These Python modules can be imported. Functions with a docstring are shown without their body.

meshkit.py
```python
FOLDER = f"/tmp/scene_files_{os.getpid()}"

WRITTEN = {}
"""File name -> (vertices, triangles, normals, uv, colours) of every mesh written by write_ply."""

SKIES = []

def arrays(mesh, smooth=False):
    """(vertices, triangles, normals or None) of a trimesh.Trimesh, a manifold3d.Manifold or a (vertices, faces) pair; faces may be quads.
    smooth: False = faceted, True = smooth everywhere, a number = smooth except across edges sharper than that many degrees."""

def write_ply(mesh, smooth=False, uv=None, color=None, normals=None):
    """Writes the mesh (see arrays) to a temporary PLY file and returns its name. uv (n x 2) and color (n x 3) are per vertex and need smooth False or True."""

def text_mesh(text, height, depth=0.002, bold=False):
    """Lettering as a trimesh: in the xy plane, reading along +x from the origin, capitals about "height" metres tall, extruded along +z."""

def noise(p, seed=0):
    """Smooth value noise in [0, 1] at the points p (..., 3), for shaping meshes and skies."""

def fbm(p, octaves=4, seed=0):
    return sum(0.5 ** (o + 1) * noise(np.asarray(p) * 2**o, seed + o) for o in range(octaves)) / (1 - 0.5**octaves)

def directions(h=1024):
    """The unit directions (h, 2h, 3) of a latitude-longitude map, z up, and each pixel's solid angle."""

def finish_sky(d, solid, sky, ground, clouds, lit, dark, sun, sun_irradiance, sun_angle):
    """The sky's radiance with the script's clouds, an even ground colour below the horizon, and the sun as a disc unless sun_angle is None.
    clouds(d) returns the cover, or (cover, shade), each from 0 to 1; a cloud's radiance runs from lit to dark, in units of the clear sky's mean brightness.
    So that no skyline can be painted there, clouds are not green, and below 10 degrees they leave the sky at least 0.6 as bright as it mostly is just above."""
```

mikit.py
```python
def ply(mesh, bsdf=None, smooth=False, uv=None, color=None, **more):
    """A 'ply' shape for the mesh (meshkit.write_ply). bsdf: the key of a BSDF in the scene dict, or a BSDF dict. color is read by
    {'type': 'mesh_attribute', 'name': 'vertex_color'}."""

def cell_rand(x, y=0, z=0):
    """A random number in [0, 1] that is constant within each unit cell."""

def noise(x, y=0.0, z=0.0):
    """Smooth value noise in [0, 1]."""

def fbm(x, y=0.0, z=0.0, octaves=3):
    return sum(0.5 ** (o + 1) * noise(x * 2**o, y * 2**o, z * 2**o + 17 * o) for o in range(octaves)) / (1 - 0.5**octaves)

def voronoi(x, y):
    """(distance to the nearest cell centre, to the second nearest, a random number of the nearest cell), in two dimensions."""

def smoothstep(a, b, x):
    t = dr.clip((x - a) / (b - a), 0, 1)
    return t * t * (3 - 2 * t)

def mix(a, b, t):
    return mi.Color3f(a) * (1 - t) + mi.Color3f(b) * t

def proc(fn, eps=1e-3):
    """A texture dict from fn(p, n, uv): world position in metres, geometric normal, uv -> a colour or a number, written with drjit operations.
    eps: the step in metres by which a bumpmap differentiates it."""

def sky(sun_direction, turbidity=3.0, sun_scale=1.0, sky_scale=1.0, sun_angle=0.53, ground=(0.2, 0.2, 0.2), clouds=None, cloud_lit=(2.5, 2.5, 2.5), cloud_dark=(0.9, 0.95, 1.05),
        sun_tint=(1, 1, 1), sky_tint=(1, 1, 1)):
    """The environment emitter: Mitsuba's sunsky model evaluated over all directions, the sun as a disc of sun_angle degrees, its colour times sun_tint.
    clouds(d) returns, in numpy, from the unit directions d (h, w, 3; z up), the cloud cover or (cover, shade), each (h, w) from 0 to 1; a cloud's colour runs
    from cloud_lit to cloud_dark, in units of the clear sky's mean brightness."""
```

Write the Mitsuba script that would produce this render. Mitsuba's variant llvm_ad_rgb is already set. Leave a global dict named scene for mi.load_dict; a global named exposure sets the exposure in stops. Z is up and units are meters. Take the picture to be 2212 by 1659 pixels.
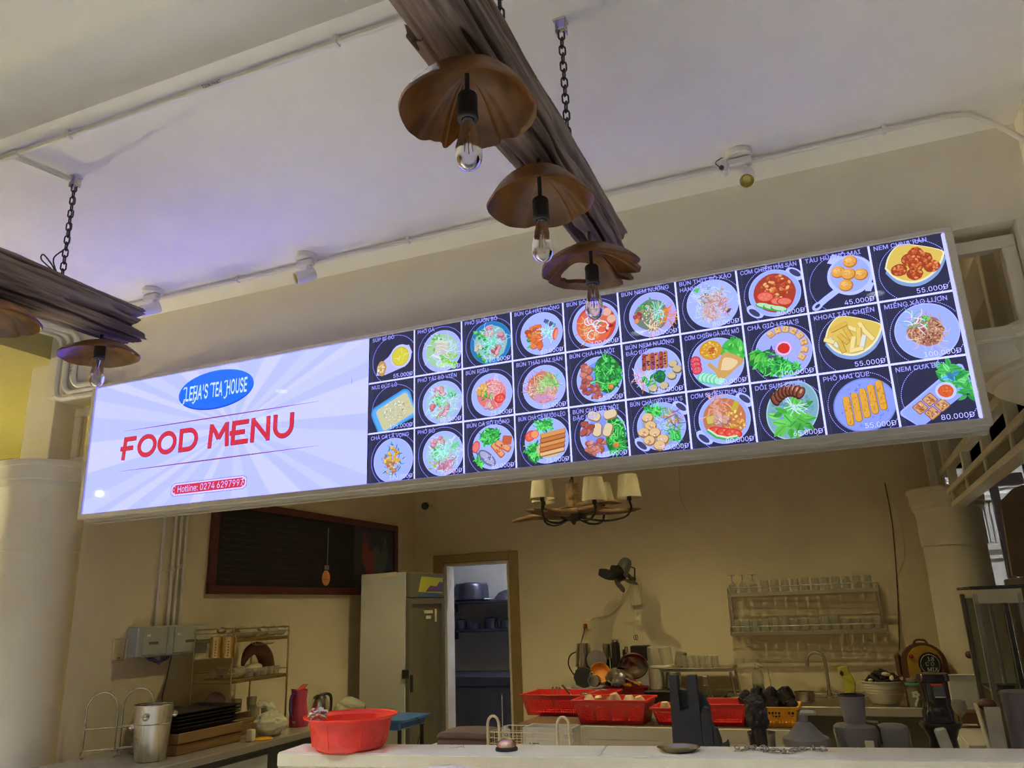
import math, random
import numpy as np, trimesh, manifold3d as m3
import mitsuba as mi, drjit as dr
import mikit, meshkit
from mikit import proc, noise, fbm, smoothstep, mix

T = mi.ScalarTransform4f
PI = math.pi
scene, labels = {}, {}

# ---------------------------------------------------------------- camera, exposure
FWD = np.array([-0.35670617, 0.89141426, 0.27953768])
UPV = np.array([0.1374272, -0.24589739, 0.95950416])
EYE = np.array([0.0, 0.0, 1.6])
scene['camera'] = {'type': 'perspective', 'fov': math.degrees(2 * math.atan(1106 / 1678.4)), 'fov_axis': 'x',
                   'near_clip': 0.05, 'far_clip': 100.0,
                   'to_world': T().look_at(origin=EYE.tolist(), target=(EYE + FWD).tolist(), up=UPV.tolist())}
exposure = 0.0

# ---------------------------------------------------------------- light levels (sources are built as objects below)
SIGN_GAIN = 1.0                       # the backlit face
HALL_FILL = [2700, 3080, 3380]         # added hall downlights, none seen; their bounce off the pale floor brightens the ceiling
KITCHEN_LIGHT = [2050, 1680, 760]        # recessed downlights over the kitchen
SIDE_LIGHT = [1700, 1400, 620]             # lamp globe of the room to the left
STREET_LIGHT = [16000, 15800, 8200]           # lamps on the facade outside
STORE_LIGHT = [56, 62, 100]        # tube lamp of the dark store room


# ---------------------------------------------------------------- helpers
def lin(r, g, b):
    """sRGB 0-255 to linear"""
    c = np.array([r, g, b], float) / 255
    return np.where(c <= 0.04045, c / 12.92, ((c + 0.055) / 1.055) ** 2.4).tolist()


def numbered(k):
    used = set(scene) | set(labels) | {q.split('__')[0] for q in scene if '__' in q} | {'__'.join(q.split('__')[:2]) for q in scene if q.count('__') > 1}
    if k not in used:
        return k
    n = 1
    while f'{k}_{n:03d}' in used:
        n += 1
    return f'{k}_{n:03d}'


_count = {}


def newkey(k):
    n = _count.get(k, 0)
    _count[k] = n + 1
    return k if n == 0 else f'{k}_{n:03d}'


def thing(name, label, cat, group=None):
    k = newkey(name)
    labels[k] = {'label': label, 'category': cat}
    if group:
        labels[k]['group'] = group
    return k


def part(parent, name, mesh, mat, smooth=30, label=None, kind=None, color=None, emit=None, tw=None):
    k = newkey(parent + '__' + name)
    d = mesh if isinstance(mesh, dict) else mikit.ply(mesh, mat, smooth=smooth, color=color)
    d = dict(d)
    if isinstance(mesh, dict) and mat is not None:
        d['bsdf'] = {'type': 'ref', 'id': mat}
    if tw is not None:
        d['to_world'] = tw
    if emit is not None:
        d['emitter'] = emit
    scene[k] = d
    if label or kind:
        labels[k] = {}
        if label:
            labels[k]['label'] = label
        if kind:
            labels[k]['kind'] = kind
    return k


def single(name, mesh, mat, label, cat, group=None, smooth=30, kind=None, tw=None, emit=None):
    k = newkey(name)
    d = dict(mesh) if isinstance(mesh, dict) else mikit.ply(mesh, mat, smooth=smooth)
    if tw is not None:
        d['to_world'] = tw
    if emit is not None:
        d['emitter'] = emit
    scene[k] = d
    labels[k] = {'label': label, 'category': cat}
    if group:
        labels[k]['group'] = group
    if kind:
        labels[k]['kind'] = kind
    return k


def struct(name, mesh, mat, label=None, smooth=30):
    scene[name] = mikit.ply(mesh, mat, smooth=smooth)
    labels[name] = {'kind': 'structure'}
    if label:
        labels[name]['label'] = label
    return name


def cat(*ms):
    out = []
    for m in ms:
        out += m if isinstance(m, list) else [m]
    return trimesh.util.concatenate(out)


def xf(m, loc=(0, 0, 0), rz=0.0, rx=0.0, ry=0.0, s=1.0):
    m = m.copy()
    M = trimesh.transformations.euler_matrix(rx, ry, rz, 'sxyz')
    M[:3, :3] *= s
    M[:3, 3] = loc
    m.apply_transform(M)
    return m


def box(x0, x1, y0, y1, z0, z1, b=0.0):
    if b <= 0:
        return trimesh.creation.box(bounds=[[x0, y0, z0], [x1, y1, z1]])
    c = np.array([(x0 + x1) / 2, (y0 + y1) / 2, (z0 + z1) / 2])
    h = np.array([(x1 - x0) / 2, (y1 - y0) / 2, (z1 - z0) / 2])
    b = min(b, h.min() * 0.9)
    p = []
    for sx in (-1, 1):
        for sy in (-1, 1):
            for sz in (-1, 1):
                for a in range(3):
                    q = h - b
                    q[a] = h[a]
                    p.append(c + q * [sx, sy, sz])
    return trimesh.convex.convex_hull(np.array(p))


def frame(p):
    return np.asarray(p, float)


def tube(pts, r, n=8, closed=False, caps=True):
    """A tube along a polyline; r one radius or one for each point."""
    p = np.asarray(pts, float)
    k = len(p)
    r = np.broadcast_to(np.asarray(r, float), (k,))
    t = np.roll(p, -1, 0) - np.roll(p, 1, 0) if closed else np.gradient(p, axis=0)
    t /= np.maximum(np.linalg.norm(t, axis=1, keepdims=True), 1e-12)
    a = np.array([0, 0, 1.0]) if abs(t[0][2]) < 0.9 else np.array([1.0, 0, 0])
    u = np.cross(t[0], a)
    u /= np.linalg.norm(u)
    ang = np.arange(n) * 2 * PI / n
    v = []
    for i in range(k):
        u = u - t[i] * (u @ t[i])
        u /= max(np.linalg.norm(u), 1e-12)
        w = np.cross(t[i], u)
        v.append(p[i] + r[i] * (np.cos(ang)[:, None] * u + np.sin(ang)[:, None] * w))
    v = np.vstack(v)
    f = []
    for i in range(k if closed else k - 1):
        j = (i + 1) % k
        for q in range(n):
            q2 = (q + 1) % n
            f += [[i * n + q, i * n + q2, j * n + q2], [i * n + q, j * n + q2, j * n + q]]
    if caps and not closed:
        v = np.vstack([v, p[0], p[-1]])
        for q in range(n):
            q2 = (q + 1) % n
            f += [[k * n, q2, q], [k * n + 1, (k - 1) * n + q, (k - 1) * n + q2]]
    return trimesh.Trimesh(v, f, process=False)


def arc(c, r, a0, a1, n=10, plane='xz'):
    a = np.linspace(math.radians(a0), math.radians(a1), n)
    z = np.zeros(n)
    q = {'xz': (np.cos(a), z, np.sin(a)), 'yz': (z, np.cos(a), np.sin(a)), 'xy': (np.cos(a), np.sin(a), z)}[plane]
    return (np.array(c) + r * np.stack(q, 1)).tolist()


def smoothpath(pts, n=6):
    """Catmull-Rom through the points"""
    p = np.asarray(pts, float)
    p = np.vstack([2 * p[0] - p[1], p, 2 * p[-1] - p[-2]])
    out = []
    for i in range(1, len(p) - 2):
        for t in np.arange(n) / n:
            a, b, c, d = p[i - 1:i + 3]
            out.append(0.5 * (2 * b + (c - a) * t + (2 * a - 5 * b + 4 * c - d) * t * t + (3 * b - a - 3 * c + d) * t ** 3))
    out.append(p[-2])
    return np.array(out)


def lathe(prof, n=32, c=(0, 0, 0), sx=1.0, sy=1.0):
    """A profile [(r, z), ...] turned about z. Points at r=0 close it."""
    prof = np.asarray(prof, float)
    a = np.arange(n) * 2 * PI / n
    v, idx = [], []
    for r, z in prof:
        if r < 1e-9:
            idx.append([len(v)] * n)
            v.append([c[0], c[1], c[2] + z])
        else:
            idx.append(list(range(len(v), len(v) + n)))
            v += [[c[0] + r * sx * math.cos(q), c[1] + r * sy * math.sin(q), c[2] + z] for q in a]
    f = []
    for i in range(len(prof) - 1):
        A, B = idx[i], idx[i + 1]
        for q in range(n):
            q2 = (q + 1) % n
            if A[q] != A[q2]:
                f.append([A[q], A[q2], B[q2]])
            if B[q] != B[q2]:
                f.append([A[q], B[q2], B[q]])
    m = trimesh.Trimesh(v, f, process=False)
    return m


def cyl(c, r, z0, z1, n=24, r1=None, b=0.0):
    r1 = r if r1 is None else r1
    if b:
        return lathe([(0, z0), (r - b, z0), (r, z0 + b), (r1, z1 - b), (r1 - b, z1), (0, z1)], n, (c[0], c[1], 0))
    return lathe([(0, z0), (r, z0), (r1, z1), (0, z1)], n, (c[0], c[1], 0))


def rod(p0, p1, r, n=8, r1=None):
    return tube([p0, p1], [r, r if r1 is None else r1], n)


def ball(c, r, sub=2, s=(1, 1, 1)):
    m = trimesh.creation.icosphere(sub, 1.0)
    m.vertices = m.vertices * (np.array(s) * r) + c
    return m


def lump(c, r, sub=3, amp=0.2, freq=2.0, s=(1, 1, 1), seed=0, floor=None):
    m = trimesh.creation.icosphere(sub, 1.0)
    v = m.vertices
    n = meshkit.fbm(v * freq + 20, 3, seed)
    v = v * (1 + amp * (n - 0.5) * 2)[:, None] * np.array(s) * r
    if floor is not None:
        v[:, 2] = np.maximum(v[:, 2], floor)
    m.vertices = v + c
    return m


def extr(poly, depth, plane='xz', at=0.0):
    """A polygon outline [(a, b), ...] extruded by depth. plane 'xz': along +y from y=at; 'yz': along +x; 'xy': along +z"""
    from shapely.geometry import Polygon
    g = poly if hasattr(poly, 'geom_type') else Polygon(poly)
    m = trimesh.creation.extrude_polygon(g, depth, engine='earcut')
    v = m.vertices.copy()
    if plane == 'xz':
        m.vertices = np.stack([v[:, 0], at + depth - v[:, 2], v[:, 1]], 1)
    elif plane == 'yz':
        m.vertices = np.stack([at + v[:, 2], v[:, 0], v[:, 1]], 1)
    else:
        m.vertices = np.stack([v[:, 0], v[:, 1], at + v[:, 2]], 1)
    if m.volume < 0:
        m.invert()
    return m


def area(rgb, w=1.0):
    return {'type': 'area', 'radiance': {'type': 'rgb', 'value': list(rgb)}, 'sampling_weight': w}


# ---------------------------------------------------------------- materials
def P(name, col, rough=0.5, metal=0.0, spec=0.5, **k):
    c = col if isinstance(col, dict) else {'type': 'rgb', 'value': list(col)}
    scene[name] = {'type': 'twosided', 'b': {'type': 'principled', 'base_color': c, 'roughness': rough, 'metallic': metal, 'specular': spec, **k}}
    return name


def metal(name, col, rough):
    scene[name] = {'type': 'twosided', 'b': {'type': 'roughconductor', 'material': 'none', 'alpha': rough, 'specular_reflectance': {'type': 'rgb', 'value': list(col)}}}
    return name


def wall_tex(base, amp, sc):
    def fn(p, n, uv):
        a = fbm(p.x * sc, p.y * sc, p.z * sc, octaves=3)
        return mi.Color3f(base) * (1 + amp * (a - 0.5))
    return proc(fn)


P('m_wall', wall_tex((0.76, 0.715, 0.62), 0.07, 9), 0.8, spec=0.2)
P('m_ceiling', wall_tex((0.86, 0.85, 0.84), 0.05, 7), 0.85, spec=0.2)
P('m_kitchen_wall', wall_tex((0.72, 0.65, 0.50), 0.10, 6), 0.7, spec=0.25)
P('m_floor', (0.66, 0.63, 0.585), 0.5)
P('m_white_paint', (0.78, 0.76, 0.72), 0.35)
P('m_cream_paint', (0.84, 0.76, 0.56), 0.5)
P('m_counter_top', wall_tex((0.72, 0.69, 0.66), 0.06, 22), 0.35)
P('m_trim', (0.70, 0.66, 0.56), 0.4)
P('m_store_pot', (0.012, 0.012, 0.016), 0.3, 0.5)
P('m_rear', (0.16, 0.11, 0.075), 0.7)
P('m_olive', (0.36, 0.32, 0.13), 0.8)
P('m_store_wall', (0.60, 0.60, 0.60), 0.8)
P('m_dark_pane', (0.035, 0.033, 0.026), 0.15)
P('m_sign_frame', (0.62, 0.60, 0.55), 0.3, 0.4)
P('m_black', (0.012, 0.012, 0.014), 0.35)
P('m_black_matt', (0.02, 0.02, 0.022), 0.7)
P('m_black_gloss', (0.012, 0.010, 0.016), 0.12, spec=0.7)
P('m_slate', (0.030, 0.034, 0.048), 0.55)
P('m_iron', (0.015, 0.014, 0.016), 0.45, 0.3)
metal('m_steel', (0.62, 0.60, 0.56), 0.16)
metal('m_steel_brushed', (0.58, 0.55, 0.50), 0.28)
metal('m_chrome', (0.80, 0.78, 0.75), 0.06)
metal('m_gold', (0.75, 0.52, 0.20), 0.16)
metal('m_brass_wire', (0.42, 0.32, 0.15), 0.3)
metal('m_rose', (0.95, 0.60, 0.52), 0.28)
P('m_red_plastic', (0.55, 0.018, 0.018), 0.42)
P('m_orange_red', (0.85, 0.038, 0.016), 0.42)
P('m_dark_red', (0.28, 0.012, 0.035), 0.4)
P('m_yellow_plastic', (0.72, 0.36, 0.03), 0.4)
P('m_grey_plastic', (0.28, 0.29, 0.36), 0.45)
P('m_blue_plastic', (0.03, 0.10, 0.30), 0.4)
P('m_white_plastic', (0.72, 0.70, 0.64), 0.4)
P('m_ceramic', (0.80, 0.76, 0.66), 0.2)
P('m_bowl_white', (0.68, 0.65, 0.55), 0.35)
P('m_box_grey', (0.34, 0.36, 0.37), 0.5)
P('m_switch', (0.62, 0.53, 0.34), 0.45)
P('m_fridge', (0.62, 0.64, 0.66), 0.45)
P('m_fridge_dark', (0.10, 0.10, 0.09), 0.35)
P('m_board', (0.010, 0.008, 0.009), 0.8, spec=0.15)
P('m_board_frame', (0.045, 0.009, 0.009), 0.45, spec=0.3)
P('m_plate_black', (0.014, 0.014, 0.018), 0.25)
P('m_shade_cloth', (0.56, 0.50, 0.37), 0.85)
P('m_cushion', (0.095, 0.062, 0.048), 0.9, sheen=0.4)
P('m_lavender', (0.42, 0.36, 0.40), 0.8, sheen=0.3)
P('m_purple_steel', (0.30, 0.26, 0.36), 0.5)
P('m_facade', (0.78, 0.78, 0.60), 0.8)
P('m_facade_gold', (0.60, 0.48, 0.20), 0.7)
P('m_brown_panel', (0.13, 0.085, 0.05), 0.7)
P('m_pack_green', (0.42, 0.42, 0.06), 0.5)
P('m_green_liquid', (0.05, 0.22, 0.03), 0.2)
P('m_green_lid', (0.10, 0.30, 0.16), 0.4)
P('m_amber', (0.40, 0.24, 0.04), 0.25)
P('m_brown', (0.085, 0.035, 0.018), 0.5)
P('m_smoke', (0.17, 0.15, 0.17), 0.15)
P('m_paper', (0.70, 0.66, 0.52), 0.7)
P('m_ink', (0.05, 0.05, 0.06), 0.7)
P('m_orange', (0.65, 0.25, 0.03), 0.4)
P('m_pink', (0.45, 0.05, 0.10), 0.35)
P('m_violet', (0.09, 0.04, 0.22), 0.35)
P('m_egg', (0.78, 0.68, 0.50), 0.3)
P('m_ice_label', (0.30, 0.28, 0.22), 0.5)
P('m_stone_top', (0.10, 0.085, 0.07), 0.25)
P('m_grey_top', (0.20, 0.185, 0.16), 0.2)
P('m_plastic_bag', (0.58, 0.58, 0.46), 0.25, spec=0.8)
P('m_spot_led', (0.55, 0.48, 0.12), 0.4)
scene['m_glass'] = {'type': 'blendbsdf', 'weight': 0.24, 'a': {'type': 'thindielectric', 'int_ior': 1.5}, 'b': {'type': 'twosided', 'q': {'type': 'principled', 'base_color': {'type': 'rgb', 'value': [0.62, 0.62, 0.56]}, 'roughness': 0.10, 'specular': 0.9}}}
scene['m_thin_glass'] = {'type': 'thindielectric', 'int_ior': 1.5}
scene['m_bulb_shell'] = {'type': 'dielectric', 'int_ior': 1.5, 'ext_ior': 1.0}


def _log(p, n, uv):
    g = fbm(p.x * 60 + 3, p.y * 5, p.z * 60, octaves=4)
    s = fbm(p.x * 9, p.y * 2.5 + 4, p.z * 9, octaves=3)
    c = mix((0.075, 0.052, 0.043), (0.20, 0.145, 0.12), smoothstep(0.30, 0.72, g))
    return mix(c, (0.21, 0.18, 0.165), 0.5 * smoothstep(0.5, 0.75, s))


def _wood(p, n, uv):
    g = fbm(p.x * 14, p.y * 14, p.z * 70, octaves=3)
    return mix((0.055, 0.028, 0.012), (0.17, 0.095, 0.045), g)


def _boxwood(p, n, uv):
    g = fbm(p.x * 70, p.y * 6, p.z * 70, octaves=3)
    return mix((0.14, 0.075, 0.03), (0.26, 0.15, 0.06), g)


def _shade(p, n, uv):
    g = fbm(p.x * 14, p.y * 14, p.z * 14, octaves=4)
    return mix((0.055, 0.018, 0.003), (0.125, 0.046, 0.006), smoothstep(0.3, 0.75, g))


P('m_log', proc(_log), 0.75, spec=0.25)
P('m_driftwood', proc(_wood), 0.7)
P('m_box_wood', proc(_boxwood), 0.6)
P('m_shade', proc(_shade), 0.45)
P('m_door_trim', (0.20, 0.135, 0.055), 0.5)
scene['m_smoke_glass'] = {'type': 'blendbsdf', 'weight': 0.42, 'a': {'type': 'thindielectric', 'specular_transmittance': {'type': 'rgb', 'value': [0.62, 0.58, 0.60]}}, 'b': {'type': 'twosided', 'q': {'type': 'principled', 'base_color': {'type': 'rgb', 'value': [0.42, 0.39, 0.37]}, 'roughness': 0.10, 'specular': 0.9}}}
scene['m_film'] = {'type': 'blendbsdf', 'weight': 0.55, 'a': {'type': 'thindielectric'}, 'b': {'type': 'ref', 'id': 'm_plastic_bag'}}
P('m_pack_dark', (0.06, 0.065, 0.06), 0.4)
P('m_mauve', (0.26, 0.20, 0.22), 0.7)
P('m_fan_grey', (0.06, 0.065, 0.065), 0.4)
P('m_kitchen_wall2', (0.60, 0.55, 0.42), 0.6)
P('m_cabinet_dark', (0.075, 0.070, 0.058), 0.35)
P('m_chalk_faint', (0.016, 0.015, 0.016), 0.9)
P('m_tin', (0.26, 0.235, 0.19), 0.45, 0.2)
P('m_cab_frame', (0.14, 0.125, 0.10), 0.35)
P('m_cab_cream', (0.42, 0.37, 0.24), 0.4)
P('m_cab_back', (0.40, 0.39, 0.25), 0.5)
scene['m_fridge_glass'] = {'type': 'blendbsdf', 'weight': 0.75, 'a': {'type': 'thindielectric'}, 'b': {'type': 'twosided', 'q': {'type': 'principled', 'base_color': {'type': 'rgb', 'value': [0.13, 0.125, 0.10]}, 'roughness': 0.15}}}
scene['m_soap_clear'] = {'type': 'blendbsdf', 'weight': 0.30, 'a': {'type': 'thindielectric'}, 'b': {'type': 'twosided', 'q': {'type': 'principled', 'base_color': {'type': 'rgb', 'value': [0.60, 0.60, 0.52]}, 'roughness': 0.15}}}
# ================================================================ the setting
ZC, ZU = 3.52, 3.66            # lower and upper hall ceiling
YW, YB = 3.50, 7.87            # sign wall, kitchen back wall
XL, XR = -4.40, 0.95           # kitchen side walls
ZK = 3.75                      # kitchen ceiling

struct('floor', box(-10, 7, -5, 12, -0.1, 0.0), 'm_floor')
# hall ceiling: one profile in y-z with the small cove at the step
HOLES = [(x_, y_) for y_ in (-0.2, 1.12) for x_ in (-4.6, -2.9, -1.2, 0.5, 2.2)]
cove = [(1.79 - 0.11 * (1 - math.cos(t)) - 0.0, ZU - 0.11 * (1 - math.sin(t)) - 0.0) for t in np.linspace(0, PI / 2, 9)]
prof = [(-5, ZU), (-5, ZU + 0.3), (YW, ZU + 0.3), (YW, ZC), (1.79, ZC)] + cove
cl = extr(prof, 6.0 + 4.8, 'yz', -4.8)
c3 = m3.Manifold(m3.Mesh(vert_properties=np.asarray(cl.vertices, np.float32), tri_verts=np.asarray(cl.faces, np.uint32)))
for hx, hy in HOLES:
    c3 = c3 - m3.Manifold.cylinder(0.12, 0.068, 0.068, 28).translate((hx, hy, ZU - 0.02))
cm = c3.to_mesh()
struct('ceiling', trimesh.Trimesh(cm.vert_properties[:, :3], cm.tri_verts, process=False), 'm_ceiling', 'white hall ceiling with a soft step above the beams')
struct('ceiling_side', box(-10, -4.8, -5, 8, 3.36, 4.0), 'm_olive')
# the wall that carries the sign, its openings left and right of it
sw = cat(box(-4.8, 2.0, YW, YW + 0.28, 3.085, ZK + 0.2), box(-4.8, 2.0, YW + 0.10, YW + 0.28, 2.52, 2.60))
struct('wall_front', sw, 'm_wall', 'plain wall above the lit sign')
# kitchen shell
struct('wall_left', extr([(XL, 3.585), (XL, YB + 0.02), (-4.54, YB + 0.02), (-4.54, 3.84)], ZK + 0.2, 'xy', 0.0), 'm_kitchen_wall')
DX0, DX1, DZ = -4.03, -3.262, 2.112
wb = cat(box(-4.6, DX0, YB, YB + 0.14, 0, ZK + 0.2), box(DX1, 0.98, YB, YB + 0.14, 0, ZK + 0.2), box(DX0, DX1, YB, YB + 0.14, DZ, ZK + 0.2))
struct('wall_back', wb, 'm_kitchen_wall')
struct('ceiling_kitchen', box(-4.6, 1.3, YW + 0.28, YB + 0.14, ZK, ZK + 0.2), 'm_wall')
# rear of the hall, so that light bounces as in a room
struct('wall_rear', box(-10, 7, -5.2, -5, 0, 4), 'm_rear')
struct('wall_side_left', box(-10.2, -10, -5, 8, 0, 4), 'm_rear')
struct('wall_side_right', box(6, 6.2, -5, 3.4, 0, 4), 'm_rear')
struct('wall_side_far', cat(box(-10, -4.9, 5.6, 5.8, 0, 2.55), box(-10, -4.9, 5.6, 5.8, 3.14, 3.4), box(-7.6, -7.4, 5.6, 5.8, 2.5, 3.2)), 'm_olive')
w = 'window_3'
struct(w, cat(box(-7.4, -4.9, 5.58, 5.64, 2.55, 2.62), box(-7.4, -4.9, 5.58, 5.64, 3.07, 3.14), box(-7.4, -7.33, 5.58, 5.64, 2.55, 3.14), box(-6.2, -6.14, 5.58, 5.64, 2.6, 3.1)), 'm_trim')
part(w, 'pane', box(-7.4, -4.9, 5.68, 5.72, 2.5, 3.2), 'm_facade_gold')
# corner of the hall at the right, above the column
struct('wall_right', box(XR, XR + 0.2, 1.2, YW + 0.1, 2.75, ZC + 0.1), 'm_wall')
# store room behind the door
struct('wall_store', cat(box(-5.6, -2.2, 9.3, 9.4, 0, 2.9), box(-5.7, -5.6, YB + 0.14, 9.4, 0, 2.9), box(-2.3, -2.2, YB + 0.14, 9.4, 0, 2.9)), 'm_store_wall')
struct('ceiling_store', box(-5.7, -2.2, YB + 0.14, 9.4, 2.9, 3.0), 'm_store_wall')

# door lining and casing
d = 'door_1'
struct(d, cat(box(DX0 - 0.005, DX0 + 0.035, YB - 0.02, YB + 0.16, 0, DZ, .004), box(DX1 - 0.02, DX1 + 0.01, YB - 0.02, YB + 0.16, 0, DZ, .004), box(DX0, DX1, YB - 0.02, YB + 0.16, DZ - 0.02, DZ + 0.01, .004)), 'm_trim', 'doorway to the dark store room')
part(d, 'casing', cat(box(DX0 - 0.125, DX0 - 0.005, YB - 0.035, YB + 0.002, 0, DZ + 0.10, .005), box(DX1 + 0.01, DX1 + 0.11, YB - 0.035, YB + 0.002, 0, DZ + 0.10, .005), box(DX0 - 0.005, DX1 + 0.01, YB - 0.035, YB + 0.002, DZ + 0.01, DZ + 0.10, .005)), 'm_door_trim', label='brown wooden door casing')


def window(name, x0, x1, z0, z1, y, label, fw=0.06):
    k = struct(name, cat(box(x0, x1, y, y + 0.06, z1 - fw, z1, .004), box(x0, x1, y, y + 0.06, z0, z0 + fw, .004), box(x0, x0 + fw, y, y + 0.06, z0 + fw, z1 - fw, .004), box(x1 - fw, x1, y, y + 0.06, z0 + fw, z1 - fw, .004)), 'm_trim', label)
    return k


w1 = window('window_1', -4.70, -4.10, 2.63, 3.03, 3.66, 'small framed opening between the left pier and the sign')
w2 = window('window_2', 0.40, 0.872, 2.60, 3.05, 3.56, 'framed opening to the right of the sign', 0.055)
part(w1, 'pane', box(-4.64, -4.16, 3.68, 3.684, 2.69, 2.97), 'm_thin_glass', smooth=False)

# pier over the left column
struct('wall_pier_left', box(-5.08, -4.80, 3.58, 3.80, 2.62, 3.40, .004), 'm_wall')
struct('wall_pier_right', box(0.875, 1.2, 3.50, 3.80, 2.62, 3.60, .004), 'm_wall')


def column(x, y, r, zt, label, step):
    k = thing('column', label, 'column')
    shaft = lathe([(r * 0.99, 0), (r * 0.985, 0.5), (r * 0.95, step)], 64, (x, y, 0))
    drum = lathe([(r * 0.95, step + 0.0), (r * 1.0, step), (r * 1.005, step + 0.03), (r * 1.0, zt - 0.24), (r * 1.02, zt - 0.19), (r * 1.08, zt - 0.165)], 64, (x, y, 0))
    cap = lathe([(r * 1.06, zt - 0.17), (r * 1.10, zt - 0.165), (r * 1.11, zt - 0.14), (r * 1.10, zt - 0.13), (r * 1.14, zt - 0.12), (r * 1.15, zt - 0.04), (r * 1.19, zt - 0.035), (r * 1.21, zt - 0.015), (r * 1.19, zt), (0, zt)], 64, (x, y, 0))
    part(k, 'shaft', shaft, 'm_wall', 40)
    part(k, 'drum', drum, 'm_wall', 40)
    part(k, 'capital', cap, 'm_wall', 40)
    return k


column(-4.792, 3.60, 0.258, 2.63, 'thick round cream column at the left end of the sign', 2.06)
k = thing('column', 'round column behind the right end of the sign, only its flared capital in view', 'column')
part(k, 'shaft', lathe([(0.275, 0), (0.27, 2.2)], 64, (1.24, 3.90, 0)), 'm_wall', 40)
part(k, 'capital', lathe([(0.27, 2.2), (0.29, 2.26), (0.38, 2.40), (0.49, 2.47), (0.50, 2.49), (0.52, 2.50), (0.535, 2.56), (0.54, 2.60), (0.56, 2.61), (0.57, 2.64), (0.555, 2.665), (0, 2.665)], 72, (1.24, 3.90, 0)), 'm_wall', 30)
column(0.90, 7.40, 0.245, 2.45, 'round cream column at the far right corner of the kitchen', 1.985)

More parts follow.
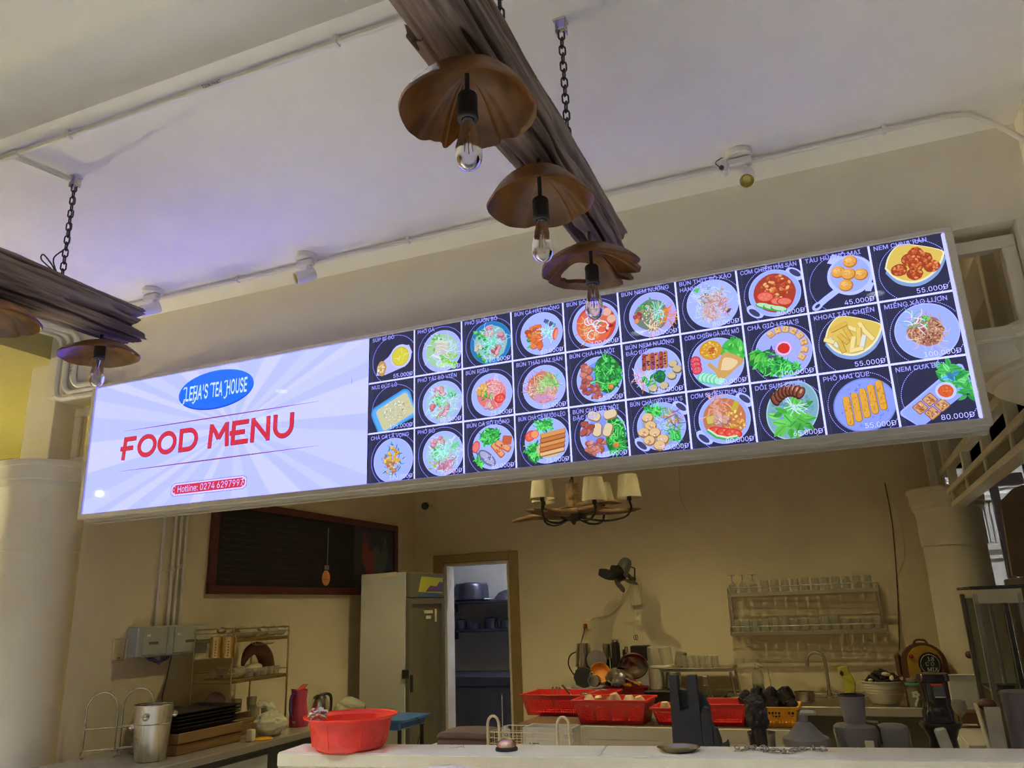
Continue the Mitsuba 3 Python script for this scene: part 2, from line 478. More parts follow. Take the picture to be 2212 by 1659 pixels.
# transom band from column to column on the kitchen's right side
tr = 'window_4'
struct(tr, cat(box(0.87, 0.97, 3.95, 6.9, 2.245, 2.285, .004)), 'm_trim', 'glazed band of white rails along the right side of the kitchen')
part(tr, 'rail', box(0.88, 0.95, 3.95, 7.2, 2.37, 2.41, .004), 'm_trim')
part(tr, 'rail', box(0.88, 0.95, 3.95, 7.4, 2.545, 2.60, .004), 'm_trim')
for yy in (4.5, 5.3, 6.1, 6.86):
    part(tr, 'mullion', box(0.885, 0.945, yy, yy + 0.05, 2.28, 2.56, .004), 'm_trim')
part(tr, 'lower_panel', box(0.90, 0.93, 4.0, 6.9, 2.285, 2.37), 'm_dark_pane')
for yy in (4.3, 5.6, 7.0):
    part(tr, 'upper_mullion', box(0.88, 0.95, yy, yy + 0.07, 2.58, 3.74, .004), 'm_trim')
part(tr, 'pane', box(0.912, 0.916, 3.95, 7.1, 2.58, 3.22), 'm_thin_glass', smooth=False)
part(tr, 'post', box(0.80, 0.86, 7.30, 7.36, 2.45, 3.74, .004), 'm_white_paint')
struct('trim_1', box(0.86, 0.99, 3.8, YB, 3.26, ZK + 0.1), 'm_wall')

# facade across the street, seen past the far column
fx = 'wall_facade'
struct(fx, box(0.2, 7, 10.6, 10.8, 0, 3.05), 'm_facade', 'brightly lit pale facade outside')
for k in range(9):
    x = 1.62 + k * 0.052
    part(fx, 'flute', box(x, x + 0.03, 10.55, 10.62, 2.16, 2.62, .008), 'm_facade')
part(fx, 'cornice', cat(box(1.3, 3.4, 10.48, 10.62, 2.64, 2.70, .01), box(1.3, 3.4, 10.5, 10.62, 2.08, 2.14, .01), box(1.3, 3.4, 10.5, 10.62, 2.78, 2.86, .01)), 'm_facade')
part(fx, 'panel_moulding', cat(box(1.5, 1.98, 10.54, 10.62, 1.98, 2.02, .008), box(1.5, 1.98, 10.54, 10.62, 1.50, 1.55, .008), box(1.92, 1.98, 10.54, 10.62, 1.5, 2.02, .008)), 'm_facade')
part(fx, 'gold_band', box(0.9, 4, 10.52, 10.62, 1.36, 1.42, .008), 'm_facade_gold')
# purple steel post with a cross arm, and the brown board in front of it
k = thing('steel_post', 'lilac steel post with a cross arm in front of the bright facade', 'post')
part(k, 'post', box(1.27, 1.33, 7.6, 7.66, 0, 2.5, .006), 'm_purple_steel')
part(k, 'cross_arm', box(1.06, 1.52, 7.58, 7.68, 2.46, 2.56, .008), 'm_purple_steel')
k = thing('hanging_board', 'brown board with cut corners hanging at the right edge', 'board')
bx = [(1.01, 1.70), (1.26, 1.66), (1.5, 1.70), (1.5, 2.34), (1.12, 2.25), (1.03, 2.17)]
part(k, 'board', extr(bx, 0.05, 'xz', 5.9), 'm_brown_panel', smooth=False)
part(k, 'hanger', rod((1.2, 5.92, 2.26), (1.2, 5.92, 3.5), 0.006), 'm_iron')
# ================================================================ lamps outside the frame
def downlight(x, y, z, rgb, r=0.055, depth=0.07, label='', w=2.0, group='downlights on the kitchen ceiling'):
    k = thing('downlight', label, 'light', group)
    part(k, 'can', lathe([(r + 0.006, z), (r + 0.012, z - 0.001), (r + 0.012, z - depth), (r + 0.002, z - depth), (r, z - depth + 0.003), (r, z - 0.01)], 24, (x, y, 0)), 'm_black_matt')
    a = np.arange(24) * 2 * PI / 24
    v = np.vstack([np.stack([x + r * np.cos(a), y + r * np.sin(a), 0 * a + z - 0.012], 1), [[x, y, z - 0.012]]])
    f = [[24, (i + 1) % 24, i] for i in range(24)]
    part(k, 'diffuser', trimesh.Trimesh(v, f, process=False), 'm_white_plastic', False, emit=area(rgb, w))


for x, y, g in [(-2.6, 5.75, 1.15), (-0.8, 6.0, 0.75)]:
    downlight(x, y, ZK - 0.001, [c * g for c in KITCHEN_LIGHT], label='small round downlight of the kitchen ceiling, out of sight above the sign')

for y in (-0.2, 1.12):  # added lamps out of view, set to light the ceiling off the floor
    for x in (-4.6, -2.9, -1.2, 0.5, 2.2):
        downlight(x, y, ZU + 0.09, [c * (0.3 if y < 0 else 1.0) for c in HALL_FILL], 0.06, 0.11, 'small added downlight in the hall ceiling above and behind the viewer, unseen', 2.0, 'added downlights of the hall')

# globe lamp of the room on the left
k = thing('globe_lamp', 'warm globe lamp of the side room, left of the view', 'lamp')
part(k, 'globe', ball((-7.6, 3.0, 2.45), 0.09, 3), 'm_white_plastic', True, emit=area(SIDE_LIGHT, 2))
part(k, 'cord', rod((-7.6, 3.0, 2.53), (-7.6, 3.0, 3.36), 0.006), 'm_black')
k = thing('globe_lamp', 'tiny bright bulb of the side room that mirrors in the sign', 'lamp')
part(k, 'globe', ball((-7.3, 0.7, 2.97), 0.03, 3), 'm_white_plastic', True, emit=area([420, 400, 380], 0.5))
part(k, 'cord', rod((-7.3, 0.7, 3.0), (-7.3, 0.7, 3.36), 0.006), 'm_black')
k = thing('globe_lamp', 'warm globe lamp deeper in the side room, left of the view', 'lamp')
part(k, 'globe', ball((-6.6, 4.2, 2.75), 0.07, 3), 'm_white_plastic', True, emit=area([20, 16, 3], 1))
part(k, 'cord', rod((-6.6, 4.2, 2.82), (-6.6, 4.2, 3.36), 0.006), 'm_black')
# street lamps in front of the facade
k = thing('street_flood', 'flood lamp that lights the facade outside', 'lamp')
part(k, 'housing', box(3.0, 3.5, 8.6, 8.7, 3.3, 3.6, .01), 'm_iron')
m = trimesh.Trimesh([[3.02, 8.71, 3.32], [3.48, 8.71, 3.32], [3.48, 8.71, 3.58], [3.02, 8.71, 3.58]], [[0, 2, 1], [0, 3, 2]])
part(k, 'lens', m, 'm_white_plastic', False, emit=area(STREET_LIGHT, 1))
part(k, 'pole', rod((3.25, 8.62, 0), (3.25, 8.62, 3.4), 0.03), 'm_iron')
# tube lamp of the store room
k = thing('tube_lamp', 'bluish tube lamp on the store room ceiling, hidden by the wall', 'lamp')
part(k, 'tube', rod((-3.6, 8.3, 2.80), (-2.5, 8.3, 2.80), 0.016, 10), 'm_white_plastic', emit=area([c * 6 for c in STORE_LIGHT], 1))
part(k, 'base', box(-3.62, -2.48, 8.27, 8.33, 2.82, 2.9), 'm_white_plastic')
# ================================================================ the backlit menu sign
SX0, SX1, SZ0, SZ1, SY = -4.222, 0.622, 2.218, 3.062, 3.40
BLUE = 6.0    # blue emission raised past full, added to tint the ceiling blue


class Art:
    """Flat print: coloured pieces laid one over the other (each a few hundredths of a millimetre proud), as one mesh."""

    def __init__(self, ox, oz, s, clip, y=SY):
        self.ox, self.oz, self.s, self.clip, self.y = ox, oz, s, clip, y
        self.v, self.f, self.c, self.k, self.n = [], [], [], 0, 0

    def _put(self, p, f, col):
        p = np.asarray(p, float)
        x0, x1, y0, y1 = self.clip
        p = np.stack([np.clip(p[:, 0], x0, x1), np.clip(p[:, 1], y0, y1)], 1)
        self.k += 1
        q = np.stack([self.ox + p[:, 0] * self.s, np.full(len(p), self.y - self.k * 6e-6), self.oz + p[:, 1] * self.s], 1)
        f = np.asarray(f, int)
        a, b, c = p[f[:, 0]], p[f[:, 1]], p[f[:, 2]]
        ar = (b[:, 0] - a[:, 0]) * (c[:, 1] - a[:, 1]) - (b[:, 1] - a[:, 1]) * (c[:, 0] - a[:, 0])
        f = np.where((ar < 0)[:, None], f[:, ::-1], f)[np.abs(ar) > 1e-9]
        if not len(f):
            return
        self.v.append(q)
        self.f.append(f + self.n)
        l = np.array(lin(*col))
        l = l * [1, 1, 1 + (BLUE - 1) * max(0.0, min(1.0, (col[2] - 225) / 30))]
        self.c.append(np.tile(l, (len(q), 1)))
        self.n += len(q)

    def poly(self, p, col):                       # star-shaped about its middle
        p = np.asarray(p, float)
        n = len(p)
        m = p.mean(0)
        f = [[n, i, (i + 1) % n] for i in range(n)]
        self._put(np.vstack([p, m]), f, col)

    def ell(self, x, y, rx, ry, col, ang=0.0, n=36, irr=0.0, seed=0):
        a = np.arange(n) * 2 * PI / n
        r = np.ones(n)
        if irr:
            rg = np.random.default_rng(seed)
            for h in range(2, 9):
                r += irr / h ** 0.6 * rg.uniform(-1, 1) * np.cos(h * a + rg.uniform(0, 6.3))
        u, w = rx * np.cos(a) * r, ry * np.sin(a) * r
        c, s = math.cos(ang), math.sin(ang)
        self.poly(np.stack([x + u * c - w * s, y + u * s + w * c], 1), col)

    def rect(self, x, y, w, h, col, ang=0.0, rnd=0.0):
        if rnd <= 0:
            q = np.array([[-w, -h], [w, -h], [w, h], [-w, h]]) / 2
        else:
            q = np.vstack([np.array([sx * (w / 2 - rnd), sy * (h / 2 - rnd)]) + rnd * np.stack([np.cos(t), np.sin(t)], 1)
                           for sx, sy, t in [(1, 1, np.linspace(0, PI / 2, 6)), (-1, 1, np.linspace(PI / 2, PI, 6)), (-1, -1, np.linspace(PI, 1.5 * PI, 6)), (1, -1, np.linspace(1.5 * PI, 2 * PI, 6))]])
        c, s = math.cos(ang), math.sin(ang)
        self.poly(np.stack([x + q[:, 0] * c - q[:, 1] * s, y + q[:, 0] * s + q[:, 1] * c], 1), col)

    def line(self, pts, w, col, taper=False):
        p = np.asarray(pts, float)
        t = np.gradient(p, axis=0)
        t /= np.maximum(np.linalg.norm(t, axis=1, keepdims=True), 1e-9)
        nn = np.stack([-t[:, 1], t[:, 0]], 1) * w / 2
        if taper:
            nn *= np.sin(np.linspace(0.12, PI - 0.12, len(p)))[:, None]
        k = len(p)
        f = [[i, i + 1, k + i + 1] for i in range(k - 1)] + [[i, k + i + 1, k + i] for i in range(k - 1)]
        self._put(np.vstack([p + nn, p - nn]), f, col)

    def ring(self, x, y, r, w, col, a0=0, a1=360, n=40, sq=1.0):
        a = np.radians(np.linspace(a0, a1, n))
        self.line(np.stack([x + r * np.cos(a), y + r * sq * np.sin(a)], 1), w, col)

    def leaf(self, x, y, l, w, ang, col, vein=None):
        t = np.linspace(0, 1, 7)
        up = np.stack([t * l, w / 2 * np.sin(PI * t ** 0.8)], 1)
        p = np.vstack([up, up[::-1] * [1, -1]])
        c, s = math.cos(ang), math.sin(ang)
        R = np.array([[c, s], [-s, c]])
        self.poly(p @ R + [x, y], col)
        if vein is not None:
            self.line(np.array([[0.1 * l, 0], [0.5 * l, 0], [0.9 * l, 0]]) @ R + [x, y], w * 0.12, vein)

    def text(self, s, x, y, h, col, right=False, bold=True, stretch=1.0):
        m = _text(s, bold)
        v, f = m
        w = v[:, 0].max() * h * stretch
        x0 = x - w if right else x
        self._put(v * [h * stretch, h] + [x0, y], f, col)
        return w

    def mesh(self):
        return trimesh.Trimesh(np.vstack(self.v), np.vstack(self.f), process=False), np.vstack(self.c)


_tx = {}


def _text(s, bold=True):
    if (s, bold) not in _tx:
        m = meshkit.text_mesh(s, 1.0, 0.1, bold)
        z = m.vertices[:, 2]
        fz = z[m.faces].min(1) > 0.05
        _tx[s, bold] = (m.vertices[:, :2].copy(), m.faces[fz].copy())
    return _tx[s, bold]


PLATE, PLATE2 = (168, 186, 246), (184, 200, 250)
rg = np.random.default_rng(7)


def jit(c, a=18):
    return tuple(np.clip(np.array(c) + rg.uniform(-a, a), 0, 255))


def inside(x, y, r, sq=1.0):
    a, q = rg.uniform(0, 2 * PI), math.sqrt(rg.uniform(0, 1))
    return x + r * q * math.cos(a), y + r * q * sq * math.sin(a)


def noodles(A, x, y, r, n, cols, w=0.012, curl=1.6, sq=1.0, length=0.16):
    for _ in range(n):
        px, py = inside(x, y, r, sq)
        a = rg.uniform(0, 2 * PI)
        k = rg.uniform(-1, 1) * curl * 9
        p = [(px, py)]
        st = length / 7
        for i in range(7):
            a += k * st
            p.append((p[-1][0] + st * math.cos(a), p[-1][1] + st * math.sin(a)))
        A.line(p, w * rg.uniform(0.7, 1.3), jit(cols[rg.integers(len(cols))], 14))


def chunks(A, x, y, r, n, cols, size=0.05, sq=1.0, irr=0.12, el=0.7):
    for _ in range(n):
        px, py = inside(x, y, r, sq)
        s = size * rg.uniform(0.7, 1.25)
        c = np.array(cols[rg.integers(len(cols))])
        g = rg.uniform(0, PI)
        A.ell(px, py, s, s * el, tuple(c * 0.72), g, 14, irr, rg.integers(9999))
        A.ell(px - 0.06 * s, py + 0.12 * s, s * 0.86, s * el * 0.84, jit(c, 16), g, 14, irr, rg.integers(9999))


def herbs(A, x, y, r, n, cols, l=0.09, w=0.035, sq=1.0):
    for _ in range(n):
        px, py = inside(x, y, r, sq)
        c = np.array(cols[rg.integers(len(cols))])
        A.leaf(px, py, l * rg.uniform(0.6, 1.2), w * rg.uniform(0.7, 1.3), rg.uniform(0, 2 * PI), jit(c, 20), tuple(c * 0.75))


def plate(A, x=0.57, y=0.43, r=0.40, col=PLATE, rim=PLATE2, well=None, sq=1.0):
    A.ell(x, y, r, r * sq, rim, n=56)
    A.ell(x, y, r * 0.97, r * 0.97 * sq, col, n=56)
    if well:
        A.ell(x, y, r * 0.76, r * 0.76 * sq, well, n=48)


def slices(A, x, y, n, dx, dy, rx, ry, rim, body, ang=0.0):
    for i in range(n):
        A.ell(x + i * dx, y + i * dy, rx, ry, rim, ang, 22)
        A.ell(x + i * dx, y + i * dy, rx * 0.84, ry * 0.84, body, ang, 22)
        for k in range(4):
            q = ang + k * PI / 2 + 0.4
            A.ell(x + i * dx + rx * 0.42 * math.cos(q), y + i * dy + ry * 0.42 * math.sin(q), rx * 0.16, ry * 0.22, tuple(0.5 * np.array(rim) + 0.5 * np.array([255, 225, 190])), q, 8)


G = [(70, 200, 70), (50, 170, 60), (110, 215, 90), (40, 140, 60)]
GB = [(90, 220, 120), (60, 190, 100), (140, 240, 170)]
MEAT = [(205, 150, 165), (190, 125, 140), (220, 175, 185)]
PINK = [(225, 160, 185), (210, 140, 170), (235, 185, 205)]
PORK = [(185, 100, 95), (165, 80, 75), (205, 125, 110)]
WHITE = [(205, 225, 240), (190, 210, 225), (225, 235, 245)]
CARROT = [(240, 150, 70), (230, 130, 60)]
GOLD = [(225, 165, 60), (240, 190, 90), (205, 140, 50)]


def roll(A, x, y, l, w, ang, c=(225, 165, 60)):
    A.rect(x, y, l, w, tuple(np.array(c) * 0.72), ang, w * 0.45)
    A.rect(x - 0.004, y + 0.006, l * 0.97, w * 0.8, c, ang, w * 0.38)
    for _ in range(14):
        u, v = rg.uniform(-.42, .42) * l, rg.uniform(-.3, .3) * w
        A.ell(x + u * math.cos(ang) - v * math.sin(ang), y + u * math.sin(ang) + v * math.cos(ang), 0.009, 0.007, jit(c, 26), 0, 6)


def pho(A, bowl, mid, top, extra):
    plate(A, 0.58, 0.42, 0.41, bowl[0], bowl[1], bowl[2])
    A.ell(0.58, 0.42, 0.33, 0.33, mid, n=40, irr=0.02)
    noodles(A, 0.58, 0.42, 0.29, 70, WHITE, 0.011, 1.4)
    extra(A)


def d_pumpkin(A):
    A.poly([(0.16, 0.14), (0.36, 0.13), (0.80, 0.24), (0.95, 0.50), (0.88, 0.66), (0.60, 0.68), (0.42, 0.48), (0.2, 0.34)], (190, 190, 240))
    A.ell(0.70, 0.46, 0.23, 0.235, (200, 205, 245))
    A.ell(0.69, 0.455, 0.19, 0.195, (205, 195, 40))
    A.ell(0.69, 0.45, 0.17, 0.17, (218, 208, 62))
    noodles(A, 0.70, 0.44, 0.08, 7, [(240, 240, 150)], 0.010, 1.0, length=0.13)
    A.ell(0.28, 0.27, 0.105, 0.15, (190, 150, 90), 0.1, irr=0.08, seed=3)
    chunks(A, 0.28, 0.27, 0.08, 22, [(235, 205, 150), (225, 185, 110), (250, 235, 200)], 0.03)


def d_phoga(A):
    def ex(A):
        herbs(A, 0.72, 0.20, 0.16, 14, [(130, 215, 90), (160, 225, 90)], 0.12, 0.06)
        herbs(A, 0.45, 0.62, 0.12, 10, [(150, 220, 120), (120, 200, 100)], 0.12, 0.05)
        for i in range(16):
            t = rg.uniform(-1, 1)
            A.line([(0.46 + .02 * t, 0.34 + 0.02 * i), (0.58, 0.38 + 0.016 * i), (0.70 + 0.03 * t, 0.30 + 0.018 * i)], 0.028, jit((205, 205, 190)))
            A.line([(0.47 + .02 * t, 0.345 + 0.02 * i), (0.58, 0.384 + 0.016 * i), (0.69, 0.305 + 0.018 * i)], 0.008, jit((235, 235, 220)))
    pho(A, (PLATE, PLATE2, (150, 205, 195)), (165, 210, 165), None, ex)


def d_phosuon(A):
    def ex(A):
        herbs(A, 0.40, 0.60, 0.12, 10, G, 0.1, 0.05)
        herbs(A, 0.45, 0.20, 0.14, 14, G, 0.09, 0.04)
        chunks(A, 0.56, 0.64, 0.10, 16, PINK, 0.05)
        chunks(A, 0.70, 0.25, 0.10, 14, PORK + PINK, 0.05)
        chunks(A, 0.80, 0.50, 0.05, 5, [(215, 140, 170)], 0.055)
        chunks(A, 0.32, 0.36, 0.06, 7, [(200, 205, 190)], 0.05)
        noodles(A, 0.55, 0.42, 0.13, 34, [(120, 235, 205), (150, 245, 220), (90, 215, 150)], 0.012, 2.2)
    pho(A, ((30, 120, 200), (50, 150, 215), (25, 105, 180)), (140, 195, 190), None, ex)


def d_haiphong(A):
    plate(A)
    herbs(A, 0.38, 0.30, 0.10, 10, G, 0.12, 0.05)
    chunks(A, 0.46, 0.44, 0.17, 30, [(225, 120, 60), (205, 95, 45), (235, 150, 85)], 0.055)
    chunks(A, 0.47, 0.27, 0.12, 16, [(230, 110, 55), (240, 135, 80)], 0.055)
    for i in range(4):
        A.rect(0.68 + 0.035 * i, 0.64 - 0.03 * i, 0.11, 0.07, (75, 90, 165 - 12 * i), -0.5 + 0.1 * i, 0.01)
    noodles(A, 0.70, 0.42, 0.09, 40, [(110, 225, 140), (170, 240, 210), (220, 245, 240)], 0.011)
    A.ell(0.83, 0.38, 0.05, 0.12, (225, 95, 65), -0.25)
    A.ell(0.84, 0.37, 0.03, 0.09, (240, 150, 120), -0.25)


def d_bunbo(A):
    plate(A, 0.57, 0.43, 0.42)
    A.ell(0.58, 0.43, 0.355, 0.36, (200, 70, 50), n=48)
    A.ell(0.55, 0.41, 0.32, 0.32, (225, 105, 70), n=40, irr=0.03)
    noodles(A, 0.48, 0.38, 0.24, 60, [(230, 170, 110), (240, 200, 150), (215, 130, 80)], 0.013)
    chunks(A, 0.62, 0.66, 0.11, 18, [(215, 195, 200), (200, 175, 180)], 0.045)
    for x, y in ((0.79, 0.62), (0.86, 0.48)):
        A.ell(x, y, 0.085, 0.08, (190, 120, 110))
        A.ell(x, y, 0.078, 0.073, (230, 180, 160))
    chunks(A, 0.80, 0.33, 0.07, 7, [(185, 30, 50), (240, 220, 220)], 0.035)
    herbs(A, 0.60, 0.45, 0.10, 9, G, 0.06, 0.02)
    for x, y, r in ((0.53, 0.53, 0.10), (0.62, 0.50, 0.12), (0.50, 0.24, 0.08), (0.68, 0.36, 0.11), (0.60, 0.42, 0.07), (0.45, 0.50, 0.07)):
        A.ring(x, y, r, 0.016, (235, 240, 245), rg.uniform(0, 180), rg.uniform(250, 380), 20)


def d_nemnuong(A):
    plate(A, col=(170, 178, 240))
    A.ell(0.55, 0.42, 0.29, 0.28, (110, 130, 120), irr=0.06)
    herbs(A, 0.50, 0.60, 0.12, 16, G, 0.09, 0.035)
    chunks(A, 0.33, 0.42, 0.09, 14, [(190, 90, 80), (225, 150, 90), (160, 60, 70)], 0.045)
    noodles(A, 0.80, 0.38, 0.13, 60, CARROT, 0.011, 0.8)
    noodles(A, 0.66, 0.44, 0.09, 50, [(140, 220, 200), (175, 235, 225), (90, 190, 110)], 0.011, 0.8)
    chunks(A, 0.50, 0.42, 0.11, 70, [(215, 190, 150), (190, 160, 125), (235, 220, 190)], 0.016, 1.7)
    noodles(A, 0.55, 0.22, 0.10, 22, [(235, 225, 205), (225, 160, 100)], 0.013, 0.6)


def d_thitbo(A):
    plate(A, 0.57, 0.44, 0.42, (170, 188, 246))
    herbs(A, 0.42, 0.58, 0.16, 16, G, 0.1, 0.05)
    herbs(A, 0.68, 0.60, 0.14, 8, [(110, 190, 120), (90, 70, 160)], 0.09, 0.04)
    noodles(A, 0.56, 0.45, 0.26, 90, [(205, 225, 235), (190, 215, 215)], 0.011)
    noodles(A, 0.60, 0.40, 0.21, 110, [(215, 185, 185), (205, 160, 165), (225, 200, 195), (190, 140, 135)], 0.016, 2.0)
    A.leaf(0.78, 0.24, 0.1, 0.05, 0.7, (80, 70, 120))


def pot(A, x=0.55, y=0.44, r=0.40):
    for s in (1, -1):
        A.ell(x + s * r * 0.83, y + s * r * 0.66, 0.15, 0.09, (186, 200, 250), -0.75)
        A.ell(x + s * r * 0.86, y + s * r * 0.70, 0.10, 0.045, (60, 62, 105), -0.75)
    plate(A, x, y, r, (160, 180, 245), (182, 198, 250))


def d_haisan(A):
    pot(A)
    A.ell(0.55, 0.44, 0.32, 0.33, (170, 60, 40), n=40, irr=0.02)
    chunks(A, 0.58, 0.52, 0.22, 70, [(215, 90, 50), (190, 60, 40), (230, 140, 80), (240, 180, 110)], 0.034)
    slices(A, 0.40, 0.40, 1, 0, 0, 0.14, 0.09, (205, 45, 40), (235, 110, 95), -0.2)
    slices(A, 0.58, 0.29, 2, 0.10, -0.02, 0.12, 0.065, (205, 45, 40), (235, 120, 105), -0.2)
    for x, y in ((0.36, 0.25), (0.47, 0.20), (0.58, 0.16)):
        A.ell(x, y, 0.13, 0.05, (70, 170, 80), -0.35)
        A.ell(x + 0.005, y + 0.01, 0.115, 0.036, (190, 230, 190), -0.35)


def d_tofu(A):
    A.line([(0.14, 0.09), (0.28, 0.19), (0.46, 0.30)], 0.095, (182, 196, 248))
    A.ell(0.145, 0.095, 0.085, 0.06, (182, 196, 248), 0.6)
    A.ell(0.15, 0.10, 0.045, 0.024, (45, 46, 80), 0.6)
    A.ell(0.68, 0.52, 0.33, 0.33, (188, 202, 250), irr=0.02, seed=5, n=44)
    A.poly([(0.38, 0.78), (0.48, 0.92), (0.62, 0.84), (0.55, 0.7)], (188, 202, 250))
    A.poly([(0.85, 0.22), (0.93, 0.20), (0.99, 0.32), (0.9, 0.4)], (188, 202, 250))
    A.ell(0.68, 0.53, 0.285, 0.285, (160, 180, 244), n=44)
    for x, y in ((0.52, 0.60), (0.71, 0.74), (0.83, 0.50), (0.60, 0.36), (0.66, 0.54)):
        A.ell(x, y, 0.105, 0.10, (190, 115, 45), n=24)
        A.ell(x - 0.008, y + 0.012, 0.094, 0.088, (232, 170, 80), n=24)
        A.ell(x - 0.02, y + 0.03, 0.05, 0.04, (244, 195, 115), n=16)
        for _ in range(8):
            u, v = inside(x, y, 0.08)
            A.ell(u, v, 0.012, 0.008, (205, 140, 60), 0, 6)


def yellow_bowl(A):
    p = [(0.17, 0.52), (0.24, 0.70), (0.36, 0.84), (0.48, 0.87), (0.70, 0.80), (0.98, 0.66), (0.98, 0.55), (0.86, 0.36), (0.68, 0.24), (0.50, 0.22), (0.30, 0.32)]
    q = smoothpath([(a, b, 0) for a, b in p + [p[0]]], 4)[:, :2]
    A.poly(q * [1, 0.94] + [0, -0.045], (130, 165, 225))
    A.poly(q, (240, 236, 205))
    A.poly((q - [0.57, 0.55]) * 0.93 + [0.57, 0.56], (226, 196, 92))


def d_nemchua(A):
    yellow_bowl(A)
    for x, y in ((0.62, 0.68), (0.52, 0.60), (0.72, 0.58), (0.36, 0.46), (0.80, 0.44), (0.56, 0.36), (0.60, 0.50)):
        A.ell(x, y, 0.11, 0.10, (160, 60, 25), irr=0.06, seed=int(x * 100))
        chunks(A, x, y, 0.085, 22, [(215, 105, 50), (200, 80, 35), (235, 140, 85)], 0.026)


def d_nui(A):
    A.rect(0.56, 0.36, 0.92, 0.62, (60, 150, 225), 0.42, 0.14)
    A.rect(0.56, 0.36, 0.86, 0.55, (90, 175, 235), 0.42, 0.12)
    A.rect(0.58, 0.37, 0.74, 0.46, (205, 205, 165), 0.42, 0.07)
    chunks(A, 0.58, 0.38, 0.25, 120, [(225, 225, 200), (205, 205, 170), (235, 235, 220)], 0.022, 0.8)
    chunks(A, 0.80, 0.44, 0.10, 12, [(205, 130, 80), (225, 200, 150)], 0.014)


def d_photai(A):
    def ex(A):
        chunks(A, 0.52, 0.60, 0.11, 16, PINK, 0.055)
        chunks(A, 0.62, 0.28, 0.12, 14, PINK + MEAT, 0.05)
        chunks(A, 0.35, 0.34, 0.05, 6, [(215, 110, 130), (225, 130, 150)], 0.055)
        herbs(A, 0.55, 0.44, 0.14, 24, GB, 0.1, 0.035, 0.7)
        noodles(A, 0.56, 0.43, 0.14, 26, [(190, 245, 225), (160, 235, 190)], 0.010, 1.8)
        herbs(A, 0.80, 0.55, 0.08, 8, GB, 0.1, 0.03)
        herbs(A, 0.45, 0.16, 0.08, 6, [(180, 190, 90)], 0.1, 0.02)
    pho(A, (PLATE, PLATE2, (160, 190, 235)), (160, 205, 225), None, ex)


def d_bunrieu(A):
    plate(A)
    A.ell(0.57, 0.43, 0.28, 0.28, (225, 120, 120), irr=0.05)
    noodles(A, 0.62, 0.52, 0.18, 70, [(235, 175, 185), (225, 145, 155), (245, 205, 210)], 0.014)
    chunks(A, 0.40, 0.52, 0.09, 9, [(215, 165, 80), (235, 195, 110)], 0.065)
    slices(A, 0.73, 0.34, 1, 0, 0, 0.11, 0.085, (215, 35, 40), (235, 75, 70), 0.2)
    chunks(A, 0.52, 0.25, 0.09, 9, [(215, 165, 200), (230, 190, 180)], 0.05)
    herbs(A, 0.50, 0.42, 0.08, 20, G, 0.08, 0.02)


def d_thai(A):
    plate(A)
    A.ell(0.55, 0.43, 0.29, 0.29, (205, 130, 100), irr=0.04)
    noodles(A, 0.42, 0.50, 0.16, 60, [(225, 150, 140), (205, 110, 90), (240, 210, 205)], 0.013)
    chunks(A, 0.38, 0.38, 0.09, 10, [(225, 185, 165), (205, 160, 150)], 0.05)
    noodles(A, 0.67, 0.48, 0.15, 90, [(90, 190, 90), (140, 210, 120), (190, 230, 160)], 0.011, 0.8)
    for x, y in ((0.45, 0.24), (0.55, 0.22), (0.66, 0.23)):
        A.rect(x, y, 0.12, 0.14, (205, 150, 200), 0.7, 0.01)
    noodles(A, 0.66, 0.24, 0.10, 26, PINK, 0.014)


def salad(A, x, y, r, sq=1.0, n=60):
    A.ell(x, y, r, r * sq, (30, 110, 50), irr=0.08, seed=4)
    herbs(A, x, y, r * 0.95, n, [(60, 205, 80), (40, 170, 70), (100, 225, 110), (30, 140, 60)], 0.10, 0.045, sq)
    noodles(A, x, y, r * 0.85, n // 2, [(110, 235, 120), (50, 180, 80)], 0.014, 1.5, sq)


def starry(A, x, y):
    for a in np.arange(5) * 2 * PI / 5:
        A.leaf(x, y, 0.05, 0.03, a, (240, 150, 50))


def d_chahanoi(A):
    plate(A, well=(120, 150, 235))
    salad(A, 0.72, 0.50, 0.24, 1.35, 80)
    chunks(A, 0.34, 0.62, 0.10, 12, PORK, 0.06)
    chunks(A, 0.40, 0.34, 0.14, 26, PORK + [(215, 145, 130)], 0.055)
    chunks(A, 0.50, 0.18, 0.09, 10, PORK, 0.05)
    starry(A, 0.76, 0.26)
    chunks(A, 0.77, 0.27, 0.04, 6, CARROT, 0.03)


def d_nemdacbiet(A):
    plate(A)
    noodles(A, 0.32, 0.34, 0.13, 50, CARROT + WHITE, 0.011, 0.9)
    herbs(A, 0.42, 0.24, 0.10, 22, G, 0.11, 0.03)
    A.ell(0.60, 0.32, 0.10, 0.11, (25, 105, 60), irr=0.08)
    herbs(A, 0.60, 0.34, 0.08, 20, [(30, 130, 80), (40, 150, 90)], 0.06, 0.025)
    for i in range(6):
        roll(A, 0.36 + 0.072 * i, 0.60, 0.30, 0.07, PI / 2 - 0.05, (205, 130, 80) if i % 2 else (170, 75, 60))
        for _ in range(5):
            A.ell(0.36 + 0.072 * i + rg.uniform(-.02, .02), 0.60 + rg.uniform(-.13, .13), 0.02, 0.014, (85, 30, 60), 0, 8)
    for x, y in ((0.84, 0.50), (0.80, 0.30), (0.48, 0.13), (0.66, 0.15), (0.90, 0.4)):
        A.ell(x, y, 0.08, 0.07, (110, 95, 70), irr=0.06)
        A.ell(x - 0.006, y + 0.012, 0.07, 0.058, (205, 190, 150), irr=0.06)


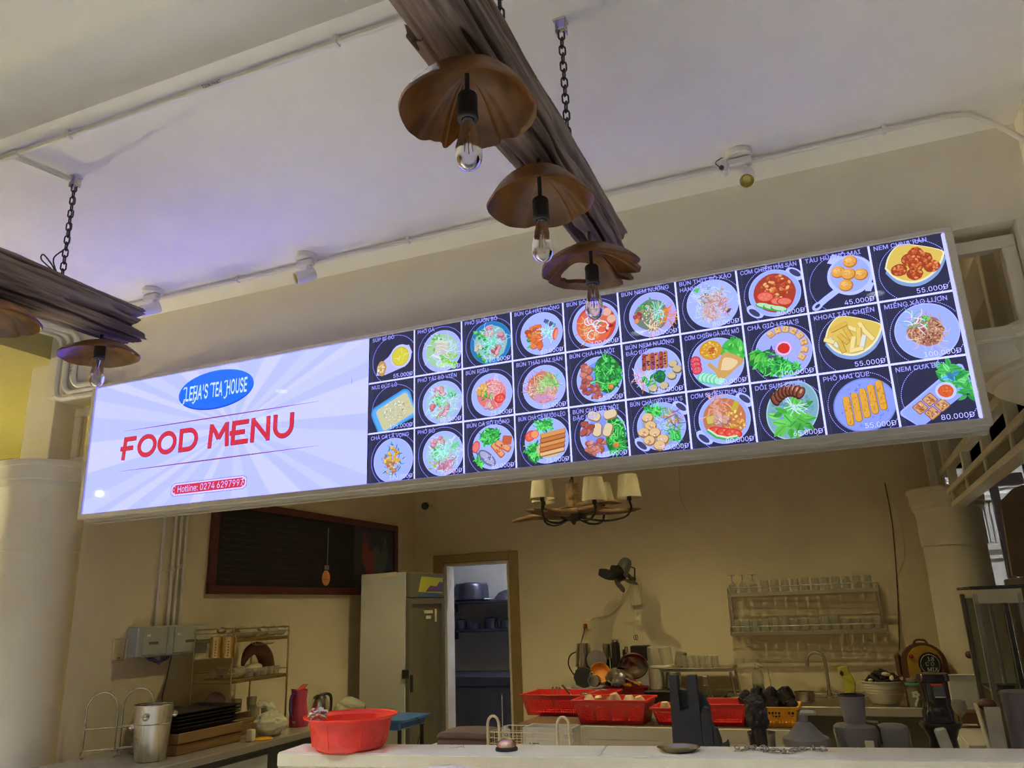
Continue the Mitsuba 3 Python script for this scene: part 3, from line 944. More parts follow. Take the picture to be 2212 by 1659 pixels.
def d_gaxoi(A):
    plate(A, 0.54, 0.42, 0.42)
    A.ell(0.82, 0.58, 0.20, 0.20, (70, 190, 75), irr=0.08, seed=8)
    herbs(A, 0.82, 0.58, 0.17, 24, [(90, 210, 90), (60, 180, 70), (130, 230, 120)], 0.14, 0.06)
    A.ell(0.46, 0.64, 0.18, 0.165, (215, 150, 40), irr=0.03)
    chunks(A, 0.46, 0.64, 0.14, 50, [(240, 200, 80), (230, 175, 60)], 0.024)
    chunks(A, 0.47, 0.64, 0.06, 14, [(205, 95, 60)], 0.02)
    for i in range(3):
        slices(A, 0.20 + 0.006 * i, 0.50 - 0.08 * i, 1, 0, 0, 0.085, 0.075, (195, 30, 60), (225, 85, 105), 0.2 * i)
    for i in range(5):
        A.ell(0.30 + 0.06 * i, 0.20 - 0.02 * i, 0.10, 0.085, (100, 205, 165), 0.4)
        A.ell(0.305 + 0.06 * i, 0.205 - 0.02 * i, 0.085, 0.07, (175, 240, 215), 0.4)
    A.line([(0.40, 0.42), (0.52, 0.28), (0.56, 0.16)], 0.07, (205, 165, 100))
    A.poly(smoothpath([(0.50, 0.24, 0), (0.60, 0.50, 0), (0.72, 0.56, 0), (0.95, 0.40, 0), (0.80, 0.26, 0), (0.62, 0.14, 0), (0.50, 0.24, 0)], 5)[:, :2], (210, 165, 95))
    A.poly(smoothpath([(0.58, 0.28, 0), (0.66, 0.48, 0), (0.86, 0.39, 0), (0.74, 0.27, 0), (0.58, 0.28, 0)], 5)[:, :2], (236, 210, 165))


def d_chagio(A):
    plate(A, 0.56, 0.44, 0.42, (165, 178, 240))
    salad(A, 0.34, 0.30, 0.22, 0.9, 60)
    salad(A, 0.56, 0.16, 0.20, 0.5, 40)
    herbs(A, 0.22, 0.40, 0.12, 16, G, 0.16, 0.08)
    herbs(A, 0.38, 0.42, 0.06, 5, [(110, 60, 160), (80, 50, 130)], 0.13, 0.05)
    for a in np.linspace(125, -38, 8):
        x, y = 0.58 + 0.30 * math.cos(math.radians(a)), 0.50 + 0.30 * math.sin(math.radians(a))
        A.rect(x, y, 0.11, 0.105, (185, 125, 75), math.radians(a), 0.015)
        A.rect(x - .005, y + .008, 0.095, 0.085, (230, 190, 130), math.radians(a), 0.015)
        chunks(A, x, y, 0.03, 5, [(245, 215, 170), (210, 155, 95)], 0.014)
    A.ell(0.57, 0.49, 0.14, 0.14, (195, 165, 225))
    A.ell(0.57, 0.49, 0.115, 0.115, (220, 195, 235))
    A.ell(0.57, 0.49, 0.09, 0.085, (215, 40, 30), irr=0.04)


def d_fries(A):
    yellow_bowl(A)
    for x, y, l, a in ((0.40, 0.70, 0.26, 0.35), (0.30, 0.46, 0.2, -0.9), (0.24, 0.5, 0.16, -0.5), (0.74, 0.60, 0.26, -1.2), (0.80, 0.50, 0.2, -1.0), (0.62, 0.62, 0.2, -0.6), (0.66, 0.5, 0.3, 1.45), (0.52, 0.58, 0.22, 1.9), (0.44, 0.50, 0.2, 2.2), (0.56, 0.40, 0.24, 1.3), (0.40, 0.38, 0.2, 1.8), (0.70, 0.40, 0.24, 1.25), (0.60, 0.30, 0.2, 0.1)):
        c = [(235, 205, 110), (245, 225, 150), (225, 185, 80), (225, 230, 225)][rg.integers(4)]
        A.rect(x, y, l, 0.078, tuple(np.array(c) * 0.75), a, 0.012)
        A.rect(x - 0.004, y + 0.006, l * 0.97, 0.06, c, a, 0.012)


def d_mieng(A):
    plate(A, 0.57, 0.44, 0.43, (160, 180, 244))
    A.ell(0.56, 0.44, 0.24, 0.23, (170, 110, 90), irr=0.1)
    noodles(A, 0.56, 0.42, 0.24, 70, [(215, 180, 140), (200, 150, 110), (225, 205, 175)], 0.010)
    chunks(A, 0.58, 0.45, 0.19, 100, [(165, 95, 75), (190, 125, 100), (215, 160, 140), (130, 70, 60)], 0.018)
    herbs(A, 0.60, 0.60, 0.09, 9, G, 0.1, 0.03)
    noodles(A, 0.45, 0.60, 0.10, 20, [(235, 235, 235), (110, 190, 120)], 0.012)


def d_chaca(A):
    plate(A, 0.55, 0.40, 0.42, (165, 185, 245))
    herbs(A, 0.52, 0.40, 0.22, 60, [(45, 120, 50), (70, 160, 60), (110, 190, 80)], 0.10, 0.018, 1.3)
    chunks(A, 0.52, 0.44, 0.15, 26, [(220, 175, 70), (235, 195, 90), (205, 155, 55)], 0.045, 1.3)
    chunks(A, 0.52, 0.28, 0.14, 40, [(225, 195, 150), (205, 150, 90), (240, 220, 190), (190, 120, 80)], 0.028, 0.9)


def d_phobo(A):
    def ex(A):
        chunks(A, 0.50, 0.62, 0.14, 22, PINK, 0.055, 0.7)
        noodles(A, 0.62, 0.22, 0.14, 46, [(205, 130, 160), (185, 105, 140), (220, 160, 185)], 0.016, 0.7)
        herbs(A, 0.50, 0.42, 0.14, 22, GB, 0.1, 0.04)
        noodles(A, 0.58, 0.44, 0.12, 46, [(190, 250, 230), (140, 240, 200)], 0.011, 2.4)
        herbs(A, 0.82, 0.58, 0.06, 7, GB, 0.12, 0.035)
        herbs(A, 0.42, 0.22, 0.09, 6, [(170, 190, 90)], 0.1, 0.03)
    pho(A, (PLATE, PLATE2, (160, 190, 235)), (160, 205, 225), None, ex)


def d_caro(A):
    plate(A)
    salad(A, 0.52, 0.62, 0.19, 0.75, 50)
    salad(A, 0.34, 0.24, 0.10, 1.2, 20)
    slices(A, 0.24, 0.46, 1, 0, 0, 0.075, 0.11, (205, 40, 50), (235, 120, 120), -0.3)
    A.ell(0.45, 0.24, 0.21, 0.10, (110, 115, 165), -0.75)
    A.ell(0.45, 0.245, 0.17, 0.07, (170, 175, 215), -0.75)
    chunks(A, 0.45, 0.25, 0.10, 20, [(120, 110, 170), (200, 200, 230)], 0.016)
    A.rect(0.84, 0.52, 0.18, 0.16, (200, 95, 60), -0.2, 0.03)
    for x, y, a in ((0.66, 0.36, -0.9), (0.76, 0.42, -0.55)):
        A.rect(x, y, 0.32, 0.12, (190, 100, 60), a, 0.03)
        A.rect(x, y + 0.01, 0.29, 0.085, (230, 165, 120), a, 0.03)
        chunks(A, x, y, 0.05, 6, [(205, 90, 50)], 0.018)


def d_nuocleo(A):
    plate(A)
    salad(A, 0.54, 0.70, 0.15, 0.55, 36)
    salad(A, 0.34, 0.24, 0.14, 1.1, 34)
    slices(A, 0.28, 0.54, 1, 0, 0, 0.11, 0.09, (215, 60, 50), (235, 100, 80), 0.7)
    slices(A, 0.36, 0.56, 1, 0, 0, 0.08, 0.075, (225, 90, 60), (240, 160, 110), 0.4)
    A.ell(0.62, 0.28, 0.24, 0.15, (205, 195, 150))
    for i in range(5):
        c = (226, 150, 85) if i % 2 == 0 else (205, 120, 60)
        A.rect(0.66 + 0.008 * i, 0.22 + 0.078 * i, 0.46, 0.095, tuple(np.array(c) * 0.68), 0.13, 0.02)
        A.rect(0.66 + 0.008 * i, 0.23 + 0.078 * i, 0.44, 0.07, c if i else (235, 190, 140), 0.13, 0.02)


def d_chahanoi2(A):
    plate(A, well=(130, 155, 235))
    salad(A, 0.78, 0.38, 0.18, 1.7, 60)
    for x, y, a in ((0.44, 0.74, -0.4), (0.72, 0.74, 0.2), (0.48, 0.50, 1.4), (0.66, 0.48, 1.2)):
        A.rect(x, y, 0.24, 0.17, (150, 115, 80), a, 0.07)
        A.rect(x - .004, y + 0.01, 0.22, 0.14, (226, 208, 170), a, 0.06)
    chunks(A, 0.28, 0.56, 0.09, 9, PORK, 0.075)
    chunks(A, 0.44, 0.22, 0.17, 30, PORK + [(215, 145, 130)], 0.06, 0.8)
    starry(A, 0.78, 0.22)
    chunks(A, 0.79, 0.22, 0.04, 6, CARROT, 0.03)


def d_bunchagio(A):
    pot(A)
    A.ell(0.55, 0.44, 0.32, 0.33, (150, 170, 190), n=40)
    salad(A, 0.46, 0.68, 0.15, 0.6, 34)
    A.ell(0.64, 0.46, 0.16, 0.19, (140, 165, 225), irr=0.06)
    noodles(A, 0.64, 0.46, 0.13, 70, [(150, 180, 235), (180, 205, 245)], 0.011)
    noodles(A, 0.76, 0.54, 0.10, 46, CARROT + [(200, 220, 150), (110, 180, 90), (120, 70, 160)], 0.012, 0.8, 1.8)
    salad(A, 0.76, 0.26, 0.08, 1.0, 18)
    for x, y in ((0.34, 0.60), (0.38, 0.46), (0.26, 0.36), (0.44, 0.34), (0.34, 0.22), (0.56, 0.22), (0.5, 0.12)):
        A.ell(x, y, 0.10, 0.085, (165, 110, 60), irr=0.05)
        A.ell(x - .005, y + .012, 0.088, 0.07, (228, 195, 145), irr=0.05)
        chunks(A, x, y - 0.02, 0.035, 7, [(235, 215, 200), (205, 150, 110)], 0.018)


def d_dua(A):
    pot(A)
    A.ell(0.55, 0.44, 0.33, 0.335, (200, 120, 80), n=40)
    noodles(A, 0.46, 0.62, 0.17, 50, [(225, 170, 140), (205, 120, 90), (215, 160, 150)], 0.018)
    A.rect(0.36, 0.44, 0.18, 0.15, (170, 140, 60), 0.1, 0.02)
    A.rect(0.36, 0.45, 0.16, 0.12, (215, 190, 100), 0.1, 0.02)
    A.rect(0.74, 0.62, 0.17, 0.09, (200, 175, 60), 1.1, 0.02)
    chunks(A, 0.70, 0.38, 0.17, 70, [(235, 190, 90), (225, 160, 60), (215, 120, 60), (245, 215, 130)], 0.028)
    chunks(A, 0.50, 0.42, 0.10, 12, [(205, 150, 140), (220, 180, 170)], 0.055)
    slices(A, 0.42, 0.25, 3, 0.12, -0.03, 0.14, 0.075, (215, 45, 40), (230, 80, 65), -0.25)
    A.line([(0.27, 0.28), (0.40, 0.16), (0.56, 0.11), (0.74, 0.12)], 0.045, (75, 175, 85))
    A.line([(0.28, 0.30), (0.41, 0.185), (0.56, 0.135), (0.72, 0.145)], 0.03, (205, 235, 205))


def d_doi(A):
    A.ell(0.57, 0.45, 0.37, 0.47, (170, 205, 225), -0.45, n=48)
    A.ell(0.57, 0.45, 0.35, 0.45, (125, 175, 200), -0.45, n=48)
    chunks(A, 0.57, 0.45, 0.30, 70, [(135, 185, 208), (115, 165, 192)], 0.025)
    herbs(A, 0.52, 0.32, 0.20, 40, [(80, 195, 75), (110, 215, 95), (60, 165, 65)], 0.22, 0.10)
    noodles(A, 0.60, 0.50, 0.05, 18, [(220, 240, 240)], 0.010, 0.4)
    for i in range(8):
        t = i / 7
        x, y = 0.34 + 0.38 * t, 0.56 + 0.20 * math.sin(0.4 + 2.0 * t)
        A.ell(x, y, 0.06, 0.105, (70, 30, 22), 0.35 - 0.9 * t)
        A.ell(x + .006, y + .01, 0.042, 0.085, (135, 72, 52), 0.35 - 0.9 * t)
        A.ell(x + .012, y + .03, 0.018, 0.04, (205, 150, 130), 0.35 - 0.9 * t)


def d_phomai(A):
    A.ell(0.58, 0.40, 0.44, 0.40, (120, 140, 225), 0.45, n=48)
    A.ell(0.58, 0.40, 0.42, 0.38, (140, 160, 236), 0.45, n=48)
    chunks(A, 0.58, 0.40, 0.34, 90, [(150, 168, 240), (125, 145, 222)], 0.02)
    for i in range(5):
        roll(A, 0.35 + 0.118 * i, 0.33 + 0.045 * i, 0.46, 0.11, PI / 2 + 0.03, (232, 170, 62))
        chunks(A, 0.35 + 0.118 * i, 0.33 + 0.045 * i, 0.045, 18, GOLD, 0.013, 4.0)


def d_nemcua(A):
    A.rect(0.58, 0.36, 1.10, 0.44, (170, 188, 246), 0.62, 0.06)
    A.rect(0.58, 0.36, 1.04, 0.39, (150, 172, 240), 0.62, 0.05)
    herbs(A, 0.80, 0.66, 0.17, 46, [(70, 195, 90), (45, 165, 80), (110, 225, 130)], 0.16, 0.08)
    herbs(A, 0.76, 0.66, 0.08, 5, [(90, 190, 220), (70, 150, 200)], 0.13, 0.07)
    herbs(A, 0.94, 0.44, 0.10, 20, [(70, 195, 90), (45, 165, 80)], 0.13, 0.06)
    for i, (x, y) in enumerate(((0.30, 0.26), (0.44, 0.36), (0.44, 0.16), (0.58, 0.26))):
        A.rect(x, y, 0.16, 0.155, (150, 85, 55), 0.62, 0.02)
        A.rect(x, y, 0.14, 0.135, (215, 165, 115), 0.62, 0.02)
        chunks(A, x, y, 0.06, 16, [(195, 120, 75), (235, 200, 150), (175, 95, 60)], 0.018)
    A.ell(0.66, 0.46, 0.135, 0.13, (205, 210, 245))
    A.ell(0.66, 0.46, 0.10, 0.095, (220, 95, 45), irr=0.03)
    chunks(A, 0.66, 0.46, 0.06, 8, [(240, 140, 80), (205, 60, 30)], 0.018)


CELLS = [
    [('SÚP BÍ ĐỎ', '', '55.000Đ', d_pumpkin, 'pumpkin soup with bread'), ('PHỞ GÀ', '', '75.000Đ', d_phoga, 'chicken noodle soup in a pale bowl'),
     ('PHỞ SƯỜN BÒ', '', '80.000Đ', d_phosuon, 'noodle soup in a deep blue bowl'), ('BÚN CÁ HẢI PHÒNG', '', '80.000Đ', d_haiphong, 'fried fish with orange sauce on a pale plate'),
     ('BÚN BÒ', '', '100.000Đ', d_bunbo, 'red noodle soup with white onion rings, half behind a bulb'), ('BÚN NEM NƯỚNG', '', '80.000Đ', d_nemnuong, 'noodles with carrot strips and ground peanuts'),
     ('BÚN THỊT BÒ XÀO', 'HÀNH TÂY', '80.000Đ', d_thitbo, 'stir-fried beef over noodles on a wide plate'), ('CƠM CHIÊN HẢI SẢN', '', '80.000Đ', d_haisan, 'seafood rice with tomato and cucumber slices'),
     ('TÀU HŨ PHÔ MAI', '', '45.000Đ', d_tofu, 'five golden balls in a pan with a handle'), ('NEM CHUA RÁN', '', '55.000Đ', d_nemchua, 'crumbed brown balls in a yellow bowl')],
    [('NUI ĐÚT LÒ', '', '175.000Đ', d_nui, 'baked dish in a blue rectangular tray'), ('PHỞ TÁI BÒ VIÊN', '', '80.000Đ', d_photai, 'noodle soup with beef balls and green herbs'),
     ('BÚN RIÊU', '', '75.000Đ', d_bunrieu, 'pink noodles with tomato and tofu'), ('BÚN THÁI HẢI SẢN', '', '80.000Đ', d_thai, 'noodles with shredded greens and pink squid'),
     ('BÚN CHẢ HÀ NỘI', '', '80.000Đ', d_chahanoi, 'grilled pork beside a heap of salad'), ('BÚN NEM NƯỚNG', 'ĐẶC BIỆT', '120.000Đ', d_nemdacbiet, 'row of grilled skewers over herbs'),
     ('CƠM CHIÊN GÀ XỐI MỠ', '', '80.000Đ', d_gaxoi, 'chicken leg with yellow rice, tomato and lettuce'), ("CHẢ GIÒ LEHA'S", '', '100.000Đ', d_chagio, 'ring of cut rolls round a red dip'),
     ('KHOAI TÂY CHIÊN', '', '55.000Đ', d_fries, 'french fries in a yellow bowl'), ('MIẾNG XÀO LƯƠN', '', '100.000Đ', d_mieng, 'brown fried glass noodles on a wide pale plate')],
    [('CHẢ CÁ LÃ VỌNG', '', '120.000Đ', d_chaca, 'yellow fish with dill on a pale plate'), ('PHỞ BÒ', '', '80.000Đ', d_phobo, 'noodle soup with pink beef and white onion'),
     ('BÚN CÁ RÔ ĐỒNG', '', '80.000Đ', d_caro, 'grey fish with rolls and salad'), ('BÚN CHẢ CÁ NƯỚC LÈO', '', '75.000Đ', d_nuocleo, 'stack of fried fish slices with tomato'),
     ('BÚN CHẢ HÀ NỘI', 'ĐẶC BIỆT', '120.000Đ', d_chahanoi2, 'pork, pale rolls and salad'), ("BÚN CHẢ GIÒ LEHA'S", '', '80.000Đ', d_bunchagio, 'cut rolls with blue-white noodles in a pot'),
     ('CƠM CHIÊN DƯA BÒ', '', '80.000Đ', d_dua, 'yellow fried rice with tomato in a pot'), ('DỒI SỤN CHIÊN', '', '65.000Đ', d_doi, 'brown sausage slices over basil leaves'),
     ('PHÔ MAI QUE', '', '55.000Đ', d_phomai, 'five crumbed golden sticks on a blue plate'), ('NEM CUA BỂ', '', '80.000Đ', d_nemcua, 'four square rolls with dip on a tray')]]

sign = thing('menu_sign', 'long backlit menu board with dish pictures and a pale title field over the bar', 'sign')
fr = 0.030
part(sign, 'frame', cat(box(SX0, SX1, SY - 0.012, SY + 0.10, SZ1 - fr * 0.75, SZ1, .003), box(SX0, SX1, SY - 0.012, SY + 0.10, SZ0, SZ0 + fr, .003),
                        box(SX0, SX0 + fr, SY - 0.012, SY + 0.10, SZ0 + fr, SZ1 - fr * 0.75, .003), box(SX1 - fr, SX1, SY - 0.012, SY + 0.10, SZ0 + fr, SZ1 - fr * 0.75, .003)), 'm_sign_frame')
part(sign, 'back_box', box(SX0 + 0.02, SX1 - 0.02, SY + 0.004, SY + 0.098, SZ0 + 0.012, SZ1 - 0.012), 'm_white_paint')
part(sign, 'bottom_channel', cat(box(SX0 + 0.01, SX1 - 0.01, SY + 0.03, SY + 0.045, SZ0 - 0.012, SZ0, .001), box(SX0 + 0.01, SX1 - 0.01, SY + 0.07, SY + 0.10, SZ0 - 0.02, SZ0, .001)), 'm_sign_frame')
P('m_sign_face', (0.03, 0.03, 0.035), 0.03, spec=0.1)


def emit_part(name, art, label, w):
    m, c = art.mesh()
    d = mikit.ply(m, 'm_sign_face', smooth=False, color=c * SIGN_GAIN)
    d['emitter'] = {'type': 'area', 'radiance': {'type': 'mesh_attribute', 'name': 'vertex_color'}, 'sampling_weight': w}
    k = newkey(sign + '__' + name)
    scene[k] = d
    labels[k] = {'label': label}


# title field
HX0, HX1, HZ0, HZ1 = -4.194, -2.184, 2.246, 3.042
A = Art(HX0, HZ0, 1.0, (0, HX1 - HX0, 0, HZ1 - HZ0))
W, H = HX1 - HX0, HZ1 - HZ0
cx, cz = 0.56 * W, 0.52 * H
A.rect(W / 2, H / 2, W, H, (189, 199, 252))
for i in range(44):
    a = i * 2 * PI / 44 + 0.03
    d = 0.040 + 0.02 * rg.uniform(-1, 1)
    far = 2.2
    c = (200, 208, 252) if i % 2 else (208, 213, 246)
    A._put([(cx, cz), (cx + far * math.cos(a - d), cz + far * math.sin(a - d)), (cx + far * math.cos(a + d), cz + far * math.sin(a + d))], [[0, 1, 2]], c)
for i in range(90):
    a = rg.uniform(0, 2 * PI)
    r0 = rg.uniform(0.06, 0.3)
    A.line([(cx + r0 * math.cos(a), cz + r0 * 0.7 * math.sin(a)), (cx + (r0 + .14) * math.cos(a), cz + (r0 + .14) * 0.7 * math.sin(a))], 0.006, (214, 226, 253), True)
ox, oz = -3.228 - HX0, 2.903 - HZ0
A.ell(ox, oz - 0.006, 0.278, 0.116, (22, 70, 190), n=64)
A.ell(ox, oz, 0.276, 0.114, (0, 112, 255), n=64)
def fit(s, x, w):
    A.text(s, x, oz - 0.045, 0.085, (214, 236, 252), stretch=w / (_text(s)[0][:, 0].max() * 0.085))


fit("LEHA'S", ox - 0.228, 0.172)
fit('TEA', ox - 0.030, 0.082)
fit('HOUSE', ox + 0.078, 0.152)
for x, s in ((-0.236, 1), (-0.152, 1), (0.083, 1)):   # curled feet of the letters
    A.line([(ox + x + 0.004, oz - 0.03), (ox + x, oz - 0.055), (ox + x - 0.012, oz - 0.066), (ox + x - 0.018, oz - 0.056)], 0.009, (214, 236, 252))
for x in (-0.232, -0.160, -0.03, 0.076):
    A.line([(ox + x + 0.012, oz + 0.036), (ox + x - 0.004, oz + 0.040), (ox + x - 0.012, oz + 0.030)], 0.009, (214, 236, 252))
RED, DRED = (214, 42, 66), (120, 30, 66)
for zz, n in ((2.731, 0), (2.484, 1)):
    A.line([(-3.93 - HX0, zz - HZ0), (-3.6 - HX0, zz - HZ0), (-3.2 - HX0, zz - HZ0), (-2.85 - HX0, zz - HZ0), (-2.49 - HX0, zz - HZ0)], 0.007, (140, 70, 120), True)
b0, b1, sw_ = 2.553 - HZ0, 2.692 - HZ0, 0.026


def stroke(pts):
    A.line([(x - HX0 + 0.003, z - 0.003) for x, z in pts], sw_, DRED)


def letter(pts):
    A.line([(x - HX0, z) for x, z in pts], sw_, RED)


def circ(x, z, rx, rz, a0=0, a1=360, n=40):
    return [(x + rx * math.cos(math.radians(t)), z + rz * math.sin(math.radians(t))) for t in np.linspace(a0, a1, n)]


mid, hz = (b0 + b1) / 2, (b1 - b0) / 2 - sw_ / 2
S2 = sw_ / 2
WORD = [[(-3.908, b0), (-3.904, mid), (-3.900, b1)], [(-3.914, b1 - S2), (-3.86, b1 - S2), (-3.815, b1 - S2)], [(-3.936, mid), (-3.88, mid), (-3.835, mid)],
        circ(-3.724, mid, 0.062, hz), circ(-3.568, mid, 0.060, hz),
        [(-3.462, b0), (-3.462, mid), (-3.462, b1)], [(-3.462, b1 - S2), (-3.42, b1 - S2)] + circ(-3.405, mid, 0.058, hz, 84, -84, 24) + [(-3.42, b0 + S2), (-3.462, b0 + S2)],
        [(-3.244, b0), (-3.240, mid), (-3.236, b1)], [(-3.236, b1 - 0.01), (-3.205, mid + 0.02), (-3.182, mid - 0.02)], [(-3.182, mid - 0.02), (-3.155, mid + 0.02), (-3.128, b1 - 0.01)], [(-3.118, b0), (-3.122, mid), (-3.126, b1)],
        [(-3.078, b0), (-3.076, mid), (-3.074, b1)], [(-3.086, b1 - S2), (-3.02, b1 - S2), (-2.970, b1 - S2)], [(-3.102, mid), (-3.03, mid), (-2.995, mid)], [(-3.086, b0 + S2), (-3.02, b0 + S2), (-2.970, b0 + S2)],
        [(-2.940, b0), (-2.939, mid), (-2.938, b1)], [(-2.938, b1 - 0.012), (-2.885, mid), (-2.832, b0 + 0.012)], [(-2.832, b0), (-2.833, mid), (-2.834, b1)],
        [(-2.785, b1), (-2.785, mid)] + circ(-2.729, b0 + 0.069, 0.056, 0.056, 180, 360, 20) + [(-2.673, mid), (-2.673, b1)]]
for w_ in WORD:
    stroke(w_)
for w_ in WORD:
    letter(w_)
hx0, hx1, hc = -3.492 - HX0, -2.968 - HX0, 2.333 - HZ0
for g, c in ((0.010, (120, 90, 190)), (0.0075, (224, 214, 252)), (-0.002, (208, 48, 72))):
    A.rect((hx0 + hx1) / 2, hc, hx1 - hx0 - 0.036 + 2 * g, 0.056 + 2 * g, c)
    A.rect((hx0 + hx1) / 2, hc, hx1 - hx0 + 2 * g, 0.024 + 2 * g, c)
    for s, e in ((hx0 + 0.012, 1), (hx1 - 0.012, -1)):
        A.rect(s, hc, 0.016 + 2 * g, 0.040 + 2 * g, c)
for s in (hx0 + 0.012, hx1 - 0.012):
    A.ell(s, hc, 0.004, 0.004, (235, 225, 250), n=10)
A.text('Hotline: 0274 6297997', hx0 + 0.036, hc - 0.017, 0.036, (236, 226, 250), bold=False, stretch=0.86)
A.line([(1.905, 0.545), (1.905, 0.57), (1.905, 0.60)], 0.004, (150, 155, 190), True)
emit_part('title_field', A, 'pale title field with the red words FOOD MENU and a blue oval', 10)

GX0, GP = -2.180, 0.2759
ROWS = [(3.050, 2.783), (2.783, 2.509), (2.509, 2.246)]
CUT = 3.042
sep = Art(0, 0, 1.0, (-9, 9, -9, 9), SY - 0.0022)
for r_, (zt, zb) in enumerate(ROWS):
    for c_ in range(10):
        t1, t2, price, fn, what = CELLS[r_][c_]
        x0 = GX0 + GP * c_
        hgt = (zt - zb) / GP
        A = Art(x0, zb, GP, (0, 1, 0, (min(zt, CUT) - zb) / GP))
        A.rect(0.5, hgt / 2, 1, hgt, (38, 40, 74))
        for _ in range(26):      # specks of the chalk board print
            u, v = rg.uniform(0.04, 0.96), rg.uniform(0.04, 0.92)
            a = rg.uniform(0, PI)
            l = rg.uniform(0.008, 0.03)
            A.line([(u, v), (u + l * math.cos(a) / 2, v + l * math.sin(a) / 2), (u + l * math.cos(a), v + l * math.sin(a))], 0.006, (62, 66, 104), True)
        for u in (0.035, 0.07):
            A.line([(u, 0), (u, 0.4), (u, hgt - 0.12)], 0.007, (66, 70, 112))
        for a in np.arange(-62, 252, 3.4):
            u, v = 0.57 + 0.49 * math.cos(math.radians(a)), 0.41 + 0.49 * math.sin(math.radians(a))
            if u < 0.99 and 0.01 < v < 0.985:
                A.rect(u, v, 0.0135, 0.010, (214, 218, 250), math.radians(a + 90))
        fn(A)
        A.text(t1, 0.06, hgt - 0.128, 0.070, (164, 166, 230), stretch=min(1.0, 0.90 / max(0.01, _text(t1)[0][:, 0].max() * 0.072)))
        if t2:
            A.text(t2, 0.06, hgt - 0.238, 0.068, (164, 166, 230))
        A.text(price, 0.955, 0.045, 0.074, (226, 228, 252), right=True, bold=False)
        emit_part('menu_panel', A, 'menu panel showing ' + what, 0.7)
        A = None
for c_ in range(1, 10):
    sep.rect(GX0 + GP * c_, (CUT + 2.246) / 2, 0.009, CUT - 2.246, (226, 230, 255))
for z in (2.783, 2.509):
    sep.rect(GX0 + GP * 5, z, GP * 10, 0.0095, (226, 230, 255))
emit_part('grid_lines', sep, 'white lines between the menu panels', 0.4)
st = Art(0, 0, 1.0, (-9, 9, -9, 9), SY - 0.002)
st.rect(0.587, (2.246 + 3.042) / 2, 0.017, 0.79, (206, 212, 236), 0, 0.008)
emit_part('end_strip', st, 'white strip at the right end of the menu grid', 0.4)
# ================================================================ beams, pendants, pipes and spots of the hall
def log_mesh(y0, y1, x, z, hw, hh, seed, cracks, taper, ny=330, nt=150, ragged=0.05):
    t = np.arange(nt) * 2 * PI / nt
    s = np.linspace(0, 1, ny)
    S, A = np.meshgrid(s, t, indexing='ij')
    y = y0 + (y1 - y0) * S
    ca, sa = np.cos(A), np.sin(A)
    e = 0.62
    ux = np.sign(ca) * np.abs(ca) ** e
    uz = np.sign(sa) * np.abs(sa) ** e
    q = np.stack([ca * 1.4, y * 1.1, sa * 1.4], -1)
    d = 0.16 * (meshkit.fbm(q * 1.6 + 5, 3, seed) - 0.5)
    q2b = np.stack([ca * 3.6, y * 2.6, sa * 3.6], -1)
    d = d + 0.15 * (meshkit.fbm(q2b, 4, seed + 3) - 0.5) + 0.05 * (meshkit.fbm(np.stack([ca * 13, y * 9, sa * 13], -1), 3, seed + 9) - 0.5)
    for (a0, ya, yb, w, dep, wob) in cracks:
        c = math.radians(a0) + wob * (meshkit.fbm(np.stack([y * 3 + a0, 0 * y, 0 * y], -1), 3, seed) - 0.5)
        da = (A - c + PI) % (2 * PI) - PI
        along = np.clip((y - ya) / 0.08, 0, 1) * np.clip((yb - y) / 0.08, 0, 1)
        ww = w * (0.4 + 1.2 * meshkit.fbm(np.stack([y * 7, 0 * y + a0, 0 * y], -1), 2, seed + 2))
        d = d - dep * along * np.exp(-(da / ww) ** 2)
    sc = 1 + d
    tp = taper(y)
    X = x + hw * ux * sc * tp
    Z = z + hh * uz * sc * (0.5 + 0.5 * tp)
    # ragged ends
    r = ragged * (meshkit.fbm(np.stack([ca * 2.5, sa * 2.5, 0 * ca + seed], -1), 3, seed + 5) - 0.5) * 2.4
    w1 = np.clip((S - 0.88) / 0.12, 0, 1)
    w0 = np.clip((0.12 - S) / 0.12, 0, 1)
    pull = 0
    for (a0, ya, yb, w, dep, wob) in cracks:
        if yb >= y1 - 0.02:
            da = (A - math.radians(a0) + PI) % (2 * PI) - PI
            pull = pull + 0.075 * (dep / 0.34) * np.exp(-(da / (w * 1.6)) ** 2)
    y = y + (r - pull) * w1 - r * w0
    v = np.stack([X, y, Z], -1).reshape(-1, 3)
    f = []
    i = np.arange(ny - 1)[:, None] * nt
    j = np.arange(nt)[None]
    j2 = (j + 1) % nt
    a, b, c, dd = i + j, i + j2, i + nt + j2, i + nt + j
    f = np.concatenate([np.stack([a, b, c], -1).reshape(-1, 3), np.stack([a, c, dd], -1).reshape(-1, 3)])
    # end caps as inward dished fans
    k = len(v)
    v = np.vstack([v, v[:nt].mean(0) + [0, 0.03, 0], v[-nt:].mean(0) + [0, -0.05, 0]])
    jj = np.arange(nt)
    f = np.vstack([f, np.stack([np.full(nt, k), (jj + 1) % nt, jj], 1), np.stack([np.full(nt, k + 1), (ny - 1) * nt + jj, (ny - 1) * nt + (jj + 1) % nt], 1)])
    m = trimesh.Trimesh(v, f, process=False)
    if m.volume < 0:
        m.invert()
    return m


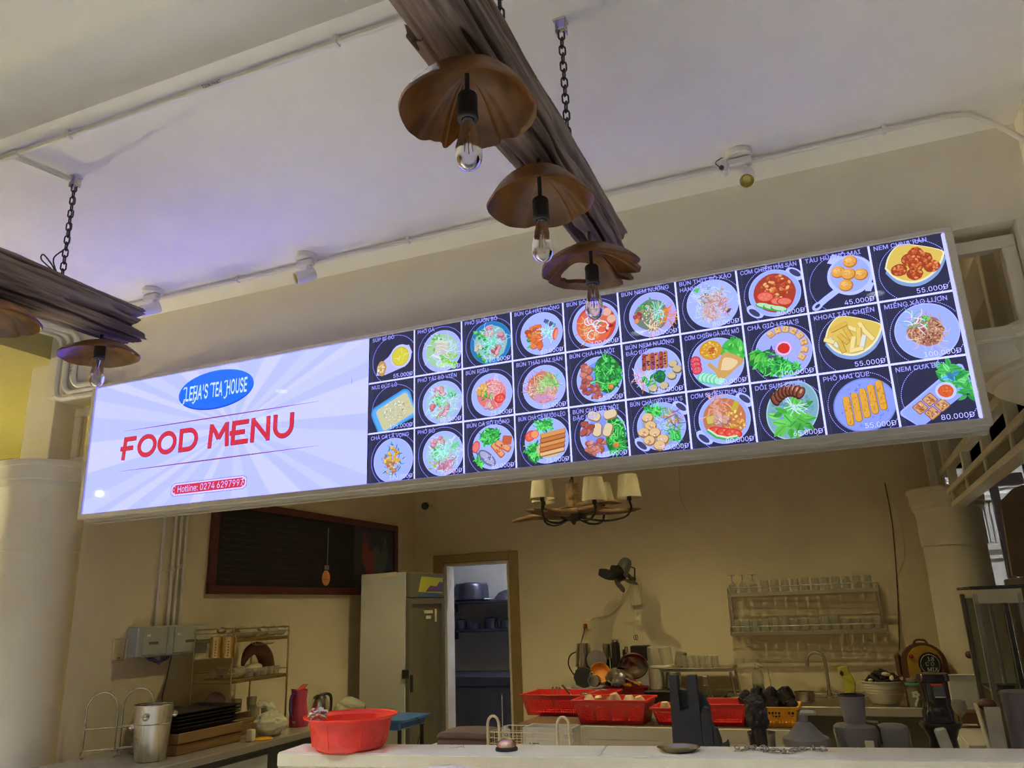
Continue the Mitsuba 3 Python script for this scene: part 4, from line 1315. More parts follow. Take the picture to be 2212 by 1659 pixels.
LX, RX = -2.905, -0.65
rbeam = thing('hanging_beam', 'rugged dark log hanging on chains across the middle, three lamps under it', 'beam')
body = log_mesh(0.62, 2.74, -0.668, 2.965, 0.080, 0.102, 3,
                [(-30, 0.9, 2.1, 0.07, 0.42, 0.4), (12, 1.0, 1.75, 0.05, 0.45, 0.3), (2, 1.85, 2.3, 0.07, 0.5, 0.3), (-62, 1.3, 2.74, 0.07, 0.40, 0.7), (-112, 1.4, 2.74, 0.13, 0.30, 0.8), (-8, 2.25, 2.74, 0.06, 0.35, 0.6), (60, 1.2, 2.4, 0.06, 0.2, 0.4), (175, 0.8, 2.4, 0.1, 0.2, 0.6)],
                lambda y: 1.0 + 0.06 * np.clip((1.9 - y) / 0.6, -1, 1), ragged=0.07)
lobe = log_mesh(1.34, 2.15, -0.722, 2.925, 0.042, 0.055, 8, [(-60, 1.3, 2.1, 0.16, 0.4, 0.6), (200, 1.3, 2.1, 0.16, 0.4, 0.6)], lambda y: 1.0 - 0.7 * np.clip((y - 1.65) / 0.5, 0, 1), ny=140, nt=70, ragged=0.07)
part(rbeam, 'log', body, 'm_log', True)
part(rbeam, 'split_lobe', lobe, 'm_log', True)
lbeam = thing('hanging_beam', 'rugged brown log hanging on a chain at the left edge', 'beam')
body = log_mesh(1.15, 2.50, LX - 0.01, 2.938, 0.098, 0.100, 21,
                [(28, 1.2, 2.6, 0.05, 0.34, 0.35), (-8, 2.05, 2.62, 0.09, 0.34, 0.4), (-42, 1.2, 2.6, 0.06, 0.2, 0.4), (12, 2.3, 2.62, 0.06, 0.4, 0.3), (-100, 1.2, 2.5, 0.1, 0.2, 0.5), (160, 1.2, 2.5, 0.1, 0.2, 0.5)],
                lambda y: 1.0 - 0.16 * np.clip((y - 1.8) / 0.75, 0, 1), ragged=0.06)
part(lbeam, 'log', body, 'm_log', True)

# chains: every link a piece of its own
lw, ll, lr = 0.0105, 0.0195, 0.0030
oval = [(lw * math.cos(a), 0, lw * math.sin(a) + (ll - lw) * (1 if math.sin(a) >= 0 else -1)) for a in np.linspace(0, 2 * PI, 14, endpoint=False) + 0.2]
LINK = mikit.ply(tube(oval, lr, 7, closed=True), 'm_iron', smooth=True)


def chain(x, y, z0, z1, label, x2=None, y2=None):
    x2, y2 = x if x2 is None else x2, y if y2 is None else y2
    k = thing('hanging_chain', label, 'chain')
    pitch = 2 * ll - 2 * lr - 0.0015
    n = int((z1 - z0) / pitch)
    for i in range(n + 1):
        t = i / max(n, 1)
        part(k, 'link', LINK, None, tw=T().translate([x + (x2 - x) * t, y + (y2 - y) * t, z1 - ll - i * pitch]).rotate([0, 0, 1], 35 + 90 * (i % 2)))
    return k


def anchor(x, y, label):
    k = thing('ceiling_anchor', label, 'bracket')
    part(k, 'plate', box(x - 0.022, x + 0.022, y - 0.022, y + 0.022, ZC - 0.006, ZC + 0.002, .002), 'm_steel_brushed')
    part(k, 'bracket', cat(box(x - 0.018, x - 0.014, y - 0.016, y + 0.016, ZC - 0.050, ZC - 0.004), box(x + 0.014, x + 0.018, y - 0.016, y + 0.016, ZC - 0.050, ZC - 0.004), rod((x - 0.020, y, ZC - 0.036), (x + 0.020, y, ZC - 0.036), 0.006)), 'm_steel_brushed')


anchor(-0.622, 2.12, 'small steel bracket on the ceiling that holds the right chain')
chain(-0.622, 2.12, 3.045, ZC - 0.036, 'dark chain from the ceiling to the middle of the big log')
chain(-0.622, 1.565, 3.045, ZC - 0.02, 'dark chain of the big log cut by the top edge')
anchor(LX, 2.12, 'small steel bracket on the ceiling over the left log')
chain(LX, 2.12, 3.03, ZC - 0.036, 'dark chain with a looped wire over the left log')
k = thing('wire_loop', 'thin black wire looped round the chain over the left log', 'wire')
wp = smoothpath([(LX, 2.12, 3.028), (LX - 0.03, 2.11, 3.06), (LX - 0.10, 2.09, 3.125), (LX - 0.095, 2.09, 3.15), (LX - 0.05, 2.10, 3.10), (LX - 0.02, 2.11, 3.05), (LX + 0.01, 2.12, 3.03)], 8)
part(k, 'loop', tube(wp, 0.0030, 6), 'm_black', True)
wp = smoothpath([(LX - 0.02, 2.11, 3.05), (LX - 0.055, 2.11, 3.13), (LX - 0.01, 2.12, 3.17), (LX + 0.012, 2.12, 3.20), (LX + 0.006, 2.12, 3.3), (LX + 0.006, 2.12, 3.47)], 8)
part(k, 'feed', tube(wp, 0.0030, 6), 'm_black', True)


# ---- pendant lamps: burl wood shade, black holder, clear filament bulb
def shade_mesh(r, h, seed, cuts, sq=1.0, rot=0.0, lip=0.25):
    nr, na = 26, 180
    a = np.arange(na) * 2 * PI / na
    rg_ = np.random.default_rng(seed)
    R = np.ones(na)
    for hrm in range(2, 12):
        R += 0.035 / hrm ** 0.7 * rg_.uniform(-1, 1) * np.cos(hrm * a + rg_.uniform(0, 6.3))
    for (deg, wd, dep) in cuts:
        da = (a - math.radians(deg) + PI) % (2 * PI) - PI
        R -= dep * np.exp(-(da / math.radians(wd)) ** 4)
        R -= 0.02 * np.exp(-(da / math.radians(wd * 1.2)) ** 2) * np.sin(a * 23)

    def sheet(off, shrink):
        v = [[0, 0, h + off]]
        for i in range(1, nr + 1):
            t = i / nr
            rr = r * R * t * shrink
            q = np.stack([rr * np.cos(a), rr * sq * np.sin(a), 0 * a], 1)
            n = meshkit.fbm(q * 9 + seed, 3, seed) - 0.5
            zz = h * (1 - t ** 2.3) + off * (1 - 0.55 * t ** 6) + 0.016 * n
            v += np.stack([q[:, 0], q[:, 1], zz], 1).tolist()
        return np.array(v)
    up, lo = sheet(0.009, 1.0), sheet(-0.006, 0.985)
    f = []
    for base, flip in ((0, False), (len(up), True)):
        for q in range(na):
            q2 = (q + 1) % na
            g = [[base, base + 1 + q, base + 1 + q2]]
            for i in range(nr - 1):
                b0, b1 = base + 1 + i * na, base + 1 + (i + 1) * na
                g += [[b0 + q, b1 + q, b1 + q2], [b0 + q, b1 + q2, b0 + q2]]
            f += [t[::-1] for t in g] if flip else g
    e0, e1 = 1 + (nr - 1) * na, len(up) + 1 + (nr - 1) * na
    for q in range(na):
        q2 = (q + 1) % na
        f += [[e0 + q, e1 + q, e1 + q2], [e0 + q, e1 + q2, e0 + q2]]
    m = trimesh.Trimesh(np.vstack([up, lo]), f, process=False)
    return xf(m, rz=rot)


BULB = mikit.ply(lathe([(0.0135, 0), (0.0135, -0.012), (0.0165, -0.025), (0.0235, -0.055), (0.0300, -0.082), (0.0318, -0.098), (0.0300, -0.114), (0.0225, -0.129), (0.0105, -0.137), (0.0035, -0.1385), (0.0015, -0.142), (0, -0.1425)] + [(0, -0.1412), (0.0030, -0.1374), (0.0100, -0.1358), (0.0216, -0.1282), (0.0290, -0.1135), (0.0307, -0.098), (0.0290, -0.0825), (0.0226, -0.0555), (0.0157, -0.0255), (0.0127, -0.012), (0.0127, 0), (0.0135, 0)], 40), 'm_bulb_shell', smooth=60)
HOLD = mikit.ply(lathe([(0, 0.062), (0.020, 0.060), (0.0235, 0.054), (0.0235, 0.004), (0.021, 0.0), (0.0150, -0.001), (0, -0.001)], 28), 'm_black', smooth=35)
RING = mikit.ply(lathe([(0.0150, -0.001), (0.0245, -0.001), (0.0250, -0.005), (0.0235, -0.009), (0.0150, -0.009)], 28), 'm_black_matt', smooth=35)
NECK = mikit.ply(lathe([(0.0132, 0), (0.0132, -0.013), (0.010, -0.015), (0.004, -0.040), (0.0028, -0.055), (0, -0.055)], 20), 'm_chrome', smooth=35)
fil = []
for q in range(4):
    a = q * PI / 2 + 0.4
    fil.append(rod((0.006 * math.cos(a), 0.006 * math.sin(a), -0.055), (0.0095 * math.cos(a), 0.0095 * math.sin(a), -0.092), 0.0011, 6))
FIL = mikit.ply(cat(*fil), 'm_gold', smooth=True)
STEM = mikit.ply(cat(rod((0, 0, -0.04), (0, 0, -0.098), 0.0008, 6), rod((0, 0, -0.054), (0.006, 0, -0.055), 0.0007, 5)), 'm_steel', smooth=True)


def pendant(x, y, zt, zs, zb, mesh, label, ztop):
    """zs: the shade's rim, zt: the holder's top, zb: the bulb's top"""
    k = thing('pendant_lamp', label, 'lamp')
    part(k, 'shade', xf(mesh, (x, y, zs)), 'm_shade', 50)
    tw = T().translate([x, y, zb])
    part(k, 'holder', HOLD, None, tw=tw)
    part(k, 'holder_ring', RING, None, tw=tw)
    b = part(k, 'bulb', BULB, None, tw=tw)
    part(b, 'cap', NECK, None, tw=tw)
    part(b, 'filament', FIL, None, tw=tw)
    part(b, 'stem', STEM, None, tw=tw)
    part(k, 'stalk', rod((x, y, zb + 0.06), (x, y, ztop), 0.006, 8), 'm_black')
    return k


pendant(RX, 1.410, 0, 2.712, 2.698, shade_mesh(0.158, 0.108, 11, [(122, 12, 0.34), (150, 10, 0.16), (75, 7, 0.10)]), 'nearest brown wood-shell pendant with a clear bulb under the big log', 2.93)
pendant(RX, 1.895, 0, 2.718, 2.674, shade_mesh(0.156, 0.100, 12, [(115, 9, 0.12), (60, 8, 0.08)], 0.95), 'middle brown wood-shell pendant with a clear bulb under the big log', 2.93)
# third shade: a hole and notches in its far side
m = shade_mesh(0.172, 0.078, 13, [(180, 6, 0.06), (58, 5, 0.36), (38, 7, 0.42), (8, 8, 0.1)], 1.0)
M3 = m3.Manifold(m3.Mesh(vert_properties=np.asarray(m.vertices, np.float32), tri_verts=np.asarray(m.faces, np.uint32)))
if M3.status() == m3.Error.NoError:
    hole = xf(lump((0, 0, 0), 0.05, 3, 0.3, 1.6, (1.25, 0.75, 3.0), 4), (-0.072, 0.085, 0.02), rz=0.5)
    H3 = m3.Manifold(m3.Mesh(vert_properties=np.asarray(hole.vertices, np.float32), tri_verts=np.asarray(hole.faces, np.uint32)))
    m = M3 - H3
    mm = m.to_mesh()
    m = trimesh.Trimesh(mm.vert_properties[:, :3], mm.tri_verts, process=False)
pendant(RX, 2.405, 0, 2.716, 2.676, m, 'farthest wood-shell pendant of the big log, with a torn hole in its shade', 2.93)
pendant(LX, 2.345, 0, 2.745, 2.742, shade_mesh(0.182, 0.055, 14, [(150, 8, 0.05), (20, 6, 0.06)], 0.85), 'brown wood-shell pendant with a clear bulb at the end of the left log', 2.86)
pendant(LX - 0.02, 1.86, 0, 2.745, 2.735, shade_mesh(0.19, 0.085, 15, [(100, 9, 0.06)], 0.9), 'brown wood-shell pendant cut by the left edge under the left log', 2.86)

# ---- conduits
PR = 0.0115


def clip(k, x, y, z, r=PR, axis='x'):
    if axis == 'x':
        part(k, 'clip', cat(box(x - 0.008, x + 0.008, y - r - 0.004, y + r + 0.004, z - r - 0.004, z + r + 0.010, .003)), 'm_white_paint')
    else:
        part(k, 'clip', cat(box(x - 0.002, x + r + 0.004, y - r - 0.004, y + r + 0.004, z - 0.008, z + 0.008, .003)), 'm_white_paint')


zp = ZC - PR - 0.008
k = thing('ceiling_conduit', 'white cable pipe along the ceiling near the step, printed with grey letters', 'pipe')
part(k, 'pipe', rod((-4.8, 1.866, zp), (1.6, 1.866, zp), PR, 14), 'm_white_paint')
for x in (-3.9, -2.63, -1.35, 0.2):
    clip(k, x, 1.866, zp)
part(k, 'coupling', cat(rod((-3.04, 1.866, zp), (-2.92, 1.866, zp), PR + 0.003, 14), rod((-2.965, 1.866, zp), (-2.955, 1.90, zp), PR + 0.002, 12)), 'm_white_paint')
tm = meshkit.text_mesh('TIEN PHAT', 0.012, 0.0006)
tm = xf(tm, (0, 0, 0), rx=PI / 2 + 0.9)
part(k, 'print', xf(tm, (-1.93, 1.866 - PR * 0.86, zp - 0.012)), 'm_ink')
k = thing('branch_rail', 'short white rail from the ceiling pipe to the left chain', 'pipe')
part(k, 'rail', tube([(-2.958, 1.885, zp), (-2.93, 2.0, zp), (-2.91, 2.10, zp)], 0.013, 12), 'm_white_paint')
zp2 = ZC - PR - 0.012
k = thing('ceiling_conduit', 'long white cable pipe on the ceiling above the sign, linking the spots', 'pipe')
pts = [(-4.55, 3.27, zp2), (0.60, 3.27, zp2)] + smoothpath([(0.66, 3.275, zp2), (0.76, 3.31, zp2), (0.86, 3.36, zp2 - 0.05), (0.96, 3.42, zp2 - 0.12)], 5).tolist()
part(k, 'pipe', tube(pts, PR, 14), 'm_white_paint', 50)
for x in (-3.0, -1.87, -0.8, 0.43):
    clip(k, x, 3.27, zp2)


def spot(x, y, aim, label, cam=False):
    k = thing('ceiling_spot', label, 'lamp')
    part(k, 'base', cyl((x, y), 0.058, ZC - 0.032, ZC + 0.001, 36, b=0.005), 'm_white_paint', 40)
    part(k, 'body', cat(box(x - 0.050, x + 0.050, y - 0.022, y + 0.022, ZC - 0.072, ZC - 0.034, .006), rod((x + 0.02, y, ZC - 0.07), (x + 0.02, y, ZC - 0.115), 0.013, 12)), 'm_white_paint')
    d = np.array(aim, float)
    d /= np.linalg.norm(d)
    c = np.array([x + 0.02, y, ZC - 0.125])
    u = np.cross(d, [0, 0, 1.0])
    rx_ = math.acos(d[2])
    M = trimesh.geometry.align_vectors([0, 0, 1], d)
    head = lathe([(0, -0.05), (0.030, -0.048), (0.034, -0.042), (0.034, 0.062), (0.031, 0.064), (0.030, 0.060), (0.028, 0.02), (0, 0.018)], 32)
    head.apply_transform(M)
    head.apply_translation(c + d * 0.01)
    h = part(k, 'head', head, 'm_white_paint', 35)
    lens = lathe([(0.030, 0.058), (0.027, 0.030), (0.018, 0.026), (0.018, 0.034), (0.008, 0.037), (0, 0.037)], 28)
    lens.apply_transform(M)
    lens.apply_translation(c + d * 0.01)
    part(h, 'reflector', lens, 'm_spot_led', 35)
    if cam:
        part(k, 'end_box', cat(box(x - 0.085, x - 0.055, y - 0.028, y + 0.02, ZC - 0.10, ZC - 0.03, .01)), 'm_white_paint')
        part(k, 'connector', ball((x - 0.078, y - 0.032, ZC - 0.075), 0.011, 2), 'm_black', True)
        part(k, 'wire', tube(smoothpath([(x - 0.07, y - 0.02, ZC - 0.02), (x - 0.10, y - 0.035, ZC - 0.045), (x - 0.085, y - 0.035, ZC - 0.075)], 6), 0.0022, 6), 'm_black', True)
    return k


spot(-3.57, 3.19, (-0.55, -0.75, -0.45), 'white ceiling spot over the left end of the sign')
spot(-2.48, 3.21, (-0.62, -0.70, -0.45), 'white ceiling spot left of the big log')
spot(-0.16, 3.21, (0.02, -0.72, -0.75), 'white ceiling spot right of the big log, with a loose black wire', True)

# pipes that drop from the left ceiling corner and turn behind the sign
zb_ = 3.12
for i, (x, r, lab) in enumerate([(-4.675, 0.018, 'leftmost of the pale pipes bending behind the sign, hard on the pier'), (-4.605, 0.017, 'middle pale pipe that bends behind the left end of the sign'), (-4.53, 0.019, 'rightmost pale pipe that bends behind the sign, with black letters')]):
    k = thing('wall_pipe', lab, 'pipe')
    y = YW - r - 0.004
    zt = zb_ + 0.055 * i
    zt = 3.045 + 0.036 * i
    p = [(x - 0.12, 2.2, ZC - 0.03), (x, y - 0.08, ZC - 0.03)] + arc((x, y - 0.06, ZC - 0.09), 0.06, 90, 0, 6, 'yz') + [(x, y, 3.3), (x, y, zt + 0.09)] + [(x + 0.09 - 0.09 * math.cos(t), y, zt + 0.09 - 0.09 * math.sin(t)) for t in np.linspace(0.15, PI / 2, 7)] + [(-4.226, y, zt)]
    part(k, 'pipe', tube(p, r, 14), 'm_white_paint', 50)
    if i == 2:
        t_ = xf(meshkit.text_mesh('1 N 1', 0.016, 0.0006), rx=PI / 2, ry=PI / 2)
        part(k, 'print', xf(t_, (x - 0.008, y - r - 0.0012, zt + 0.14)), 'm_ink')
    for z in (3.40, 3.36):
        if i == 1:
            part(k, 'strap', box(x - 0.06, x + 0.12, y - r - 0.003, y - r, z - 0.003, z + 0.003), 'm_white_paint')
k = thing('side_pipe', 'thin white pipe running down the beam face at the far left', 'pipe')
part(k, 'pipe', tube(smoothpath([(-4.79, 3.2, 3.50), (-4.79, 3.10, 3.40), (-4.785, 2.98, 3.35), (-4.79, 2.5, 3.345)], 5), 0.010, 10), 'm_white_paint', 50)
# ================================================================ the bar counter and what stands on it
CA, CB = np.array([-2.126, 2.711]), np.array([0.447, 3.038])
CD = (CB - CA) / np.linalg.norm(CB - CA)
CN = np.array([-CD[1], CD[0]])                     # away from the viewer
CR = math.atan2(CD[1], CD[0])
CZ = 1.10


def on_bar(u, v, z=0.0):
    """u metres along the front edge from the left end, v metres back"""
    q = CA + CD * u + CN * v
    return (q[0], q[1], z)


def bar(m):
    return xf(m, on_bar(0, 0), rz=CR)


bar_k = thing('bar_counter', 'white beadboard bar counter with a pale ledge along the bottom', 'counter')
part(bar_k, 'top_slab', bar(box(0, 1.262, 0, 0.205, CZ - 0.036, CZ, .004)), 'm_counter_top', label='left length of the ledge')
part(bar_k, 'top_slab', bar(box(1.264, 3.3, 0, 0.205, CZ - 0.036, CZ, .004)), 'm_counter_top', label='right length of the ledge')
part(bar_k, 'fascia', bar(cat(box(0.0, 3.3, -0.004, 0.02, CZ - 0.050, CZ - 0.005, .003), box(0.0, 3.3, 0.004, 0.03, CZ - 0.062, CZ - 0.050, .002))), 'm_cream_paint')
part(bar_k, 'body', bar(cat(box(0.02, 3.3, 0.030, 0.18, 0, CZ - 0.036), box(0.012, 0.05, 0.014, 0.19, 0, CZ - 0.05, .003))), 'm_cream_paint')
n = 0
for u in np.arange(0.055, 2.95, 0.0765):
    part(bar_k, 'plank', bar(box(u, u + 0.073, 0.016, 0.032, 0.05, CZ - 0.060, .003)), 'm_cream_paint')

# ---- red colander bowl
k = thing('colander', 'round orange-red plastic colander at the left end of the bar ledge', 'bowl')
bx, by, _ = on_bar(0.255, 0.108)


def open_basket(prof, n, c, th=0.003, sx=1.0, sy=1.0):
    p = [(r, z) for r, z in prof]
    q = [(max(r - th, 0), z + (th if i == 0 else 0)) for i, (r, z) in enumerate(prof)]
    return lathe([(0, p[0][1])] + p + q[::-1] + [(0, p[0][1] + th)], n, c, sx, sy)


CP = [(0.0, 0.122), (0.006, 0.134), (0.03, 0.148), (0.07, 0.156), (0.108, 0.162), (0.112, 0.166), (0.118, 0.184), (0.123, 0.186)]
zs_ = np.concatenate([[0.0, 0.006, 0.014], np.arange(0.020, 0.092, 0.0022), [0.1, 0.108, 0.112, 0.118, 0.123]])
nt_ = 450
ang_ = np.arange(nt_) * 2 * PI / nt_
V, F = [], []
for off in (0.0, 0.0028):
    for z in zs_:
        r = np.interp(z, [q[0] for q in CP], [q[1] for q in CP]) - off
        V.append(np.stack([bx + r * np.cos(ang_), by + r * np.sin(ang_), np.full(nt_, CZ + z + (off if z == 0 else 0))], 1))
nz_ = len(zs_)
zm = (zs_[:-1] + zs_[1:]) / 2
sec = np.abs((ang_ % (PI / 2)) - PI / 4)
for i in range(nz_ - 1):
    for q in range(nt_):
        if i % 2 and q % 2 and 3 <= i < nz_ - 6 and sec[q] < 0.52 * math.sqrt(max(0.0, 1 - ((zm[i] - 0.052) / 0.040) ** 2)):
            continue                                   # a real hole
        q2 = (q + 1) % nt_
        for L_, flip in ((0, 1), (nz_ * nt_, -1)):
            t4 = [L_ + i * nt_ + q, L_ + i * nt_ + q2, L_ + (i + 1) * nt_ + q2, L_ + (i + 1) * nt_ + q]
            F += [[t4[0], t4[1], t4[2]][::flip], [t4[0], t4[2], t4[3]][::flip]]
top0, top1 = (nz_ - 1) * nt_, (2 * nz_ - 1) * nt_
for q in range(nt_):
    q2 = (q + 1) % nt_
    F += [[top0 + q, top0 + q2, top1 + q2], [top0 + q, top1 + q2, top1 + q]]
part(k, 'bowl', trimesh.Trimesh(np.vstack(V), F, process=False), 'm_orange_red', 30)
part(k, 'base', cyl((bx, by), 0.122, CZ + 0.0005, CZ + 0.0035, 60), 'm_orange_red')
ribs = []
for i in range(8):
    a = i * 2 * PI / 8 + (0.0 if i % 2 == 0 else 0.05)
    ribs.append(rod((bx + 0.147 * math.cos(a), by + 0.147 * math.sin(a), CZ + 0.018), (bx + 0.161 * math.cos(a), by + 0.161 * math.sin(a), CZ + 0.108), 0.003, 6))
for r_ in ribs:
    part(k, 'rib', r_, 'm_orange_red')
k = thing('knotted_bag', 'crumpled clear bag with dark red bits on the rim of the red colander', 'bag')
part(k, 'bag', lump((bx - 0.115, by - 0.06, CZ + 0.128), 0.034, 3, 0.5, 3.4, (1.2, 0.9, 0.7), 2), 'm_plastic_bag', 20)
part(k, 'contents', lump((bx - 0.115, by - 0.064, CZ + 0.136), 0.026, 3, 0.5, 3, (1.2, 0.9, 0.6), 5), 'm_dark_red', 20)

# ---- screw, bell, dish, chain
k = thing('screw', 'small loose screw lying on the ledge left of the bell', 'screw')
x, y, _ = on_bar(0.70, 0.13)
part(k, 'shank', rod((x - 0.028, y - 0.02, CZ + 0.002), (x + 0.018, y + 0.008, CZ + 0.005), 0.001, 6, 0.0022), 'm_steel')
part(k, 'head', rod((x + 0.018, y + 0.008, CZ + 0.005), (x + 0.0205, y + 0.0095, CZ + 0.0052), 0.005, 12), 'm_steel')
k = thing('call_bell', 'pink metal call bell with a black foot on the ledge', 'bell')
x, y, _ = on_bar(0.905, 0.085)
part(k, 'foot', lathe([(0, 0), (0.040, 0), (0.042, 0.003), (0.041, 0.010), (0.036, 0.0125), (0, 0.0125)], 36, (x, y, CZ)), 'm_black', 35)
part(k, 'dome', lathe([(0.036, 0.0135), (0.0365, 0.018), (0.034, 0.026), (0.028, 0.034), (0.018, 0.039), (0, 0.041)], 36, (x, y, CZ)), 'm_rose', 50)
part(k, 'button', cat(cyl((x, y), 0.0025, CZ + 0.04, CZ + 0.052, 10), ball((x, y, CZ + 0.053), 0.006, 2)), 'm_steel')
k = thing('metal_dish', 'flat round metal dish lying on the ledge', 'plate')
x, y, _ = on_bar(1.535, 0.105)
part(k, 'dish', open_basket([(0.052, 0.0), (0.060, 0.004), (0.070, 0.012), (0.076, 0.014)], 48, (x, y, CZ), 0.0015), 'm_steel', 30)
k = thing('loose_chain', 'loose steel chain heaped on the ledge right of the dish', 'chain')
rc = np.random.default_rng(5)
ol = [(0.0115 * math.cos(a), 0.0065 * math.sin(a), 0) for a in np.linspace(0, 2 * PI, 12, endpoint=False)]
L2 = mikit.ply(tube(ol, 0.0018, 6, closed=True), 'm_steel', smooth=True)
for i in range(46):
    t = i / 45
    u = 1.735 + 0.29 * t + 0.006 * rc.uniform(-1, 1)
    heap = 1 if abs(t - 0.55) < 0.12 or rc.uniform() < 0.2 else 0
    x, y, _ = on_bar(u, 0.10 + 0.035 * math.sin(9 * t) + 0.012 * rc.uniform(-1, 1))
    z = CZ + 0.003 + heap * rc.uniform(0.002, 0.010)
    part(k, 'link', L2, None, tw=T().translate([x, y, z]).rotate([0, 0, 1], rc.uniform(0, 180)).rotate([1, 0, 0], rc.uniform(-25, 25) + (60 if heap else 0)).rotate([0, 1, 0], rc.uniform(-12, 12)))

# ---- cloth-covered chair whose top just enters the picture
k = thing('covered_chair', 'peak of a mauve cloth cover at the bottom edge in front of the counter', 'chair')
vx, vy = -1.17, 2.30
pv, pf = [], []
na = 28
for (s, z) in ((0.0, 1.158), (0.06, 1.153), (0.14, 1.138), (0.2, 1.118), (0.26, 1.085), (0.28, 1.03), (0.29, 0.7), (0.31, 0.02)):
    for i in range(na):
        a = i * 2 * PI / na
        w = 1 + (0.05 * math.sin(5 * a) if s > 0.1 else 0)
        pv.append([vx + s * w * math.cos(a) * 0.95, vy + s * w * 0.55 * math.sin(a), z])
for i in range(7):
    for q in range(na):
        q2 = (q + 1) % na
        pf += [[i * na + q, (i + 1) * na + q, (i + 1) * na + q2], [i * na + q, (i + 1) * na + q2, i * na + q2]]
part(k, 'cover', trimesh.Trimesh(pv, pf, process=False), 'm_lavender', 50)

# ---- low work counter right behind the bar
wz = 0.90
k = thing('prep_counter', 'low work counter hidden behind the bar ledge', 'counter')
part(k, 'top', box(-0.95, 0.95, 3.30, 3.95, wz - 0.04, wz, .004), 'm_grey_top')
part(k, 'body', box(-0.93, 0.93, 3.34, 3.93, 0, wz - 0.04), 'm_white_paint')
k = thing('low_shelf', 'low shelf behind the left half of the bar ledge', 'shelf')
part(k, 'top', box(-1.85, -1.0, 3.16, 3.55, 0.99, 1.02, .003), 'm_cream_paint')
part(k, 'body', box(-1.83, -1.02, 3.18, 3.53, 0, 0.99), 'm_cream_paint')

# brown seat cushions
for i, (z, lab) in enumerate([(1.02, 'lowest'), (1.048, 'middle'), (1.077, 'top')]):
    k = thing('seat_cushion', lab + ' brown cushion of the stack behind the ledge', 'cushion')
    m = box(-1.700, -1.468, 3.22, 3.43, z, z + 0.031, .011)
    m = m.subdivide().subdivide().subdivide()
    v = m.vertices
    cxn, cyn = (v[:, 0] + 1.584) / 0.116, (v[:, 1] - 3.325) / 0.105
    top = v[:, 2] > z + 0.016
    v[:, 2] += np.where(top, 0.008 * np.clip((1 - cxn ** 2) * (1 - cyn ** 2), 0, 1) - 0.003 * (i == 2) * np.abs(cxn), 0)
    m.vertices = v
    m = xf(m, (0, 0, 0))
    part(k, 'pad', m, 'm_cushion', 50)

# wire basket with arched handles
k = thing('wire_basket', 'cream wire basket with arched cane handles behind the call bell', 'basket')
X0, X1, Y0, Y1, z0, z1 = -1.455, -1.085, 3.24, 3.44, 1.022, 1.112
wires = []
for z in np.linspace(z0 + 0.002, z1, 5):
    wires.append(tube([(X0, Y0, z), (X1, Y0, z), (X1, Y1, z), (X0, Y1, z)], 0.0016 if z < z1 - 0.001 else 0.0026, 6, closed=True))
for x in np.linspace(X0, X1, 19):
    wires += [rod((x, Y0, z0), (x, Y0, z1), 0.0013, 5), rod((x, Y1, z0), (x, Y1, z1), 0.0013, 5)]
for y in np.linspace(Y0, Y1, 9)[1:-1]:
    wires += [rod((X0, y, z0), (X0, y, z1), 0.0013, 5), rod((X1, y, z0), (X1, y, z1), 0.0013, 5)]
wires += [rod((X0, y, z0 + 0.002), (X1, y, z0 + 0.002), 0.0013, 5) for y in np.linspace(Y0, Y1, 7)]
part(k, 'wires', cat(*wires), 'm_cream_paint')
for x in (X0 + 0.02, X1 - 0.04):
    h = [(x - 0.028, Y0 - 0.006, z0 + 0.01), (x - 0.026, Y0 - 0.006, z1 + 0.01)] + [(x - 0.026 * math.cos(t), Y0 - 0.006, z1 + 0.028 + 0.036 * math.sin(t)) for t in np.linspace(0.1, PI - 0.1, 10)] + [(x + 0.026, Y0 - 0.006, z1 + 0.01), (x + 0.028, Y0 - 0.006, z0 + 0.01)]
    part(k, 'handle', tube(h, 0.0058, 10), 'm_cream_paint', 50)
k = thing('white_box', 'white open carton with letters inside the wire basket', 'box')
part(k, 'carton', cat(box(-1.33, -1.11, 3.30, 3.31, z0 + 0.005, z1 + 0.012), box(-1.33, -1.11, 3.41, 3.42, z0 + 0.005, z1 + 0.012), box(-1.33, -1.32, 3.30, 3.42, z0 + 0.005, z1 + 0.012), box(-1.12, -1.11, 3.30, 3.42, z0 + 0.005, z1 + 0.012), box(-1.33, -1.11, 3.30, 3.42, z0 + 0.004, z0 + 0.012)), 'm_white_plastic')
part(k, 'lettering', xf(meshkit.text_mesh('VEL', 0.02, 0.0008, True), (-1.30, 3.2995, z0 + 0.022), rx=PI / 2), 'm_ink')
single('small_bottle', cat(cyl((-1.41, 3.31), 0.019, z0 + 0.004, z1 + 0.004, 20, b=.004), cyl((-1.41, 3.31), 0.008, z1, z1 + 0.016, 14)), 'm_white_plastic', 'small white bottle standing in the wire basket left of the carton', 'bottle')

